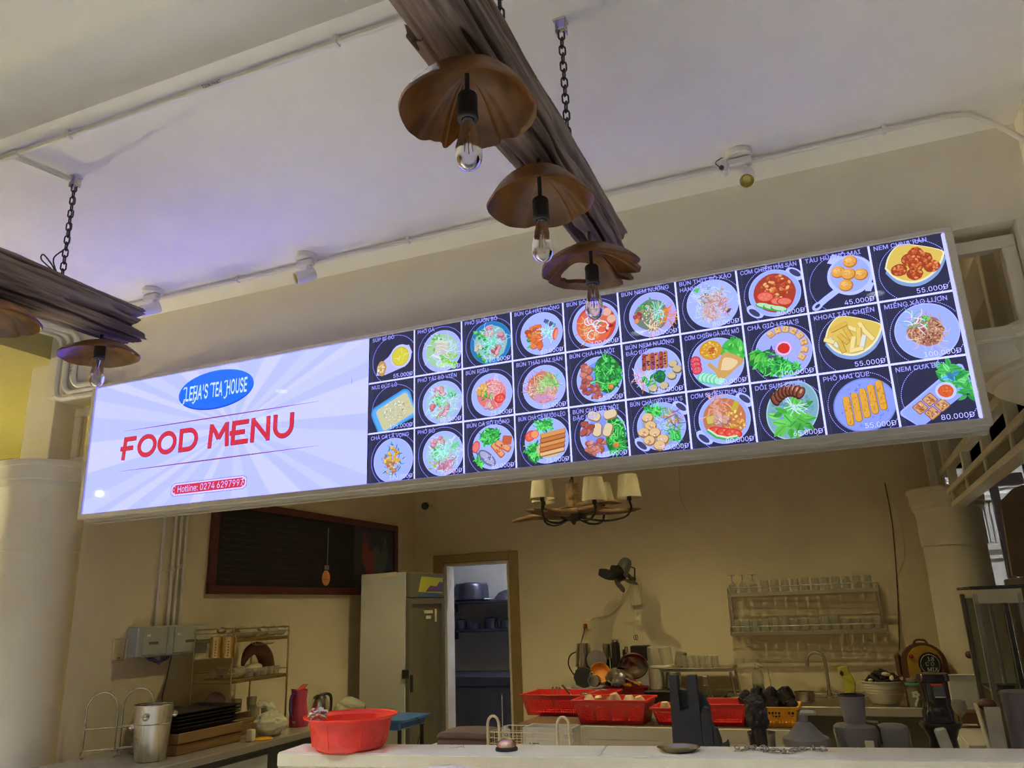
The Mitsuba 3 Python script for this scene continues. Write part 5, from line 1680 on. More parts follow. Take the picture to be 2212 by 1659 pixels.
# ---- dark slate stand with two tall prongs
k = thing('slate_stand', 'tall dark blue-grey stand with two upright prongs behind the metal dish', 'stand')
s0 = 3.42
part(k, 'back', extr([(-0.725, wz), (-0.60, wz), (-0.602, 1.17), (-0.607, 1.318), (-0.640, 1.318), (-0.644, 1.19), (-0.682, 1.18), (-0.684, 1.318), (-0.716, 1.320)], 0.05, 'xz', s0), 'm_slate', False)
part(k, 'mid', extr([(-0.69, wz), (-0.565, wz), (-0.575, 1.19), (-0.60, 1.25), (-0.64, 1.20), (-0.665, 1.255), (-0.69, 1.26)], 0.05, 'xz', s0 + 0.055), 'm_slate', False)
part(k, 'step', extr([(-0.60, wz), (-0.555, wz), (-0.558, 1.12), (-0.572, 1.19), (-0.585, 1.20), (-0.598, 1.17)], 0.06, 'xz', s0 - 0.01), 'm_slate', False)
part(k, 'step', extr([(-0.556, wz), (-0.53, wz), (-0.532, 1.07), (-0.545, 1.115), (-0.555, 1.12)], 0.06, 'xz', s0 - 0.008), 'm_slate', False)
part(k, 'toe', extr([(-0.53, wz), (-0.505, wz), (-0.504, 1.055), (-0.508, 1.073), (-0.519, 1.062), (-0.53, 1.058)], 0.06, 'xz', s0 - 0.006), 'm_slate', False)

# ---- bar tools behind the ledge
k = thing('steel_cup', 'steel cup stuffed with a black plastic bag behind the loose chain', 'cup')
cx_, cy_ = -0.378, 3.48
part(k, 'cup', lathe([(0, wz), (0.040, wz), (0.053, 1.098), (0.055, 1.100), (0.053, 1.101), (0.048, 1.07), (0.045, wz + 0.01), (0, wz + 0.01)], 40, (cx_, cy_, 0)), 'm_steel', 30)
k = thing('black_bag', 'glossy black plastic bag hanging knotted over the steel cup', 'bag')
part(k, 'knot', lump((cx_ - 0.004, cy_ - 0.05, 1.165), 0.052, 4, 0.30, 2.2, (0.82, 0.7, 1.1), 3), 'm_black_gloss', 50)
part(k, 'head', lump((cx_ - 0.006, cy_ - 0.05, 1.212), 0.041, 4, 0.18, 2.6, (1.0, 0.8, 0.85), 6), 'm_black_gloss', 50)
part(k, 'tail', lump((cx_ + 0.0, cy_ - 0.058, 1.09), 0.028, 3, 0.2, 2, (1, 0.8, 2.8), 9), 'm_black_gloss', 50)
k = thing('clear_dome', 'clear dome-shaped processor lid with a feed tube behind the ledge', 'lid')
lx, ly = -0.213, 3.50
part(k, 'dome', lathe([(0.083, wz), (0.084, 1.055), (0.088, 1.058), (0.088, 1.078), (0.084, 1.083), (0.066, 1.092), (0.048, 1.112), (0.034, 1.128), (0.026, 1.136), (0.018, 1.138), (0.017, 1.16), (0.014, 1.16)], 48, (lx, ly, 0)), 'm_smoke_glass', 40)
part(k, 'grip', box(lx - 0.012, lx + 0.048, ly - 0.014, ly + 0.014, 1.163, 1.180, .007), 'm_white_plastic')
part(k, 'tube', box(lx - 0.018, lx + 0.016, ly - 0.014, ly + 0.014, 1.09, 1.165, .006), 'm_smoke_glass')
k = thing('food_processor', 'food processor with smoky bowl and tall feed tube behind the ledge', 'appliance')
fx_, fy_ = -0.030, 3.60
part(k, 'bowl', lathe([(0.072, wz), (0.076, 1.05), (0.082, 1.095), (0.080, 1.112), (0.070, 1.120), (0.03, 1.123), (0, 1.123)], 48, (fx_, fy_, 0)), 'm_smoke_glass', 40)
part(k, 'blade_hub', cyl((fx_, fy_), 0.060, wz, 1.068, 32, 0.062), 'm_black')
part(k, 'feed_tube', lathe([(0.040, 1.122), (0.049, 1.222), (0.049, 1.226), (0.046, 1.226), (0.037, 1.124)], 36, (fx_ + 0.004, fy_, 0), 1.0, 0.8), 'm_smoke', 40)
part(k, 'tube_rim', lathe([(0.045, 1.224), (0.051, 1.224), (0.051, 1.231), (0.045, 1.231), (0.045, 1.224)], 36, (fx_ + 0.004, fy_, 0), 1.0, 0.8), 'm_black', 40)
part(k, 'arm', tube(smoothpath([(fx_ + 0.045, fy_ - 0.02, 1.128), (fx_ + 0.075, fy_ - 0.03, 1.122), (fx_ + 0.088, fy_ - 0.02, 1.10), (fx_ + 0.09, fy_ - 0.02, 1.05)], 5), 0.004, 8), 'm_black', 50)
k = thing('processor_bowl', 'second smoky processor bowl right of the food processor', 'bowl')
part(k, 'bowl', lathe([(0.058, wz), (0.060, 1.05), (0.062, 1.095), (0.056, 1.112), (0.040, 1.120), (0, 1.123)], 44, (fx_ + 0.135, fy_ + 0.02, 0)), 'm_smoke_glass', 40)
part(k, 'base', cyl((fx_ + 0.135, fy_ + 0.02), 0.055, wz, 1.066, 32), 'm_black')
k = thing('wood_pusher', 'pale flat stick standing in front of the food processor', 'stick')
part(k, 'stick', extr([(0.0, 0.92), (0.026, 0.92), (0.030, 1.082), (-0.002, 1.082)], 0.012, 'xz', 3.44), 'm_cream_paint')
k = thing('juicer', 'black upright juicer with a wide collar behind the ledge', 'appliance')
jx, jy = 0.283, 3.70
part(k, 'hopper', lathe([(0, 1.30), (0.058, 1.30), (0.060, 1.285), (0.060, 1.272), (0.050, 1.268), (0.047, 1.20), (0.052, 1.17), (0.058, 1.155), (0.058, 1.125), (0.054, 1.115), (0, 1.115)], 40, (jx, jy, 0)), 'm_black_gloss', 40)
part(k, 'collar', lathe([(0, 1.121), (0.074, 1.119), (0.076, 1.110), (0.070, 1.098), (0, 1.096)], 40, (jx, jy, 0)), 'm_black', 40)
part(k, 'body', lathe([(0.066, 1.10), (0.050, 1.06), (0.058, 0.98), (0.070, wz), (0, wz)], 40, (jx, jy, 0)), 'm_black', 40)
part(k, 'badge', cat(box(jx - 0.008, jx + 0.030, jy - 0.0535, jy - 0.048, 1.212, 1.262, .001)), 'm_pack_dark')
part(k, 'badge_bar', box(jx - 0.014, jx + 0.028, jy - 0.0545, jy - 0.05, 1.258, 1.265, .001), 'm_orange_red')
part(k, 'badge_line', box(jx - 0.006, jx + 0.032, jy - 0.0545, jy - 0.05, 1.214, 1.218, .001), 'm_white_plastic')
part(k, 'spout', xf(box(-0.022, 0.022, -0.012, 0.012, -0.08, 0.08, .008), (jx + 0.004, jy - 0.075, 1.03), ry=-0.2), 'm_white_plastic')
# ordinals
ORD = ['first', 'second', 'third', 'fourth', 'fifth', 'sixth', 'seventh', 'eighth', 'ninth', 'tenth', 'eleventh', 'twelfth', 'thirteenth', 'fourteenth', 'fifteenth']
# ================================================================ kitchen, left side
WZ = 0.836
k = thing('side_worktop', 'dark worktop along the left kitchen wall', 'counter')
part(k, 'top', box(XL + 0.002, -3.615, 3.32, 6.05, WZ - 0.045, WZ, .006), 'm_grey_top')
part(k, 'cabinet', box(XL + 0.01, -3.66, 3.36, 6.0, 0.0, WZ - 0.045), 'm_black_matt')
for y in (3.5, 4.06):
    part(k, 'door', box(-3.665, -3.652, y, y + 0.5, 0.1, WZ - 0.09, .004), 'm_box_grey')

k = thing('bottle_stand', 'silver wire stand with two arches and ring feet at the left end of the worktop', 'stand')


def arch(ax, ay, bx_, by_, zt):
    t = np.linspace(0, PI, 14)
    mx, my = (ax + bx_) / 2, (ay + by_) / 2
    hx, hy = (bx_ - ax) / 2, (by_ - ay) / 2
    r = math.hypot(hx, hy) * 1.15
    p = [(ax, ay, WZ + 0.03)] + [(mx - hx * math.cos(q), my - hy * math.cos(q), zt - r + r * math.sin(q)) for q in t] + [(bx_, by_, WZ + 0.03)]
    return tube(p, 0.0048, 8)


part(k, 'arch', arch(-4.33, 3.70, -4.185, 3.80, 1.205), 'm_steel', 50)
part(k, 'arch', arch(-4.21, 3.86, -4.065, 3.96, 1.215), 'm_steel', 50)
rails = []
for z in (WZ + 0.045, WZ + 0.165):
    rails += [rod((-4.33, 3.70, z), (-4.185, 3.80, z), 0.004), rod((-4.21, 3.86, z), (-4.065, 3.96, z), 0.004), rod((-4.33, 3.70, z), (-4.21, 3.86, z), 0.004), rod((-4.185, 3.80, z), (-4.065, 3.96, z), 0.004)]
part(k, 'rails', cat(*rails[:4]), 'm_steel')
part(k, 'rails', cat(*rails[4:]), 'm_steel')
for (x, y) in ((-4.33, 3.70), (-4.185, 3.80), (-4.21, 3.86), (-4.065, 3.96)):
    part(k, 'foot_ring', tube([(x + 0.018 * math.cos(t), y, WZ + 0.0205 + 0.018 * math.sin(t)) for t in np.linspace(0, 2 * PI, 16, endpoint=False)], 0.0035, 7, closed=True), 'm_steel', True)

k = thing('ice_bucket', 'tall steel ice bucket with round knobs on the left worktop', 'bucket')
bx2, by2 = -3.855, 3.76
part(k, 'bucket', open_basket([(0.082, 0.0), (0.086, 0.004), (0.103, 0.20), (0.104, 0.206), (0.110, 0.300), (0.1125, 0.304), (0.110, 0.307)], 56, (bx2, by2, WZ), 0.003), 'm_steel', 35)
part(k, 'band', lathe([(0.1035, 0.200), (0.106, 0.203), (0.1035, 0.206)], 56, (bx2, by2, WZ)), 'm_steel', 50)
for a, z in ((-1.15, 0.245), (-2.25, 0.19), (0.8, 0.245)):
    part(k, 'knob', ball((bx2 + 0.112 * math.cos(a), by2 + 0.112 * math.sin(a), WZ + z), 0.020, 2), 'm_chrome', True)
k_l = [xf(meshkit.text_mesh(s, 0.014, 0.0006, True), (0, 0, 0), rx=PI / 2) for s in ('ICE', 'BUCKET')]
lab_m = []
for i, r_ in enumerate(range(4)):
    lab_m.append(box(-0.03, 0.03 - 0.008 * (i % 2), -0.0005, 0.0005, 0.06 + 0.022 * i, 0.068 + 0.022 * i))
m = cat(*lab_m)
v = m.vertices.copy()
m = m.subdivide().subdivide()
v = m.vertices
a = -2.0 + v[:, 0] / 0.096
rr = np.interp(v[:, 2], [0, .2], [0.0845, 0.1035]) + 0.0012 + v[:, 1]
m.vertices = np.stack([bx2 + rr * np.cos(a), by2 + rr * np.sin(a), WZ + v[:, 2]], 1)
part(k, 'engraving', m, 'm_ice_label')

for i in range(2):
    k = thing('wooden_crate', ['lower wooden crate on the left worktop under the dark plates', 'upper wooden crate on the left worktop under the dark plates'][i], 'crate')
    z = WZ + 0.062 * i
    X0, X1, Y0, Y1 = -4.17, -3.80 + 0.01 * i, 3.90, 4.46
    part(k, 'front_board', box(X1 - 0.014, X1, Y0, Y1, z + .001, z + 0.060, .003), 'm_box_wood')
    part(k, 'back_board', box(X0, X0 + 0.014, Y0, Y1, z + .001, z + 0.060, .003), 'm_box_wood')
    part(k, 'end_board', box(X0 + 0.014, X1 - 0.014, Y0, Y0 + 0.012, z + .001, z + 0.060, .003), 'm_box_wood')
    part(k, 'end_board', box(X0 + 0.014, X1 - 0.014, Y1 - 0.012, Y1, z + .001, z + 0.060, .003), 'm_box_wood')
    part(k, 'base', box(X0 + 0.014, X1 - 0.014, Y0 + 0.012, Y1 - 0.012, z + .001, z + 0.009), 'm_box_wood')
    part(k, 'painted_grip_hole', box(X0 + 0.12, X1 - 0.13, Y0 - 0.0015, Y0 + 0.002, z + 0.026, z + 0.042, .001), 'm_black')  # black slip on the end board, the dark of a grip opening as colour
for i in range(5):
    k = thing('dark_plate', ['bottom', 'second', 'third', 'fourth', 'top'][i] + ' dark rectangular plate of the stack on the wooden crates', 'plate', None)
    z = WZ + 0.127 + 0.021 * i
    o = 0.006 * math.sin(i * 2.4)
    X0, X1, Y0, Y1 = -4.16 + o, -3.80 + o, 3.90 - o, 4.44 - o
    part(k, 'base', box(X0 + 0.03, X1 - 0.03, Y0 + 0.03, Y1 - 0.03, z, z + 0.008, .003), 'm_plate_black')
    v_ = np.array([[X0, Y0, z + 0.02], [X1, Y0, z + 0.02], [X1, Y1, z + 0.02], [X0, Y1, z + 0.02], [X0 + .035, Y0 + .035, z + .002], [X1 - .035, Y0 + .035, z + .002], [X1 - .035, Y1 - .035, z + .002], [X0 + .035, Y1 - .035, z + .002]])
    v_ = np.vstack([v_, v_ + [0, 0, 0.005]])
    f_ = []
    for q in range(4):
        q2 = (q + 1) % 4
        f_ += [[q, q2, 4 + q2], [q, 4 + q2, 4 + q], [8 + q, 12 + q2, 8 + q2], [8 + q, 12 + q, 12 + q2], [q, 8 + q2, q2], [q, 8 + q, 8 + q2]]
    part(k, 'rim', trimesh.Trimesh(v_, f_, process=False), 'm_plate_black', False)

# two-tier wire shelf
k = thing('wire_rack', 'two-tier brass wire rack standing on the left worktop against the wall', 'rack')
X0, X1, Y0, Y1 = -4.295, -3.952, 4.505, 5.106
for (x, y) in ((X0, Y0), (X1, Y0), (X1, Y1), (X0, Y1)):
    part(k, 'leg', rod((x, y, WZ), (x, y, 1.543), 0.006), 'm_brass_wire')
for z in (1.196, 1.465):
    part(k, 'tray', box(X0, X1, Y0, Y1, z - 0.012, z + 0.012, .003), 'm_brass_wire')
    part(k, 'rail', tube([(X0, Y0, z + 0.05), (X1, Y0, z + 0.05), (X1, Y1, z + 0.05), (X0, Y1, z + 0.05)], 0.0032, 6, closed=True), 'm_brass_wire')
part(k, 'top_rail', tube([(X0, Y0, 1.543), (X1, Y0, 1.543), (X1, Y1, 1.543), (X0, Y1, 1.543)], 0.005, 7, closed=True), 'm_brass_wire')
part(k, 'hooks', cat(*[tube([(X1 - 0.08, 4.80 + 0.03 * i, 1.452), (X1 - 0.08, 4.80 + 0.03 * i, 1.43), (X1 - 0.05, 4.815 + 0.03 * i, 1.42), (X1 - 0.02, 4.82 + 0.03 * i, 1.435)], 0.002, 5) for i in range(6)]), 'm_brass_wire')
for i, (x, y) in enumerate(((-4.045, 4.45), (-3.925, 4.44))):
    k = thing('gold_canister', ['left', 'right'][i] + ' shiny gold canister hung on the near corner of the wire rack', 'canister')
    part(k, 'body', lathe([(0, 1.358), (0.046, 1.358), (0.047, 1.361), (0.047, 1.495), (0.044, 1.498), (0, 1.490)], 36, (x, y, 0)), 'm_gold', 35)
    part(k, 'painted_cutouts', cat(*[box(x + 0.046 * math.cos(a) - .004, x + 0.046 * math.cos(a) + .004, y + 0.0475 * math.sin(a) - .002, y + 0.0475 * math.sin(a) + .002, z, z + 0.007) for a in (-1.0, -2.2) for z in np.linspace(1.37, 1.46, 6)]), 'm_black')  # black chips on the wall paint in the dark of small cutouts
    part(k, 'lid_knob', ball((x - 0.02, y + 0.06, 1.535), 0.03, 2, (1.1, 1.1, .7)) if i == 0 else ball((x, y, 1.50), 0.02, 2), 'm_steel', True)

TUMB = mikit.ply(lathe([(0, 0), (0.030, 0), (0.0325, 0.004), (0.037, 0.088), (0.0355, 0.089), (0.0305, 0.012), (0, 0.012)], 28), 'm_glass', smooth=35)
GOB = mikit.ply(lathe([(0, 0), (0.032, 0), (0.032, 0.002), (0.006, 0.006), (0.0045, 0.035), (0.012, 0.045), (0.030, 0.062), (0.034, 0.085), (0.030, 0.110), (0.0288, 0.110), (0.0326, 0.085), (0.0286, 0.064), (0.010, 0.049), (0, 0.047)], 28), 'm_glass', smooth=35)
rs = np.random.default_rng(3)
for i, (x, y) in enumerate([(-3.86, 4.46), (-3.87, 4.56), (-3.85, 4.66), (-3.86, 4.76), (-3.86, 4.86), (-4.0, 4.60), (-4.0, 4.72)]):
    single('glass_tumbler', TUMB, None, 'clear glass tumbler lying on the top tier of the wire rack', 'glass', 'glasses on the top tier of the wire rack', tw=T().translate([1.04 * x, 1.04 * y - 0.03, 1.478 + 0.036]).rotate([0, 0, 1], 90 + 5 * (i % 3)).rotate([0, 1, 0], 88))
for i, (x, y) in enumerate([(-3.88, 4.36), (-3.90, 4.45), (-4.02, 4.40), (-4.02, 4.50)]):
    single('glass_goblet', GOB, None, 'clear glass goblet lying on the lower tier of the wire rack', 'glass', 'glasses lying on the lower tier of the wire rack', tw=T().translate([1.04 * x, 1.04 * y, 1.209 + 0.035]).rotate([0, 0, 1], 70 + 12 * (i % 3)).rotate([0, 1, 0], 88))
for i in range(5):
    single('glass_tumbler', TUMB, None, 'small clear glass behind the rail of the lower tier, right half of the rack', 'glass', 'glasses standing on the lower tier of the wire rack', tw=T().translate([-4.005, 4.75 + 0.072 * i, 1.21]).scale([0.8, 0.8, 0.62]))
k = thing('horn_shell', 'dark brown curved horn-shaped shell standing on the lower tier of the wire rack', 'ornament')
ha = np.linspace(2.9, -0.35, 22)
hp = [(-4.12, 4.94 + 0.135 * math.cos(t), 1.225 + 0.15 * math.sin(t) + 0.02) for t in ha]
hr = np.interp(np.linspace(0, 1, 22), [0, 0.2, 0.6, 1], [0.012, 0.036, 0.055, 0.062])
part(k, 'shell', tube(hp, hr, 18), 'm_brown', True)
single('folded_cloth', lump((-4.06, 4.86, 1.246), 0.07, 3, 0.35, 1.6, (0.7, 1.3, 0.75), 4, -0.52), 'm_paper', 'pale folded cloth beside the curved shell on the wire rack', 'cloth')
single('mauve_bundle', lump((-4.24, 4.68, 1.02), 0.085, 3, 0.25, 1.6, (0.8, 1.0, 1.05), 9), 'm_mauve', 'mauve wrapped bundle under the wire rack', 'bundle')
for i, (x, y) in enumerate([(-4.18, 4.84), (-4.08, 4.92), (-4.18, 5.0), (-4.07, 5.03)]):
    single('glass_tumbler', TUMB, None, 'clear glass in the group on the wooden tray under the wire rack', 'glass', 'glasses on the tray under the wire rack', tw=T().translate([x, y, WZ + 0.125 - 0.045 * (i % 2)]))
k = thing('wooden_tray', 'wooden tray with glasses under the right half of the wire rack', 'tray')
part(k, 'tray', cat(box(-4.27, -3.975, 4.56, 5.08, WZ, WZ + 0.075, .004)), 'm_box_wood')
for i in range(2):
    part(k, 'rim', box(-4.27 + 0.28 * i, -4.255 + 0.28 * i, 4.56, 5.08, WZ + 0.075, WZ + 0.105, .003), 'm_box_wood')
k = thing('plastic_bag', 'knotted translucent bag of white stuff on the edge of the left worktop', 'bag')
bp = lump((-3.75, 4.69, WZ + 0.072), 0.110, 4, 0.22, 1.8, (0.85, 1.15, 0.78), 12, -0.64)
part(k, 'bag', bp, 'm_plastic_bag', 60)
part(k, 'neck', lump((-3.77, 4.71, WZ + 0.168), 0.048, 3, 0.4, 2.4, (0.8, 1.2, 1.1), 13), 'm_plastic_bag', 60)
part(k, 'ear', lump((-3.78, 4.63, WZ + 0.207), 0.034, 3, 0.5, 2.5, (0.5, 1.5, 0.7), 14), 'm_plastic_bag', 60)
single('white_block', box(-3.735, -3.69, 4.43, 4.475, WZ, WZ + 0.075, .005), 'm_paper', 'small cream block on the worktop edge left of the bag', 'block')
single('yellow_dish', lathe([(0, 0), (0.06, 0), (0.062, 0.006), (0.05, 0.012), (0, 0.012)], 32, (-3.68, 4.54, WZ)), 'm_yellow_plastic', 'flat yellow lid at the worktop edge in front of the bag', 'lid')
k = thing('pitcher', 'red and violet pitcher with flared lip on the left worktop', 'pitcher')
px_, py_ = -3.84, 5.12
part(k, 'body', lathe([(0, 0), (0.066, 0), (0.068, 0.004), (0.070, 0.07), (0.058, 0.13), (0.052, 0.18), (0.058, 0.235), (0.060, 0.250), (0.056, 0.250), (0.048, 0.18), (0, 0.17)], 44, (px_, py_, WZ)), 'm_pink', 40)
part(k, 'lip', extr([(-0.02, 0), (0.0, -0.012), (0.055, 0.0), (0.115, 0.03), (0.08, 0.004), (0.055, -0.03), (0.03, -0.012)], 0.05, 'yz', 0).apply_translation([px_ - 0.025, py_ - 0.05, WZ + 0.255]), 'm_pink', 20)
part(k, 'spout', extr([(-0.085, 0.012), (-0.05, -0.01), (-0.03, -0.02), (-0.06, 0.0)], 0.04, 'yz', 0).apply_translation([px_ - 0.02, py_, WZ + 0.252]), 'm_pink', 20)
part(k, 'handle', tube(smoothpath([(px_ - 0.01, py_ - 0.055, WZ + 0.235), (px_ - 0.01, py_ - 0.085, WZ + 0.20), (px_ - 0.01, py_ - 0.09, WZ + 0.12), (px_ - 0.01, py_ - 0.07, WZ + 0.07)], 6), 0.010, 8), 'm_violet', 50)
part(k, 'print', cat(xf(meshkit.text_mesh('A', 0.04, 0.001), (px_ + 0.0, py_ - 0.06, WZ + 0.10), rx=PI / 2, rz=0.45), box(px_ - 0.005, px_ + 0.02, py_ - 0.070, py_ - 0.066, WZ + 0.03, WZ + 0.045)), 'm_white_plastic')
k = thing('kettle', 'steel kettle with black handle right of the pitcher', 'kettle')
kx, ky = -3.86, 5.40
part(k, 'body', lathe([(0, 0.012), (0.074, 0.012), (0.076, 0.018), (0.076, 0.07), (0.066, 0.13), (0.052, 0.16), (0, 0.165)], 44, (kx, ky, WZ)), 'm_chrome', 40)
part(k, 'base', cyl((kx, ky), 0.078, WZ, WZ + 0.014, 36, b=.003), 'm_black')
part(k, 'lid', lathe([(0.052, 0.158), (0.046, 0.175), (0.025, 0.188), (0, 0.190)], 36, (kx, ky, WZ)), 'm_black', 50)
part(k, 'handle', tube(smoothpath([(kx + 0.01, ky + 0.0, WZ + 0.185), (kx + 0.03, ky + 0.055, WZ + 0.19), (kx + 0.035, ky + 0.098, WZ + 0.16), (kx + 0.035, ky + 0.098, WZ + 0.07), (kx + 0.03, ky + 0.075, WZ + 0.04)], 6), 0.011, 10), 'm_black', 50)
k = thing('plastic_bag', 'slumped clear bag with brown bread behind the red colander', 'bag')
part(k, 'bag', lump((-3.85, 5.80, WZ + 0.05), 0.105, 4, 0.3, 1.6, (0.9, 1.5, 0.75), 31, -0.6), 'm_film', 60)
part(k, 'bread', lump((-3.82, 5.88, WZ + 0.04), 0.06, 3, 0.15, 1.6, (0.8, 1.4, 0.6), 33), 'm_brown', 60)
k = thing('blue_tray', 'blue tray on a small dark stand behind the red colander', 'tray')
part(k, 'tray', cat(box(-3.58, -3.16, 5.42, 5.82, 0.775, 0.842, .012), box(-3.60, -3.12, 5.40, 5.84, 0.83, 0.85, .004)), 'm_blue_plastic')
part(k, 'frame', cat(*[box(x, x + 0.022, y, y + 0.022, 0, 0.775) for x in (-3.57, -3.19) for y in (5.44, 5.78)]), 'm_iron')
part(k, 'cable', tube(smoothpath([(-3.14, 5.6, 0.845), (-3.10, 5.6, 0.83), (-3.085, 5.6, 0.75), (-3.12, 5.6, 0.62), (-3.13, 5.6, 0.4)], 6), 0.0035, 6), 'm_black', 50)

# fridge
k = thing('tall_fridge', 'tall grey upright fridge with a glass door beside the doorway', 'fridge')
FX0, FX1, FY0, FY1, FH = -4.222, -3.69, 6.50, 7.20, 1.978
part(k, 'cabinet', box(FX0, FX1 - 0.045, FY0, FY1, 0.0, FH, .008), 'm_fridge')
dk = part(k, 'door', cat(box(FX1 - 0.042, FX1, FY0, FY0 + 0.055, 0.06, 1.74, .004), box(FX1 - 0.042, FX1, FY1 - 0.055, FY1, 0.06, 1.74, .004), box(FX1 - 0.042, FX1, FY0, FY1, 1.685, 1.74, .004), box(FX1 - 0.042, FX1, FY0, FY1, 0.06, 0.14, .004)), 'm_fridge_dark')
part(dk, 'glass', box(FX1 - 0.028, FX1 - 0.020, FY0 + 0.05, FY1 - 0.05, 0.13, 1.69), 'm_fridge_glass')
part(dk, 'handle', box(FX1 - 0.004, FX1 + 0.022, FY0 + 0.006, FY0 + 0.03, 0.93, 1.075, .006), 'm_black')
part(dk, 'latch', box(FX1 - 0.075, FX1 - 0.01, FY0 - 0.014, FY0 + 0.004, 1.045, 1.12, .005), 'm_black')
part(dk, 'inner_label', cat(box(FX1 - 0.018, FX1 - 0.016, 6.80, 6.98, 1.60, 1.63), box(FX1 - 0.018, FX1 - 0.016, 6.84, 6.94, 1.55, 1.58), box(FX1 - 0.018, FX1 - 0.016, 7.02, 7.06, 1.52, 1.64)), 'm_paper')
hk = part(k, 'header', box(FX1 - 0.042, FX1, FY0, FY1, 1.745, FH, .008), 'm_fridge_dark')
hp_ = [((6.66, 1.80), (6.72, 1.94), (7.16, 1.935), (7.16, 1.79)), ((6.80, 1.80), (6.90, 1.86), (7.02, 1.85), (7.10, 1.90), (7.16, 1.89), (7.16, 1.80)), ((6.66, 1.77), (6.90, 1.79), (7.17, 1.77), (7.17, 1.755), (6.66, 1.755))]
for i, q in enumerate(hp_):
    part(hk, 'print', extr([(a, b) for a, b in q], 0.001 + 0.0006 * i, 'yz', FX1), ['m_pack_green', 'm_violet', 'm_blue_plastic'][i], False)
single('paper_slip', xf(box(-0.10, 0.10, -0.001, 0.0, -0.045, 0.0), (-3.93, FY0 - 0.001, FH + 0.002), ry=-0.04), 'm_paper', 'white paper slip stuck over the top edge of the fridge side', 'paper')

# ---------------------------------------------------------------- on the left wall
k = thing('chalkboard', 'large dark chalkboard in a red-brown frame on the left kitchen wall', 'board')
B0, B1, BZ0, BZ1 = 4.682, 7.44, 1.797, 2.522
part(k, 'board', box(XL + 0.001, XL + 0.016, B0 + 0.02, B1 - 0.02, BZ0 + 0.02, BZ1 - 0.02), 'm_board')
part(k, 'frame', cat(box(XL, XL + 0.034, B0, B1, BZ0, BZ0 + 0.062, .004), box(XL, XL + 0.034, B0, B1, BZ1 - 0.062, BZ1, .004), box(XL, XL + 0.034, B0, B0 + 0.07, BZ0 + 0.062, BZ1 - 0.062, .004), box(XL, XL + 0.034, B1 - 0.07, B1, BZ0 + 0.062, BZ1 - 0.062, .004)), 'm_board_frame')
XB = XL + 0.016
P('m_chalk_peach', (0.42, 0.17, 0.07), 0.8)
P('m_chalk_red', (0.11, 0.018, 0.018), 0.8)
P('m_chalk_green', (0.035, 0.05, 0.035), 0.8)
P('m_chalk_white', (0.10, 0.10, 0.11), 0.8)
P('m_board_dark', (0.006, 0.007, 0.014), 0.5)
part(k, 'dark_field', extr([(6.62, 1.86), (7.37, 1.86), (7.37, 2.46), (6.62, 2.46)], 0.0006, 'yz', XB), 'm_board_dark', False)
bulb_ = [(6.17 + 0.062 * math.cos(t), 1.945 + 0.070 * math.sin(t)) for t in np.linspace(0, 2 * PI, 24, endpoint=False)]
part(k, 'drawn_bulb', extr(bulb_, 0.0012, 'yz', XB), 'm_chalk_peach', False)
part(k, 'drawn_cord', cat(box(XB, XB + 0.001, 6.178, 6.190, 2.05, 2.40), box(XB, XB + 0.001, 6.14, 6.215, 2.02, 2.06), box(XB, XB + 0.0018, 6.13, 6.20, 1.93, 1.937)), 'm_chalk_white')
part(k, 'drawn_shape', extr([(6.78, 2.42), (6.86, 2.30), (6.90, 2.22), (6.98, 2.24), (7.03, 2.12), (6.98, 2.0), (6.92, 1.9), (6.80, 1.9), (6.84, 2.02), (6.76, 2.16)], 0.0016, 'yz', XB), 'm_chalk_red', False)
part(k, 'drawn_shape', extr([(6.96, 2.22), (7.05, 2.32), (7.12, 2.2), (7.20, 2.42), (7.26, 2.2), (7.22, 2.1), (7.14, 1.96), (7.12, 1.88), (6.94, 1.88), (7.0, 2.05)], 0.0016, 'yz', XB), 'm_chalk_green', False)
rb = np.random.default_rng(8)
chalk = []
for z in np.arange(1.90, 2.42, 0.052):
    for c0 in (4.80, 5.42):
        y = c0
        while y < c0 + rb.uniform(0.28, 0.52):
            w_ = rb.uniform(0.015, 0.05)
            chalk.append(box(XB, XB + 0.0008, y, y + w_, z, z + 0.010))
            y += w_ + 0.014
part(k, 'chalk_lines', cat(*chalk), 'm_chalk_faint', False, kind='stuff')
for i, (y0, y1) in enumerate(((4.005, 4.262), (4.266, 4.64))):
    k = thing('junction_box', ['left', 'right'][i] + ' grey electrical box on the left kitchen wall', 'box')
    part(k, 'case', box(XL, XL + 0.10, y0, y1, 1.385, 1.582, .008), 'm_box_grey')
    part(k, 'cover', box(XL + 0.10, XL + 0.106, y0 + 0.045, y1 - 0.015, 1.40, 1.567, .002), 'm_box_grey')
    part(k, 'sticker', box(XL + 0.106, XL + 0.107, y0 + 0.07, y0 + 0.10, 1.515, 1.53), 'm_white_plastic')
    part(k, 'label_plate', box(XL + 0.106, XL + 0.1075, y0 + 0.09 + 0.06 * i, y0 + 0.17 + 0.09 * i, 1.465, 1.482), 'm_fridge_dark')
for i, y in enumerate((3.902, 3.996)):
    k = thing('wall_switch', ['left', 'right'][i] + ' cream wall switch plate left of the grey boxes', 'switch')
    part(k, 'plate', box(XL, XL + 0.014, y, y + 0.086, 1.378, 1.51, .004), 'm_switch')
    part(k, 'rocker', box(XL + 0.014, XL + 0.019, y + 0.022, y + 0.064, 1.40, 1.43, .003), 'm_switch')
    part(k, 'pin', cyl((0, 0), 0.004, 0, 0.004, 10).apply_transform(trimesh.transformations.rotation_matrix(PI / 2, [0, 1, 0])).apply_translation([XL + 0.019, y + 0.043, 1.393]), 'm_black')
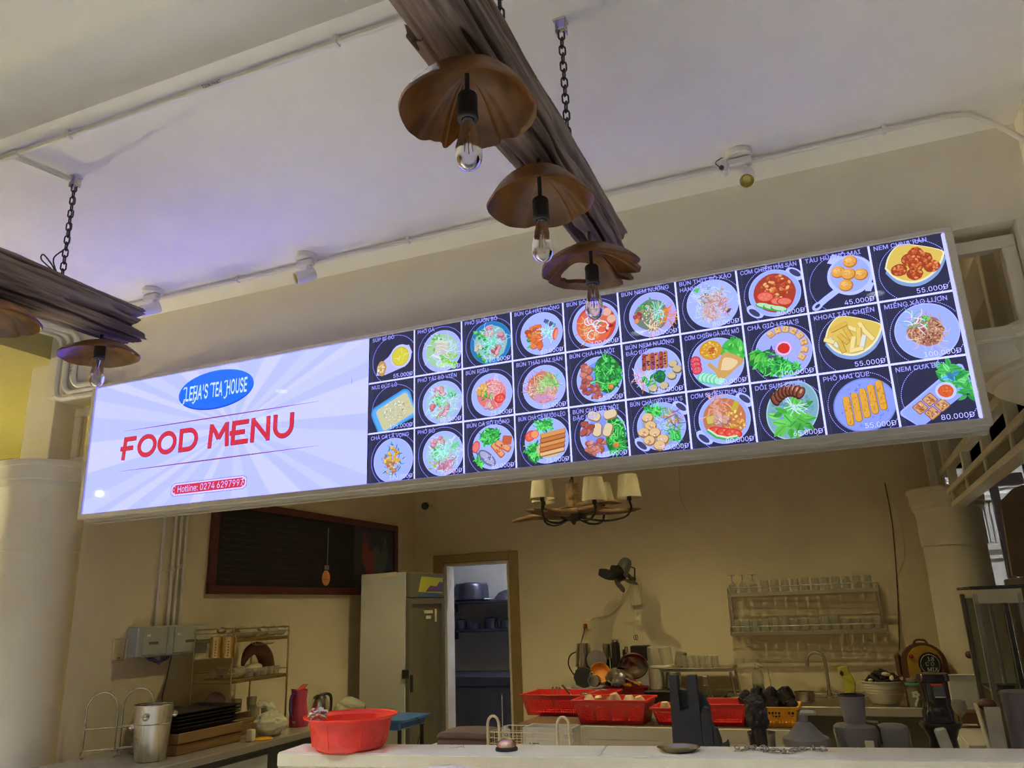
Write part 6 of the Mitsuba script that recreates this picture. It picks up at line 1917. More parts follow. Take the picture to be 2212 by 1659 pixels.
for i, y in enumerate((4.225, 4.325, 4.375, 4.43)):
    k = thing('wall_conduit', ['first', 'second', 'third', 'fourth'][i] + ' from the left of the four white pipes rising from the grey boxes', 'pipe')
    part(k, 'pipe', rod((XL + 0.018, y, 1.58), (XL + 0.018, y, ZK), 0.0125, 12), 'm_white_paint')
    part(k, 'clip', box(XL, XL + 0.034, y - 0.018, y + 0.018, 1.93 + 0.02 * i, 1.948 + 0.02 * i, .003), 'm_white_paint')
k = thing('wire_loops', 'purple and black wire loops hanging below the grey boxes', 'wire')
for i in range(4):
    p = smoothpath([(XL + 0.05, 4.12 + 0.02 * i, 1.39), (XL + 0.06, 4.16 + 0.02 * i, 1.365 - 0.004 * i), (XL + 0.06, 4.24, 1.352 - 0.006 * i), (XL + 0.06, 4.31 - 0.02 * i, 1.365), (XL + 0.05, 4.34 - 0.02 * i, 1.39)], 6)
    part(k, 'wire', tube(p, 0.006, 7), ['m_violet', 'm_black', 'm_violet', 'm_blue_plastic'][i], True)
k = thing('power_cord', 'black cord running down the wall below the grey boxes', 'wire')
part(k, 'cord', tube(smoothpath([(XL + 0.03, 4.375, 1.386), (XL + 0.012, 4.378, 1.30), (XL + 0.012, 4.36, 1.20), (XL + 0.012, 4.34, 1.10), (XL + 0.02, 4.36, 1.0), (XL + 0.02, 4.37, WZ)], 8), 0.004, 7), 'm_black', True)
k = thing('security_camera', 'small black dome camera in the upper left corner of the kitchen', 'camera')
part(k, 'mount', cyl((-4.19, 7.80), 0.03, 2.80, 2.83, 20), 'm_white_plastic')
part(k, 'arm', rod((-4.19, YB, 2.79), (-4.19, 7.76, 2.77), 0.018, 12), 'm_white_plastic')
part(k, 'head', ball((-4.19, 7.72, 2.755), 0.042, 3), 'm_black', True)

# store room shelves
for i, (z, lab) in enumerate(((1.725, 'upper'), (1.395, 'lower'))):
    k = thing('store_shelf', lab + ' steel shelf in the dark room behind the doorway', 'shelf')
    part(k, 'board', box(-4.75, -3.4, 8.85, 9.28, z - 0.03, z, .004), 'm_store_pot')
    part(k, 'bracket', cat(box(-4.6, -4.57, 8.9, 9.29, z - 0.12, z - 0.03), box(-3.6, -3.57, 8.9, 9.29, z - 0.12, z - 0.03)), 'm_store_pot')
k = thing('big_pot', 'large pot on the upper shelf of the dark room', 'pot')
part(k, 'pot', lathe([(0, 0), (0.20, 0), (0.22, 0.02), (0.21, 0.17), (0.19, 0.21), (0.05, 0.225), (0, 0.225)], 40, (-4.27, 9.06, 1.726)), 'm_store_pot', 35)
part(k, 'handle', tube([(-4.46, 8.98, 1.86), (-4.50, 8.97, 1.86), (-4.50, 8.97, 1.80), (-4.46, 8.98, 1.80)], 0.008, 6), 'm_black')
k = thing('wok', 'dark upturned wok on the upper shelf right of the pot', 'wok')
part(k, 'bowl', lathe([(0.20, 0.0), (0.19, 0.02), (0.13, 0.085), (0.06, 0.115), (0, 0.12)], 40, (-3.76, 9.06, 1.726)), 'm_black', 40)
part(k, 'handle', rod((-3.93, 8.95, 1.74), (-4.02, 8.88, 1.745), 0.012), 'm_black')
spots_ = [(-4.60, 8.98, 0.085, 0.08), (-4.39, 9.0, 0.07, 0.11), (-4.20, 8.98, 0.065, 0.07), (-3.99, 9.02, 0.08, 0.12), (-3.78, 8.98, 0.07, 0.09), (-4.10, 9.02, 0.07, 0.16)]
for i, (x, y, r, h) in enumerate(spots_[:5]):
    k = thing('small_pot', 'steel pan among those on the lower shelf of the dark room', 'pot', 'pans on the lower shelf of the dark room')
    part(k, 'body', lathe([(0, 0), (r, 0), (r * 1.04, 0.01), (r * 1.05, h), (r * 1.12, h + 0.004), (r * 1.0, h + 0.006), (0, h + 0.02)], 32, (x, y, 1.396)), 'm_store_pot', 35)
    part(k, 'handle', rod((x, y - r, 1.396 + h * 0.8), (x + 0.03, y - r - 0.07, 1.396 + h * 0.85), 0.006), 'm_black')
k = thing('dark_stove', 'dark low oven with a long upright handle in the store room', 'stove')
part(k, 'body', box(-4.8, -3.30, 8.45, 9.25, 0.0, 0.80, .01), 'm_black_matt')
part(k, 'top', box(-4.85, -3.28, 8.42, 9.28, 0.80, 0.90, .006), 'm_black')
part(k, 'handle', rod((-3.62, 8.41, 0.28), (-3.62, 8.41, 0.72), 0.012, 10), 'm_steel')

# ---------------------------------------------------------------- chandelier
k = thing('chandelier', 'driftwood chandelier with white cloth shades hanging in the kitchen', 'lamp')
CX, CY = -1.975, 6.2
part(k, 'post', xf(lump((0, 0, 0), 0.10, 3, 0.14, 2, (0.58, 0.58, 1.15), 3), (CX, CY, 2.49)), 'm_driftwood', 50)
part(k, 'post_block', lathe([(0, 2.40), (0.068, 2.40), (0.056, 2.46), (0.052, 2.56), (0.056, 2.60), (0, 2.60)], 10, (CX, CY, 0)), 'm_driftwood', 20)
rd = np.random.default_rng(4)
for i, (a, l, z, r) in enumerate([(183, 0.54, 2.335, 0.026), (8, 0.56, 2.36, 0.022), (150, 0.42, 2.40, 0.020), (-6, 0.44, 2.41, 0.026), (30, 0.45, 2.39, 0.022), (205, 0.40, 2.365, 0.030), (-35, 0.36, 2.37, 0.03), (120, 0.3, 2.38, 0.026), (250, 0.3, 2.36, 0.03), (70, 0.32, 2.38, 0.026)]):
    c, s = math.cos(math.radians(a)), math.sin(math.radians(a))
    pts = [(CX + c * l * t - s * 0.05 * math.sin(3 * t + i), CY + s * l * t + c * 0.05 * math.sin(3 * t + i), z + 0.02 * math.sin(4 * t + 2 * i) * t) for t in np.linspace(0, 1, 9)]
    part(k, 'driftwood_arm', tube(pts, [r * 1.2, r * 1.3, r * 1.3, r * 1.2, r * 1.1, r, r * 0.9, r * 0.7, r * 0.25], 9), 'm_driftwood', 40)
for i, (x, y, zb) in enumerate([(-2.17, 6.00, 2.470), (-2.27, 6.30, 2.478), (-1.725, 5.98, 2.410), (-1.80, 6.50, 2.440), (-1.50, 6.22, 2.445)]):
    sh = lathe([(0.101, 0), (0.076, 0.188), (0.0745, 0.188), (0.0995, 0)], 40, (x, y, zb))
    part(k, 'cloth_shade', sh, 'm_shade_cloth', 40)
    dx, dy = x - CX, y - CY
    l = math.hypot(dx, dy)
    p = smoothpath([(CX + dx * 0.15, CY + dy * 0.15, 2.31), (CX + dx * 0.55, CY + dy * 0.55, 2.275), (CX + dx * 0.9, CY + dy * 0.9, 2.295), (x + dx * 0.02, y + dy * 0.02, 2.36), (x, y, zb - 0.02), (x, y, zb + 0.05)], 6)
    part(k, 'iron_arm', tube(p, 0.009, 8), 'm_iron', True)
    part(k, 'candle', cyl((x, y), 0.018, zb - 0.02, zb + 0.06, 14), 'm_iron')
part(k, 'hub', lathe([(0, 2.26), (0.012, 2.265), (0.02, 2.285), (0.10, 2.31), (0.12, 2.34), (0, 2.35)], 24, (CX, CY, 0)), 'm_iron', 40)
k = thing('chandelier_chain', 'dark chain that carries the driftwood chandelier', 'chain')
n = 0
z = 2.62
while z < ZK:
    part(k, 'link', LINK, None, tw=T().translate([CX, CY, z]).rotate([0, 0, 1], 30 + 90 * (n % 2)).scale(1.25))
    z += 0.0405
    n += 1
part(k, 'cable', rod((CX + 0.01, CY, 2.6), (CX + 0.01, CY, ZK), 0.005), 'm_iron')

# ---------------------------------------------------------------- back wall
k = thing('wall_fan', 'dark wall fan without a guard on the kitchen back wall', 'fan')
d_ = np.array([-0.25, -0.45, -0.62])
d_ = d_ / np.linalg.norm(d_)
M = trimesh.geometry.align_vectors([0, 0, 1], d_)
hubc = np.array([-1.945, 7.42, 1.875])
mot = lathe([(0, -0.20), (0.045, -0.195), (0.058, -0.17), (0.070, -0.03), (0.066, 0.0), (0, 0.0)], 28)
mot.apply_transform(M)
mot.apply_translation(hubc)
part(k, 'motor', mot, 'm_fan_grey', 35)
hb = lathe([(0, 0.0), (0.040, 0.0), (0.042, 0.03), (0.03, 0.052), (0, 0.058)], 24)
hb.apply_transform(M)
hb.apply_translation(hubc)
part(k, 'hub', hb, 'm_black', 35)
for i, a in enumerate((0.35, 1.92, 3.5, 5.05)):
    bl = []
    for t in np.linspace(0, 1, 9):
        for u in (-1, 0, 1):
            r = 0.035 + 0.165 * t
            w_ = 0.055 * math.sin(0.35 + 2.4 * t) ** 0.8 + 0.006
            bl.append((r, u * w_ + 0.03 * t, 0.022 + 0.022 * u * (1 - 0.4 * t) + 0.004 * (1 - u * u)))
    bl = np.array(bl)
    f_ = []
    for q in range(8):
        for u in range(2):
            o = q * 3 + u
            f_ += [[o, o + 3, o + 4], [o, o + 4, o + 1]]
    bl2 = np.vstack([bl, bl - [0, 0, 0.003]])
    f_ = np.array(f_)
    m = trimesh.Trimesh(bl2, np.vstack([f_, f_[:, ::-1] + len(bl)]), process=False)
    m = xf(m, rz=a)
    m.apply_transform(M)
    m.apply_translation(hubc)
    part(k, 'blade', m, 'm_black', 50)
part(k, 'wall_arm', cat(tube([(-1.90, YB, 1.86), (-1.90, 7.68, 1.86), (-1.92, 7.56, 1.93), (-1.94, 7.46, 1.95)], 0.018, 10), tube([(-1.83, 7.55, 1.80), (-1.82, 7.55, 1.95), (-1.88, 7.52, 1.97)], 0.006, 8)), 'm_iron')
part(k, 'wall_bracket', box(-1.955, -1.845, YB - 0.035, YB, 1.60, 1.90, .008), 'm_kitchen_wall2')
for i, x in enumerate((-1.885, -1.868)):
    part(k, 'pull_cord', rod((x, 7.62, 1.82), (x, 7.62, 1.335), 0.0022, 6), 'm_paper')
    part(k, 'pull_ring', tube([(x + 0.011 * math.cos(t), 7.62, 1.312 + 0.022 * math.sin(t)) for t in np.linspace(0, 2 * PI, 14, endpoint=False)], 0.0028, 6, closed=True), 'm_iron', True)
part(k, 'power_cable', tube(smoothpath([(-1.97, 7.55, 1.83), (-2.02, 7.80, 1.70), (-2.09, 7.86, 1.60), (-2.20, 7.86, 1.52), (-2.33, 7.86, 1.505), (-2.42, 7.86, 1.47)], 8), 0.0035, 6), 'm_paper', True)
k = thing('wall_socket', 'white wall socket with a dark red plug under the fan cable', 'socket')
part(k, 'plate', box(-2.475, -2.385, YB - 0.012, YB, 1.38, 1.50, .003), 'm_switch')
part(k, 'plug', cat(box(-2.455, -2.425, YB - 0.05, YB - 0.012, 1.40, 1.445, .006)), 'm_dark_red')
part(k, 'cord', tube(smoothpath([(-2.44, YB - 0.05, 1.40), (-2.46, YB - 0.06, 1.33), (-2.48, YB - 0.08, 1.26)], 6), 0.004, 6), 'm_black', True)

k = thing('glass_shelf', 'two-tier steel wall shelf full of glasses on the back wall', 'shelf')
RX0, RX1, RY0, RY1 = -1.00, 0.305, 7.64, YB
for z, x0, x1 in ((1.668, RX0 + 0.01, RX1 - 0.012), (1.326, RX0, RX1)):
    part(k, 'front_lip', box(x0, x1, RY0, RY0 + 0.014, z - 0.022, z + 0.012, .003), 'm_steel_brushed')
    part(k, 'back_lip', box(x0, x1, RY1 - 0.02, RY1, z - 0.018, z + 0.010, .003), 'm_steel_brushed')
    for q in range(3):
        part(k, 'bar', rod((x0, RY0 + 0.055 + 0.062 * q, z + 0.007), (x1, RY0 + 0.045 + 0.038 * q, z + 0.007), 0.004, 8), 'm_steel')
    part(k, 'guard_rail', cat(tube([(x0 + .005, RY1 - 0.005, z + 0.058), (x0 + .005, RY0 + 0.004, z + 0.058), (x1 - .005, RY0 + 0.004, z + 0.058), (x1 - .005, RY1 - 0.005, z + 0.058)], 0.0055, 8), rod((x0 + .005, RY0 + .004, z), (x0 + .005, RY0 + .004, z + .058), 0.005), rod((x1 - .005, RY0 + .004, z), (x1 - .005, RY0 + .004, z + .058), 0.005)), 'm_steel')
for x in (RX0 + 0.012, RX1 - 0.02):
    part(k, 'side_bracket', cat(box(x - 0.012, x + 0.012, RY1 - 0.05, RY1, 1.29, 1.70, .003), box(x - 0.005, x + 0.005, RY0 + 0.01, RY0 + 0.035, 1.33, 1.66, .002)), 'm_steel_brushed')
GL = [mikit.ply(lathe([(0, 0), (0.030, 0), (0.034, 0.004), (0.036, h), (0.0335, h + 0.001), (0.031, 0.010), (0, 0.010)], 24), 'm_glass', smooth=35) for h in (0.105, 0.118, 0.088)]
STEMG = mikit.ply(lathe([(0.030, 0.0), (0.036, 0.035), (0.034, 0.075), (0.012, 0.10), (0.005, 0.112), (0.0045, 0.155), (0.030, 0.160), (0.034, 0.163), (0, 0.164), (0, 0.152), (0.003, 0.15), (0.0035, 0.11), (0.010, 0.094), (0.031, 0.073), (0.0335, 0.036), (0.0285, 0.0), (0.030, 0.0)], 24), 'm_glass', smooth=35)
for i in range(3):
    single('stem_glass', STEMG, None, ORD[i] + ' upside-down stem glass from the left end of the upper wall shelf', 'glass', 'stem glasses on the upper wall shelf', tw=T().translate([-0.945 + 0.094 * i, 7.72, 1.681]))
for i in range(11):
    single('glass_tumbler', GL[0], None, ORD[i] + ' upside-down tumbler from the left in the row on the upper wall shelf', 'glass', 'tumblers on the upper wall shelf', tw=T().translate([-0.655 + 0.087 * i, 7.72, 1.681 + 0.107]).rotate([1, 0, 0], 180))
hgt = [0, 0, 0, 0, 1, 1, 0, 0, 0, 1, 1, 2, 2, 2, 2, 2]
for i in range(15):
    j = hgt[i]
    single('glass_tumbler', GL[j], None, ORD[i] + ' upside-down tumbler from the left in the front row of the lower wall shelf', 'glass', 'tumblers on the lower wall shelf', tw=T().translate([-0.945 + 0.0853 * i, 7.715, 1.339 + (0.106, 0.119, 0.089)[j]]).rotate([1, 0, 0], 180))
for i in range(14):
    single('glass_tumbler', GL[2], None, ORD[i] + ' tumbler from the left in the back row of the lower wall shelf', 'glass', 'back row of tumblers on the lower wall shelf', tw=T().translate([-0.90 + 0.0853 * i, 7.81, 1.339]))

k = thing('loose_cable', 'thin dark cord running down the back wall right of the glass shelf', 'wire')
part(k, 'cord', tube(smoothpath([(0.492, YB - 0.006, 2.60), (0.498, YB - 0.006, 2.32), (0.488, YB - 0.006, 2.1), (0.458, YB - 0.006, 1.75), (0.43, YB - 0.006, 1.5), (0.385, YB - 0.006, 1.15)], 8), 0.0045, 6), 'm_brown', True)
part(k, 'thin_wire', tube(smoothpath([(0.50, YB - 0.005, 2.60), (0.56, YB - 0.005, 2.25), (0.55, YB - 0.005, 1.95), (0.458, YB - 0.005, 1.76)], 8), 0.002, 5), 'm_paper', True)
k = thing('wall_cable', 'short thin cable hanging on the back wall right of the chandelier', 'wire')
part(k, 'cable', tube(smoothpath([(-1.36, YB - 0.005, 2.95), (-1.375, YB - 0.005, 2.62), (-1.32, YB - 0.005, 2.48)], 6), 0.003, 5), 'm_kitchen_wall2', True)

# ---------------------------------------------------------------- sink counter along the back wall
SZ = 0.78
k = thing('sink_counter', 'long steel sink counter under the glass shelf', 'counter')
part(k, 'top', cat(box(-1.1, 0.64, 6.98, 7.85, SZ - 0.03, SZ, .006), box(-1.1, 0.64, 6.965, 6.99, SZ - 0.055, SZ + 0.012, .006)), 'm_steel_brushed')
part(k, 'cabinet', box(-1.08, 0.62, 7.02, 7.85, 0, SZ - 0.03), 'm_cabinet_dark')
for x in (-0.55, 0.05, 0.52):
    part(k, 'grip', cat(tube([(x - 0.06, 7.015, SZ - 0.135), (x + 0.06, 7.015, SZ - 0.135), (x + 0.06, 7.015, SZ - 0.095), (x - 0.06, 7.015, SZ - 0.095)], 0.010, 8, closed=True)), 'm_white_plastic', 50)
part(k, 'splash_ledge', box(-1.1, 0.60, 7.70, 7.86, SZ, SZ + 0.035, .006), 'm_steel_brushed')
k = thing('tap', 'tall steel swan-neck tap on the sink counter', 'tap')
tx, ty = -0.225, 7.66
part(k, 'neck', tube([(tx, ty, SZ), (tx, ty, SZ + 0.22)] + [(tx - 0.075 + 0.075 * math.cos(t), ty, SZ + 0.30 + 0.075 * math.sin(t)) for t in np.linspace(0.0, PI * 1.05, 14)] + [(tx - 0.152, ty, SZ + 0.26)], 0.0135, 12), 'm_steel_brushed', 60)
part(k, 'base', lathe([(0, 0), (0.03, 0), (0.03, 0.012), (0.02, 0.02), (0.017, 0.07), (0, 0.07)], 24, (tx, ty, SZ)), 'm_steel', 35)
part(k, 'lever', rod((tx + 0.015, ty, SZ + 0.05), (tx + 0.06, ty - 0.02, SZ + 0.035), 0.007), 'm_steel')
k = thing('steel_pan', 'small steel pan on the sink counter left of the tap', 'pot')
part(k, 'pan', open_basket([(0.078, 0), (0.082, 0.004), (0.082, 0.070), (0.086, 0.074)], 36, (-0.42, 7.45, SZ + 0.001), 0.002), 'm_chrome', 35)
k = thing('soap_bottle', 'clear pump bottle with green soap on the sink counter', 'bottle')
bx3, by3 = -0.79, 7.50
part(k, 'bottle', lathe([(0, 0), (0.048, 0), (0.05, 0.006), (0.050, 0.17), (0.038, 0.205), (0.020, 0.22), (0.020, 0.235), (0, 0.235)], 30, (bx3, by3, SZ + 0.03)), 'm_soap_clear', 35)
part(k, 'soap', lathe([(0, 0.004), (0.046, 0.006), (0.0465, 0.10), (0, 0.10)], 30, (bx3, by3, SZ + 0.03)), 'm_green_liquid', 35)
part(k, 'pump', cat(cyl((bx3, by3), 0.016, SZ + 0.262, SZ + 0.30, 16), rod((bx3, by3, SZ + 0.295), (bx3 + 0.05, by3, SZ + 0.275), 0.008)), 'm_white_plastic')
part(k, 'hose', tube(smoothpath([(bx3 + 0.03, by3, SZ + 0.27), (bx3 + 0.085, by3, SZ + 0.26), (bx3 + 0.10, by3, SZ + 0.16), (bx3 + 0.10, by3, SZ + 0.02)], 6), 0.005, 7), 'm_soap_clear', True)
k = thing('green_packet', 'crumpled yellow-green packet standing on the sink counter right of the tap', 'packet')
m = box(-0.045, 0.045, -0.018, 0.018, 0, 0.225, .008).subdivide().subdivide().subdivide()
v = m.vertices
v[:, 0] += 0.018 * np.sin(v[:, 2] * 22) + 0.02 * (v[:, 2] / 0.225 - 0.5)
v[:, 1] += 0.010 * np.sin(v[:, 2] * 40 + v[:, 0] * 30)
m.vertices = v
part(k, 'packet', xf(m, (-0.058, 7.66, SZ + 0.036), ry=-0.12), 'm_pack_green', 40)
part(k, 'hole', xf(extr([(-0.016, 0.17), (0.0, 0.195), (0.016, 0.17), (0.0, 0.145)], 0.002, 'xz', -0.024), (-0.085, 7.652, SZ + 0.036), ry=-0.12), 'm_black')  # black diamond laid on the packet, shade of an opening put in as colour
k = thing('mussel_bowl', 'white ribbed bowl heaped with black shells on the sink counter', 'bowl')
mx, my = 0.20, 7.30
part(k, 'bowl', open_basket([(0.09, 0.0), (0.10, 0.006), (0.135, 0.06), (0.152, 0.12), (0.158, 0.165), (0.166, 0.170), (0.166, 0.176)], 56, (mx, my, SZ + 0.001), 0.004), 'm_bowl_white', 30)
part(k, 'ribs', cat(*[lathe([(r, z - .003), (r + 0.003, z), (r, z + .003)], 48, (mx, my, SZ)) for z, r in ((0.085, 0.1425), (0.105, 0.148), (0.125, 0.153), (0.145, 0.1555))]), 'm_bowl_white', 40)
rm = np.random.default_rng(6)
SH = mikit.ply(ball((0, 0, 0), 1.0, 2, (0.034, 0.018, 0.013)), 'm_black_gloss', smooth=True)
SH2 = mikit.ply(ball((0, 0, 0), 1.0, 2, (0.030, 0.017, 0.013)), 'm_paper', smooth=True)
for i in range(60):
    t, a = math.sqrt(rm.uniform(0, 1)), rm.uniform(0, 2 * PI)
    r = 0.13 * t
    z = SZ + 0.165 + 0.085 * (1 - t ** 1.5)
    pale = i in (4, 11, 19, 27, 33, 41, 50)
    single('black_shell', SH2 if pale else SH, None, 'pale shell among the black ones in the white bowl' if pale else 'black shell in the heap in the white bowl', 'shell', 'pale shells in the white bowl' if pale else 'black shells in the white bowl',
           tw=T().translate([mx + r * math.cos(a), my + r * math.sin(a) - (0.02 if pale else 0), z + (0.006 if pale else 0)]).rotate([0, 0, 1], rm.uniform(0, 360)).rotate([1, 0, 0], rm.uniform(-60, 60)).rotate([0, 1, 0], rm.uniform(-50, 50)))
k = thing('glass_jar', 'clear patterned jar with a green lid right of the white bowl', 'jar')
part(k, 'jar', lathe([(0, 0), (0.048, 0), (0.052, 0.008), (0.054, 0.13), (0.046, 0.15), (0.046, 0.16), (0.043, 0.16), (0.050, 0.13), (0.047, 0.010), (0, 0.010)], 32, (0.405, 7.06, SZ + 0.001)), 'm_soap_clear', 35)
part(k, 'lid', cyl((0.405, 7.06), 0.062, SZ + 0.162, SZ + 0.180, 32, b=.003), 'm_green_lid')
part(k, 'flower', cat(*[ball((0.405 + 0.016 * math.cos(t), 7.004, SZ + 0.10 + 0.016 * math.sin(t)), 0.012, 2, (1, .2, 1)) for t in np.arange(5) * 1.257] + [ball((0.405 + 0.01 * s, 7.005, SZ + 0.05 + 0.02 * s), 0.012, 2, (.7, .2, 1.3)) for s in (-1, 0, 1)]), 'm_white_plastic', True)
single('grey_tub', cyl((0.40, 7.06), 0.045, SZ + 0.182, SZ + 0.212, 28, b=.006), 'm_smoke', 'small grey tub on the jar between the white bowl and the amber case', 'tub')
k = thing('amber_case', 'upright arched amber case with a brown rim on the counter by the far column', 'case')
ax0, ax1, az0, az1 = 0.36, 0.72, SZ + 0.0, 1.255


def arched(x0, x1, z0, z1, n=16):
    r = (x1 - x0) / 2
    return [(x0, z0), (x1, z0), (x1 - 0.0, z1 - r * 0.95)] + [(x0 + r + r * math.cos(t), z1 - r * 0.95 + r * 0.95 * math.sin(t)) for t in np.linspace(0.1, PI - 0.1, n)] + [(x0, z1 - r * 0.95)]


part(k, 'shell', extr(arched(0.345, 0.672, SZ + 0.001, 1.244), 0.085, 'xz', 7.15), 'm_brown', 30)
part(k, 'face', extr(arched(0.392, 0.638, SZ + 0.01, 1.224), 0.012, 'xz', 7.139), 'm_amber', 30)
part(k, 'strap', cat(box(0.308, 0.352, 7.16, 7.23, 0.99, 1.17, .018)), 'm_brown')
part(k, 'handle', tube(smoothpath([(0.46, 7.19, 1.235), (0.478, 7.19, 1.262), (0.537, 7.19, 1.262), (0.557, 7.19, 1.235)], 5), 0.008, 8), 'm_brown', True)
for x in (0.425, 0.596):
    part(k, 'knob', ball((x, 7.134, 1.146), 0.016, 2), 'm_dark_red', True)
k = thing('round_badge', 'round black badge with pale letters in front of the amber case', 'badge')
part(k, 'body', extr([(0.546 + 0.080 * math.cos(t), 1.088 + 0.088 * math.sin(t)) for t in np.linspace(-0.5, PI + 0.5, 24)] + [(0.478, 0.785), (0.614, 0.785)], 0.03, 'xz', 7.10), 'm_black', 30)
part(k, 'ring', tube([(0.546 + 0.066 * math.cos(t), 7.098, 1.088 + 0.072 * math.sin(t)) for t in np.linspace(0, 2 * PI, 32, endpoint=False)], 0.004, 6, closed=True), 'm_steel', True)
part(k, 'lettering', cat(xf(meshkit.text_mesh('18', 0.03, 0.001), (0.528, 7.099, 1.113), rx=PI / 2), xf(meshkit.text_mesh('C O', 0.026, 0.001), (0.512, 7.099, 1.078), rx=PI / 2), xf(meshkit.text_mesh('MIX', 0.028, 0.001), (0.519, 7.099, 1.038), rx=PI / 2)), 'm_fridge')
single('brown_jug', cat(lathe([(0, 0), (0.055, 0), (0.06, 0.01), (0.058, 0.06), (0.075, 0.13), (0.090, 0.19), (0.085, 0.20), (0.06, 0.17), (0, 0.15)], 28, (0.90, 6.82, 0.992)), rod((0.86, 6.78, 1.168), (0.785, 6.73, 1.178), 0.022, 12), ball((0.78, 6.73, 1.178), 0.026, 2)), 'm_brown', 'brown jug with a spout behind the glass cabinet', 'jug')
k = thing('low_partition', 'pale low partition panel right of the juicer', 'panel')
part(k, 'panel', box(0.60, 0.95, 6.58, 6.62, 0, 1.052, .004), 'm_fridge')
part(k, 'cap', box(0.60, 0.95, 6.57, 6.63, 1.05, 1.056, .002), 'm_white_paint')
part(k, 'plinth', box(0.60, 1.0, 6.40, 6.57, 0.0, 0.83, .004), 'm_brown')

single('side_cabinet', box(0.72, 1.08, 6.66, 6.98, 0, 0.99, .004), 'm_brown', 'dark cabinet behind the low partition that carries the brown jug', 'cabinet')
# ---------------------------------------------------------------- middle table with baskets
TZ = 0.85
k = thing('work_table', 'table with a dark shiny top and white front under the red baskets', 'table')
part(k, 'top', box(-2.195, -0.40, 5.36, 6.55, TZ - 0.02, TZ, .004), 'm_stone_top')
part(k, 'front_panel', box(-2.10, -0.41, 5.345, 5.36, TZ - 0.42, TZ - 0.004, .003), 'm_white_paint')
part(k, 'front_rail', box(-2.10, -0.41, 5.34, 5.346, TZ - 0.10, TZ - 0.085), 'm_white_paint')
part(k, 'body', box(-2.15, -0.42, 5.38, 6.5, 0, TZ - 0.02), 'm_white_paint')
k = thing('back_worktop', 'back worktop behind the red baskets, loaded with pots', 'counter')
part(k, 'top', box(-2.62, -1.12, 6.95, 7.85, SZ - 0.03, SZ, .004), 'm_steel_brushed')
part(k, 'body', box(-2.60, -1.12, 7.0, 7.85, 0, SZ - 0.03), 'm_cabinet_dark')


def crate(name, x0, x1, y0, y1, z0, z1, mat, label, flare=0.035, rows=5, cols=None, gaps=()):
    """A slanted plastic basket: tub, rim and pierced field"""
    k = thing(name, label, 'basket')
    f = flare
    o = np.array([[x0 + f, y0 + f, z0], [x1 - f, y0 + f, z0], [x1 - f, y1 - f, z0], [x0 + f, y1 - f, z0], [x0, y0, z1], [x1, y0, z1], [x1, y1, z1], [x0, y1, z1]])
    t = 0.004
    i = o + np.array([[t, t, t], [-t, t, t], [-t, -t, t], [t, -t, t]] * 2)
    i[4:, 2] = z1
    v = np.vstack([o, i])
    F_ = [[0, 2, 1], [0, 3, 2], [8, 9, 10], [8, 10, 11]]
    for q in range(4):
        q2 = (q + 1) % 4
        if q:
            F_ += [[q, q2, 4 + q2], [q, 4 + q2, 4 + q], [8 + q, 12 + q2, 8 + q2], [8 + q, 12 + q, 12 + q2]]
        F_ += [[4 + q, 4 + q2, 12 + q2], [4 + q, 12 + q2, 12 + q]]
    part(k, 'tub', trimesh.Trimesh(v, F_, process=False), mat, False)
    part(k, 'rim', cat(box(x0 - 0.012, x1 + 0.012, y0 - 0.012, y0 + 0.003, z1 - 0.012, z1 + 0.002, .003), box(x0 - 0.012, x1 + 0.012, y1 - 0.003, y1 + 0.012, z1 - 0.012, z1 + 0.002, .003), box(x0 - 0.012, x0 + 0.003, y0, y1, z1 - 0.012, z1 + 0.002, .003), box(x1 - 0.003, x1 + 0.012, y0, y1, z1 - 0.012, z1 + 0.002, .003)), mat)
    cols = cols or int((x1 - x0) / 0.0135)

    def pt(u, tt, d):
        xa, xb = x0 + f * (1 - tt), x1 - f * (1 - tt)
        return (xa + (xb - xa) * u, y0 + f * (1 - tt) + d, z0 + (z1 - z0) * tt)

    def piece(u0, u1, t0, t1):
        p8 = [pt(u, tt, d) for d in (0, t) for tt in (t0, t1) for u in (u0, u1)]
        return trimesh.Trimesh(p8, [[0, 1, 3], [0, 3, 2], [4, 7, 5], [4, 6, 7], [0, 5, 1], [0, 4, 5], [2, 3, 7], [2, 7, 6], [0, 2, 6], [0, 6, 4], [1, 7, 3], [1, 5, 7]], process=False)
    edges = [0.05] + [g for ab in gaps for g in ab] + [0.95]
    L_ = [piece(0, 1, 0, 0.14), piece(0, 1, 0.76, 1), piece(0, 0.05, 0.14, 0.76), piece(0.95, 1, 0.14, 0.76)] + [piece(a_, b_, 0.14, 0.76) for a_, b_ in gaps]
    for e0, e1 in zip(edges[::2], edges[1::2]):
        n_ = max(2, int(round((e1 - e0) * cols)))
        for c in range(1, n_):
            uu = e0 + (e1 - e0) * c / n_
            L_.append(piece(uu - 0.16 / cols, uu + 0.16 / cols, 0.14, 0.76))
        for r in range(1, rows):
            tt = 0.14 + 0.62 * r / rows
            L_.append(piece(e0, e1, tt - 0.10 / rows, tt + 0.10 / rows))
    part(k, 'front_lattice', cat(*L_), mat, False, kind='stuff')     # real openings between the bars
    return k


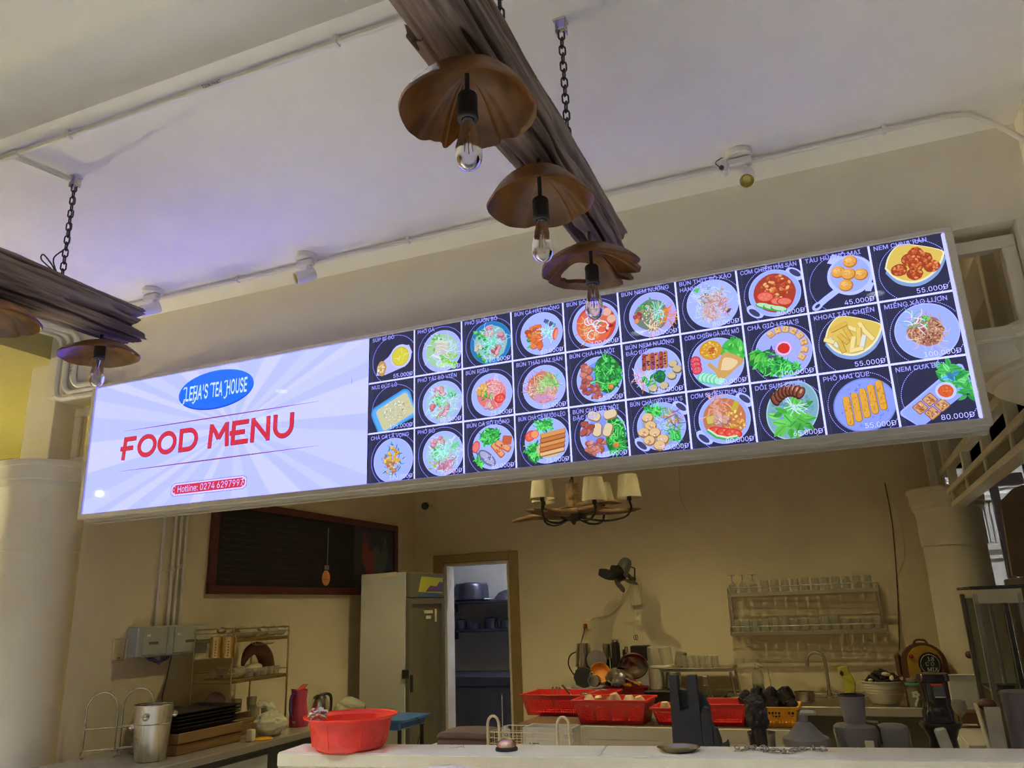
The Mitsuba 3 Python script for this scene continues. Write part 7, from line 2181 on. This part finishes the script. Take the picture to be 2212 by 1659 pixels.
crate('red_basket', -2.32, -1.66, 5.75, 6.15, TZ + 0.001, TZ + 0.145, 'm_red_plastic', 'large red basket with kitchen tools, leftmost on the table', rows=6)
crate('red_basket', -1.80, -1.30, 5.40, 5.72, TZ + 0.001, TZ + 0.150, 'm_red_plastic', 'red basket full of white cups, second from the left on the table', rows=6, gaps=((.23, .29), (.47, .53), (.71, .77)))
crate('red_basket', -1.27, -0.98, 5.42, 5.72, TZ + 0.001, TZ + 0.105, 'm_red_plastic', 'small red basket with white cups left of the slate stand', rows=6)
crate('red_basket', -0.96, -0.66, 5.42, 5.75, TZ + 0.001, TZ + 0.130, 'm_red_plastic', 'empty red basket just right of the slate stand', rows=6)
crate('yellow_basket', -0.655, -0.36, 5.42, 5.72, TZ + 0.001, TZ + 0.115, 'm_yellow_plastic', 'yellow basket with black plastic bags on the table', flare=0.02, rows=4, cols=14)
# tools in the large basket
k = thing('ladle', 'ladle with a brown handle sticking out of the large red basket', 'ladle')
part(k, 'handle', rod((-2.06, 5.95, 1.045), (-2.00, 5.94, 0.985), 0.009, 8), 'm_brown')
part(k, 'shaft', rod((-2.00, 5.94, 0.985), (-1.92, 5.92, 0.92), 0.004), 'm_steel')
for i, (x, a) in enumerate(((-2.13, 0.1), (-2.10, 0.18), (-2.075, 0.25))):
    k = thing('steel_fork', 'steel fork tip standing up in the large red basket', 'fork', 'forks in the large red basket')
    part(k, 'shaft', rod((x - a * 0.12, 5.93, 0.90), (x, 5.93, 1.02), 0.006), 'm_chrome')
    part(k, 'tip', ball((x, 5.93, 1.022), 0.011, 2, (0.8, .5, 1.3)), 'm_chrome', True)
k = thing('serving_spoon', 'steel serving spoon curving over the rim of the large red basket', 'spoon')
part(k, 'spoon', cat(tube(smoothpath([(-1.85, 5.92, 0.985), (-1.79, 5.92, 1.005), (-1.74, 5.92, 1.015), (-1.70, 5.93, 1.01)], 5), 0.006, 7), ball((-1.88, 5.92, 0.985), 0.03, 2, (1.2, .7, .4))), 'm_steel', True)
# white cups
rc = np.random.default_rng(12)
CUP = mikit.ply(lathe([(0, 0.058), (0.022, 0.058), (0.024, 0.054), (0.036, 0.028), (0.041, 0.0), (0.0385, 0.0), (0.034, 0.027), (0.022, 0.050), (0, 0.052)], 28), 'm_egg', smooth=40)
for i, (x, y, z, rx_) in enumerate([(-1.72, 5.52, TZ + 0.115, -8), (-1.62, 5.54, TZ + 0.150, 170), (-1.53, 5.52, TZ + 0.125, 10), (-1.43, 5.52, TZ + 0.112, -12), (-1.67, 5.60, TZ + 0.10, 20), (-1.57, 5.62, TZ + 0.11, -15), (-1.47, 5.62, TZ + 0.10, 0), (-1.38, 5.60, TZ + 0.10, 12), (-1.75, 5.62, TZ + 0.09, 5)]):
    single('white_cup', CUP, None, 'white cup in the heap in the second red basket', 'cup', 'white cups in the second red basket', tw=T().translate([x, y, z]).rotate([1, 0, 0], rx_ + (0 if abs(rx_) < 90 else 0)).rotate([0, 1, 0], rc.uniform(-14, 14)))
for i, (x, y, z, rx_) in enumerate([(-1.20, 5.54, TZ + 0.07, 6), (-1.13, 5.53, TZ + 0.068, -10), (-1.05, 5.55, TZ + 0.085, 172), (-1.02, 5.60, TZ + 0.06, 0)]):
    single('white_cup', CUP, None, 'white cup in the small red basket by the slate stand', 'cup', 'white cups in the small red basket', tw=T().translate([x, y, z]).rotate([1, 0, 0], rx_))
for i, (x, y, z, r, s) in enumerate([(-0.665, 5.50, 0.995, 0.055, 41), (-0.60, 5.58, 1.01, 0.06, 42), (-0.52, 5.56, 1.01, 0.058, 43), (-0.43, 5.55, 1.01, 0.062, 44), (-0.50, 5.50, 0.96, 0.06, 45), (-0.40, 5.52, 0.96, 0.05, 46)]):
    single('black_bag', lump((x, y, z), r, 4, 0.28, 2.0, (0.85, 0.9, 1.05), s), 'm_black_gloss', 'glossy black knotted bag in the yellow basket', 'bag', 'black bags in the yellow basket', smooth=60)

# pots and pans on the back worktop
def tub(name, c, r0, r1, h, mat, label, sx=1.0, sy=1.0, catg='basin'):
    k = thing(name, label, catg)
    part(k, 'tub', open_basket([(r0, 0), (r0 + 0.004, 0.004), (r1, h - 0.008), (r1 + 0.012, h - 0.004), (r1 + 0.012, h)], 48, c, 0.004, sx, sy), mat, 30)
    return k


tub('grey_basin', (-2.25, 7.25, SZ + 0.001), 0.13, 0.165, 0.13, 'm_grey_plastic', 'grey plastic basin heaped with pots at the left of the back worktop', 1.0, 0.8)
tub('red_basin', (-1.87, 7.10, SZ + 0.001), 0.16, 0.195, 0.145, 'm_dark_red', 'dark red basin under the steel bowls on the back worktop', 1.0, 0.7)
k = thing('tall_kettle', 'tall steel pot standing at the back of the grey basin', 'pot')
part(k, 'body', lathe([(0, 0), (0.085, 0), (0.078, 0.10), (0.066, 0.205), (0.064, 0.21), (0, 0.214)], 32, (-2.39, 7.58, 1.06)), 'm_chrome', 35)
part(k, 'handle', tube(smoothpath([(-2.45, 7.56, 1.20), (-2.52, 7.55, 1.16), (-2.54, 7.55, 1.08), (-2.50, 7.55, 1.0), (-2.46, 7.55, 0.98)], 6), 0.006, 7), 'm_iron', True)
part(k, 'stand', cyl((-2.39, 7.58), 0.07, SZ, 1.06, 24), 'm_black')
def slab_disc(c, r, th, tilt, rz, mat, n=36):
    m = lathe([(0, 0), (r * 0.92, 0), (r, th * 0.5), (r * 0.98, th), (r * 0.3, th * 1.6), (0, th * 1.6)], n)
    return xf(m, c, rx=tilt, rz=rz)
k = thing('pan_lid', 'round glass pan lid leaning behind the black pan', 'lid')
part(k, 'disc', slab_disc((-2.235, 7.48, 1.12), 0.095, 0.012, PI / 2 - 0.25, 0.35, None), 'm_smoke', 40)
k = thing('black_pan', 'black octagonal pan standing on edge in the grey basin', 'pan')
part(k, 'pan', xf(lathe([(0, 0), (0.088, 0), (0.094, 0.02), (0.09, 0.045), (0, 0.03)], 8), (-2.27, 7.18, 0.995), rx=PI / 2 - 0.1), 'm_black', 20)
part(k, 'rim', xf(lathe([(0.088, -0.002), (0.096, -0.002), (0.096, 0.006), (0.088, 0.006)], 8), (-2.27, 7.17, 0.995), rx=PI / 2 - 0.1), 'm_steel', 20)
k = thing('orange_bowl', 'orange-rimmed dark bowl behind the tin mug', 'bowl')
part(k, 'bowl', xf(lathe([(0.03, 0), (0.075, 0.03), (0.095, 0.075), (0.091, 0.075), (0.07, 0.034), (0, 0.006), (0, 0)], 40), (-2.15, 7.24, 1.0), rx=PI / 2 - 0.5, rz=0.5), 'm_orange', 40)
k = thing('tin_mug', 'tin mug lying mouth-forward in the grey basin', 'cup')
part(k, 'mug', xf(lathe([(0, 0), (0.047, 0), (0.05, 0.004), (0.050, 0.075), (0.045, 0.075), (0.045, 0.01), (0, 0.01)], 32), (-2.13, 7.06, 0.975), rx=PI / 2 - 0.1), 'm_steel', 35)
part(k, 'handle', tube(arc((-2.15, 7.02, 1.03), 0.022, 20, 190, 8), 0.004, 6), 'm_steel', True)
for i, (x, r, h) in enumerate(((-2.19, 0.032, 0.14), (-2.125, 0.030, 0.135))):
    k = thing('steel_shaker', ['left', 'right'][i] + ' narrow steel shaker behind the pans', 'shaker')
    part(k, 'body', lathe([(0, 0), (r * 0.9, 0), (r, 0.02), (r * 1.05, h - 0.01), (r, h), (0, h)], 28, (x, 7.66, 1.12)), 'm_steel', 35)
    part(k, 'foot', cyl((x, 7.66), r * 0.9, SZ, 1.12, 20), 'm_black')
k = thing('black_flask', 'tall black flask with a steel cap behind the steel bowls', 'flask')
part(k, 'body', cyl((-2.05, 7.50), 0.040, SZ, 1.275, 28, b=.006), 'm_black_gloss')
part(k, 'cap', cyl((-2.05, 7.50), 0.037, 1.275, 1.302, 28, b=.006), 'm_chrome')
k = thing('thin_flask', 'thin dark bottle with a steel top right of the black flask', 'flask')
part(k, 'body', cyl((-1.975, 7.55), 0.022, SZ, 1.21, 24, b=.005), 'm_black_gloss')
part(k, 'cap', cyl((-1.955, 7.53), 0.016, 1.18, 1.235, 20, b=.004), 'm_chrome')
k = thing('steel_bowl', 'large shiny steel bowl tipped open, upper of the two on the back worktop', 'bowl')
bprof = [(0.03, 0.0), (0.085, 0.022), (0.118, 0.06), (0.132, 0.10), (0.137, 0.102), (0.137, 0.104), (0.129, 0.102), (0.114, 0.062), (0.082, 0.026), (0, 0.004), (0, 0)]
part(k, 'bowl', xf(lathe(bprof, 56), (-1.855, 7.30, 1.135), rx=2.15, rz=0.35), 'm_chrome', 40)
k = thing('steel_bowl', 'shiny steel bowl lying upside down, lower of the two on the back worktop', 'bowl')
part(k, 'bowl', xf(lathe(bprof, 56), (-1.91, 7.10, 1.075), rx=PI + 0.3, ry=0.15, rz=0.2, s=0.95), 'm_chrome', 40)
for i, (x, y, z, mt) in enumerate([(-1.83, 7.02, 0.94, 'm_yellow_plastic'), (-1.745, 7.03, 0.955, 'm_yellow_plastic'), (-1.93, 7.0, 0.94, 'm_violet'), (-1.79, 7.05, 0.965, 'm_dark_red')]):
    single('sponge', lump((x, y, z), 0.03, 3, 0.15, 1.5, (1.2, .8, .7), 60 + i), mt, ['yellow sponge in the middle of the dark red basin', 'yellow sponge at the right end of the dark red basin', 'violet pouch in the dark red basin', 'dark red scrubber in the dark red basin'][i], 'sponge')
single('chopstick', rod((-1.84, 7.0, 1.0), (-1.72, 7.0, 0.945), 0.005), 'm_white_plastic', 'white stick leaning in the dark red basin', 'stick')
k = thing('black_microwave', 'low black appliance at the right of the back worktop', 'appliance')
part(k, 'body', box(-1.72, -1.42, 7.05, 7.40, SZ + 0.001, 0.895, .008), 'm_black')
part(k, 'trim', box(-1.72, -1.42, 7.043, 7.05, 0.885, 0.897, .002), 'm_steel')
single('dark_box', box(-1.94, -1.775, 7.62, 7.77, 1.10, 1.235, .006), 'm_black', 'small black box behind the steel bowls', 'box')
single('dark_box', box(-1.95, -1.77, 7.60, 7.78, SZ, 1.10, .006), 'm_grey_plastic', 'grey box that carries the small black box', 'box')
k = thing('plastic_jar', 'large clear plastic jar upside down right of the black box', 'jar')
part(k, 'jar', lathe([(0.072, 0), (0.076, 0.10), (0.074, 0.155), (0.05, 0.168), (0, 0.168)], 36, (-1.70, 7.60, 1.064)), 'm_soap_clear', 35)
single('storage_tin', cyl((-1.70, 7.60), 0.066, SZ, 1.063, 28, b=.003), 'm_grey_plastic', 'grey tin under the large upside-down jar', 'tin')
k = thing('plastic_jar', 'clear measuring jug upside down on the white container', 'jar')
part(k, 'jar', xf(lathe([(0.052, 0), (0.060, 0.10), (0.058, 0.150), (0.04, 0.156), (0, 0.156)], 36), (-1.52, 7.26, 1.092), ry=-0.12, s=0.97), 'm_soap_clear', 35)
k = thing('grey_tin', 'tilted grey tin on the left end of the steel rack', 'tin')
part(k, 'tin', xf(lathe([(0, 0), (0.052, 0), (0.055, 0.005), (0.050, 0.115), (0.047, 0.12), (0, 0.12)], 32), (-1.475, 7.60, 1.060), ry=0.18), 'm_tin', 35)
part(k, 'band', xf(lathe([(0.0535, 0.05), (0.0535, 0.075), (0.052, 0.075)], 32), (-1.475, 7.60, 1.060), ry=0.18), 'm_ice_label', 35)
k = thing('white_container', 'white round container left of the steel rack', 'container')
part(k, 'body', lathe([(0, 0), (0.052, 0), (0.056, 0.15), (0.056, 0.168), (0, 0.168)], 32, (-1.62, 7.18, 0.898)), 'm_white_plastic', 35)
part(k, 'lid', cyl((-1.575, 7.23), 0.092, 1.068, 1.084, 36, b=.004), 'm_white_plastic')
k = thing('steel_canister', 'steel canister with a clip handle under the steel rack', 'canister')
part(k, 'body', lathe([(0, 0), (0.065, 0), (0.067, 0.006), (0.067, 0.125), (0.06, 0.135), (0, 0.138)], 36, (-1.475, 7.24, 0.898)), 'm_steel', 35)
part(k, 'clip', tube(smoothpath([(-1.50, 7.165, 0.99), (-1.50, 7.155, 1.02), (-1.45, 7.155, 1.02), (-1.45, 7.165, 0.99)], 5), 0.006, 7), 'm_chrome', True)
k = thing('steel_rack', 'low steel rack with a row of glasses left of the soap bottle', 'rack')
part(k, 'shelf', box(-1.648, -0.994, 7.42, 7.80, 1.018, 1.050, .004), 'm_steel_brushed')
for x in (-1.63, -1.012):
    for y in (7.44, 7.77):
        part(k, 'leg', rod((x, y, 1.025), (x + (0.03 if x > -1.2 else -0.005), y, SZ), 0.012, 10), 'm_steel_brushed')
part(k, 'lower_bar', rod((-1.29, 7.77, SZ + 0.05), (-0.995, 7.77, SZ + 0.05), 0.008), 'm_steel_brushed')
SG = mikit.ply(lathe([(0, 0), (0.024, 0), (0.0255, 0.004), (0.0262, 0.098), (0.0245, 0.099), (0.0235, 0.010), (0, 0.010)], 24), 'm_glass', smooth=35)
for i in range(6):
    single('glass_tumbler', SG, None, ORD[i] + ' clear glass from the left in the row on the low steel rack', 'glass', 'glasses on the low steel rack', tw=T().translate([-1.409 + 0.0551 * i, 7.48, 1.051 + 0.1]).rotate([1, 0, 0], 180))
k = thing('can_opener', 'steel opener leaning between the slate stand and the steel rack', 'opener')
part(k, 'arm', cat(rod((-1.14, 7.02, SZ), (-1.165, 7.02, 0.97), 0.010), rod((-1.11, 7.02, SZ), (-1.135, 7.02, 0.94), 0.008)), 'm_steel')
part(k, 'head', box(-1.19, -1.135, 7.0, 7.04, 0.94, 1.02, .008), 'm_steel')
k = thing('wet_cloth', 'grey cloth hung over the end of the sink counter', 'cloth')
part(k, 'cloth', lump((-0.93, 7.08, SZ + 0.03), 0.09, 3, 0.3, 1.8, (1.0, 0.7, 0.45), 71, -0.3), 'm_tin', 60)

# ---------------------------------------------------------------- glass cabinet at the right edge
k = thing('glass_cabinet', 'dark-framed glass cabinet at the right edge behind the ledge', 'cabinet')
gx0, gx1, gy0, gy1, gz0, gz1 = 0.515, 0.70, 3.965, 4.40, 0.90, 1.63
for x in (gx0, gx1 - 0.022):
    for y in (gy0, gy1 - 0.022):
        part(k, 'post', box(x, x + 0.020, y, y + 0.022, gz0, gz1 - 0.03, .002), 'm_cab_frame')
part(k, 'top', cat(box(gx0 - 0.006, gx1 + 0.01, gy0 - 0.006, gy1 + 0.006, gz1 - 0.012, gz1, .003)), 'm_black')
part(k, 'header', box(gx0, gx1, gy0, gy0 + 0.02, gz1 - 0.075, gz1 - 0.012, .003), 'm_cab_cream')
part(k, 'back', box(gx0 + 0.02, gx1 - 0.02, gy1 - 0.015, gy1 - 0.005, gz0, gz1 - 0.05), 'm_cab_back')
part(k, 'pane', box(gx0 + 0.02, gx1 - 0.022, gy0 + 0.008, gy0 + 0.012, gz0 + 0.02, gz1 - 0.075), 'm_thin_glass', smooth=False)
part(k, 'shelf', box(gx0 + 0.02, gx1 - 0.02, gy0 + 0.03, gy1 - 0.02, 1.19, 1.20), 'm_steel')
part(k, 'door_bar', box(gx0 + 0.105, gx0 + 0.125, gy0 - 0.006, gy0 + 0.01, gz0, gz1 - 0.075, .003), 'm_black')
part(k, 'door_bar', box(gx0 + 0.065, gx0 + 0.078, gy0 + 0.10, gy0 + 0.115, gz0, gz1 - 0.075, .003), 'm_cab_frame')
part(k, 'base', box(gx0, gx1, gy0, gy1, 0.0, gz0 + 0.02), 'm_black')
single('black_tower', box(0.715, 0.93, 3.97, 4.42, 0.0, 1.66, .006), 'm_black', 'tall black case right of the glass cabinet, cut by the edge', 'case')
single('dark_tin', box(gx0 + 0.03, gx0 + 0.10, gy0 + 0.06, gy0 + 0.12, 1.201, 1.225, .004), 'm_black', 'dark tin on the shelf inside the glass cabinet', 'tin')
k = thing('bent_box', 'pale open box with a brown ball behind the ledge at the right', 'box')
part(k, 'box', cat(xf(box(-0.003, 0.003, -0.05, 0.05, 0, 0.17, .001), (0.455, 3.84, 1.0), ry=-0.12), box(0.455, 0.512, 3.79, 3.796, 0.98, 1.165, .001), box(0.455, 0.512, 3.885, 3.89, 0.98, 1.165, .001)), 'm_white_plastic')
single('brown_ball', ball((0.475, 3.85, 1.168), 0.030, 3, (1.1, 1, .8)), 'm_brown', 'brown ball in the pale box by the glass cabinet', 'ball')
k = thing('black_canister', 'dark canister at the right edge in front of the glass cabinet', 'canister')
part(k, 'body', lathe([(0, 0.90), (0.060, 0.90), (0.066, 1.215), (0.068, 1.225), (0.06, 1.228), (0, 1.22)], 36, (0.585, 3.78, 0)), 'm_smoke', 35)
single('glass_goblet', GOB, None, 'small clear goblet on the white shelf left of the glass cabinet', 'glass', tw=T().translate([0.43, 4.42, 1.012]))
k = thing('white_shelf', 'white low shelf running back right of the juicer', 'shelf')
part(k, 'board', box(0.39, 0.505, 3.92, 4.53, 0.985, 1.005, .003), 'm_white_paint')
part(k, 'side', box(0.39, 0.41, 3.96, 4.5, 0.0, 0.985, .003), 'm_white_paint')
part(k, 'dark_strip', box(0.395, 0.50, 4.40, 4.43, 1.005, 1.012, .001), 'm_brown')
part(k, 'leg', box(0.475, 0.50, 4.40, 4.43, 0.0, 0.99), 'm_white_paint')
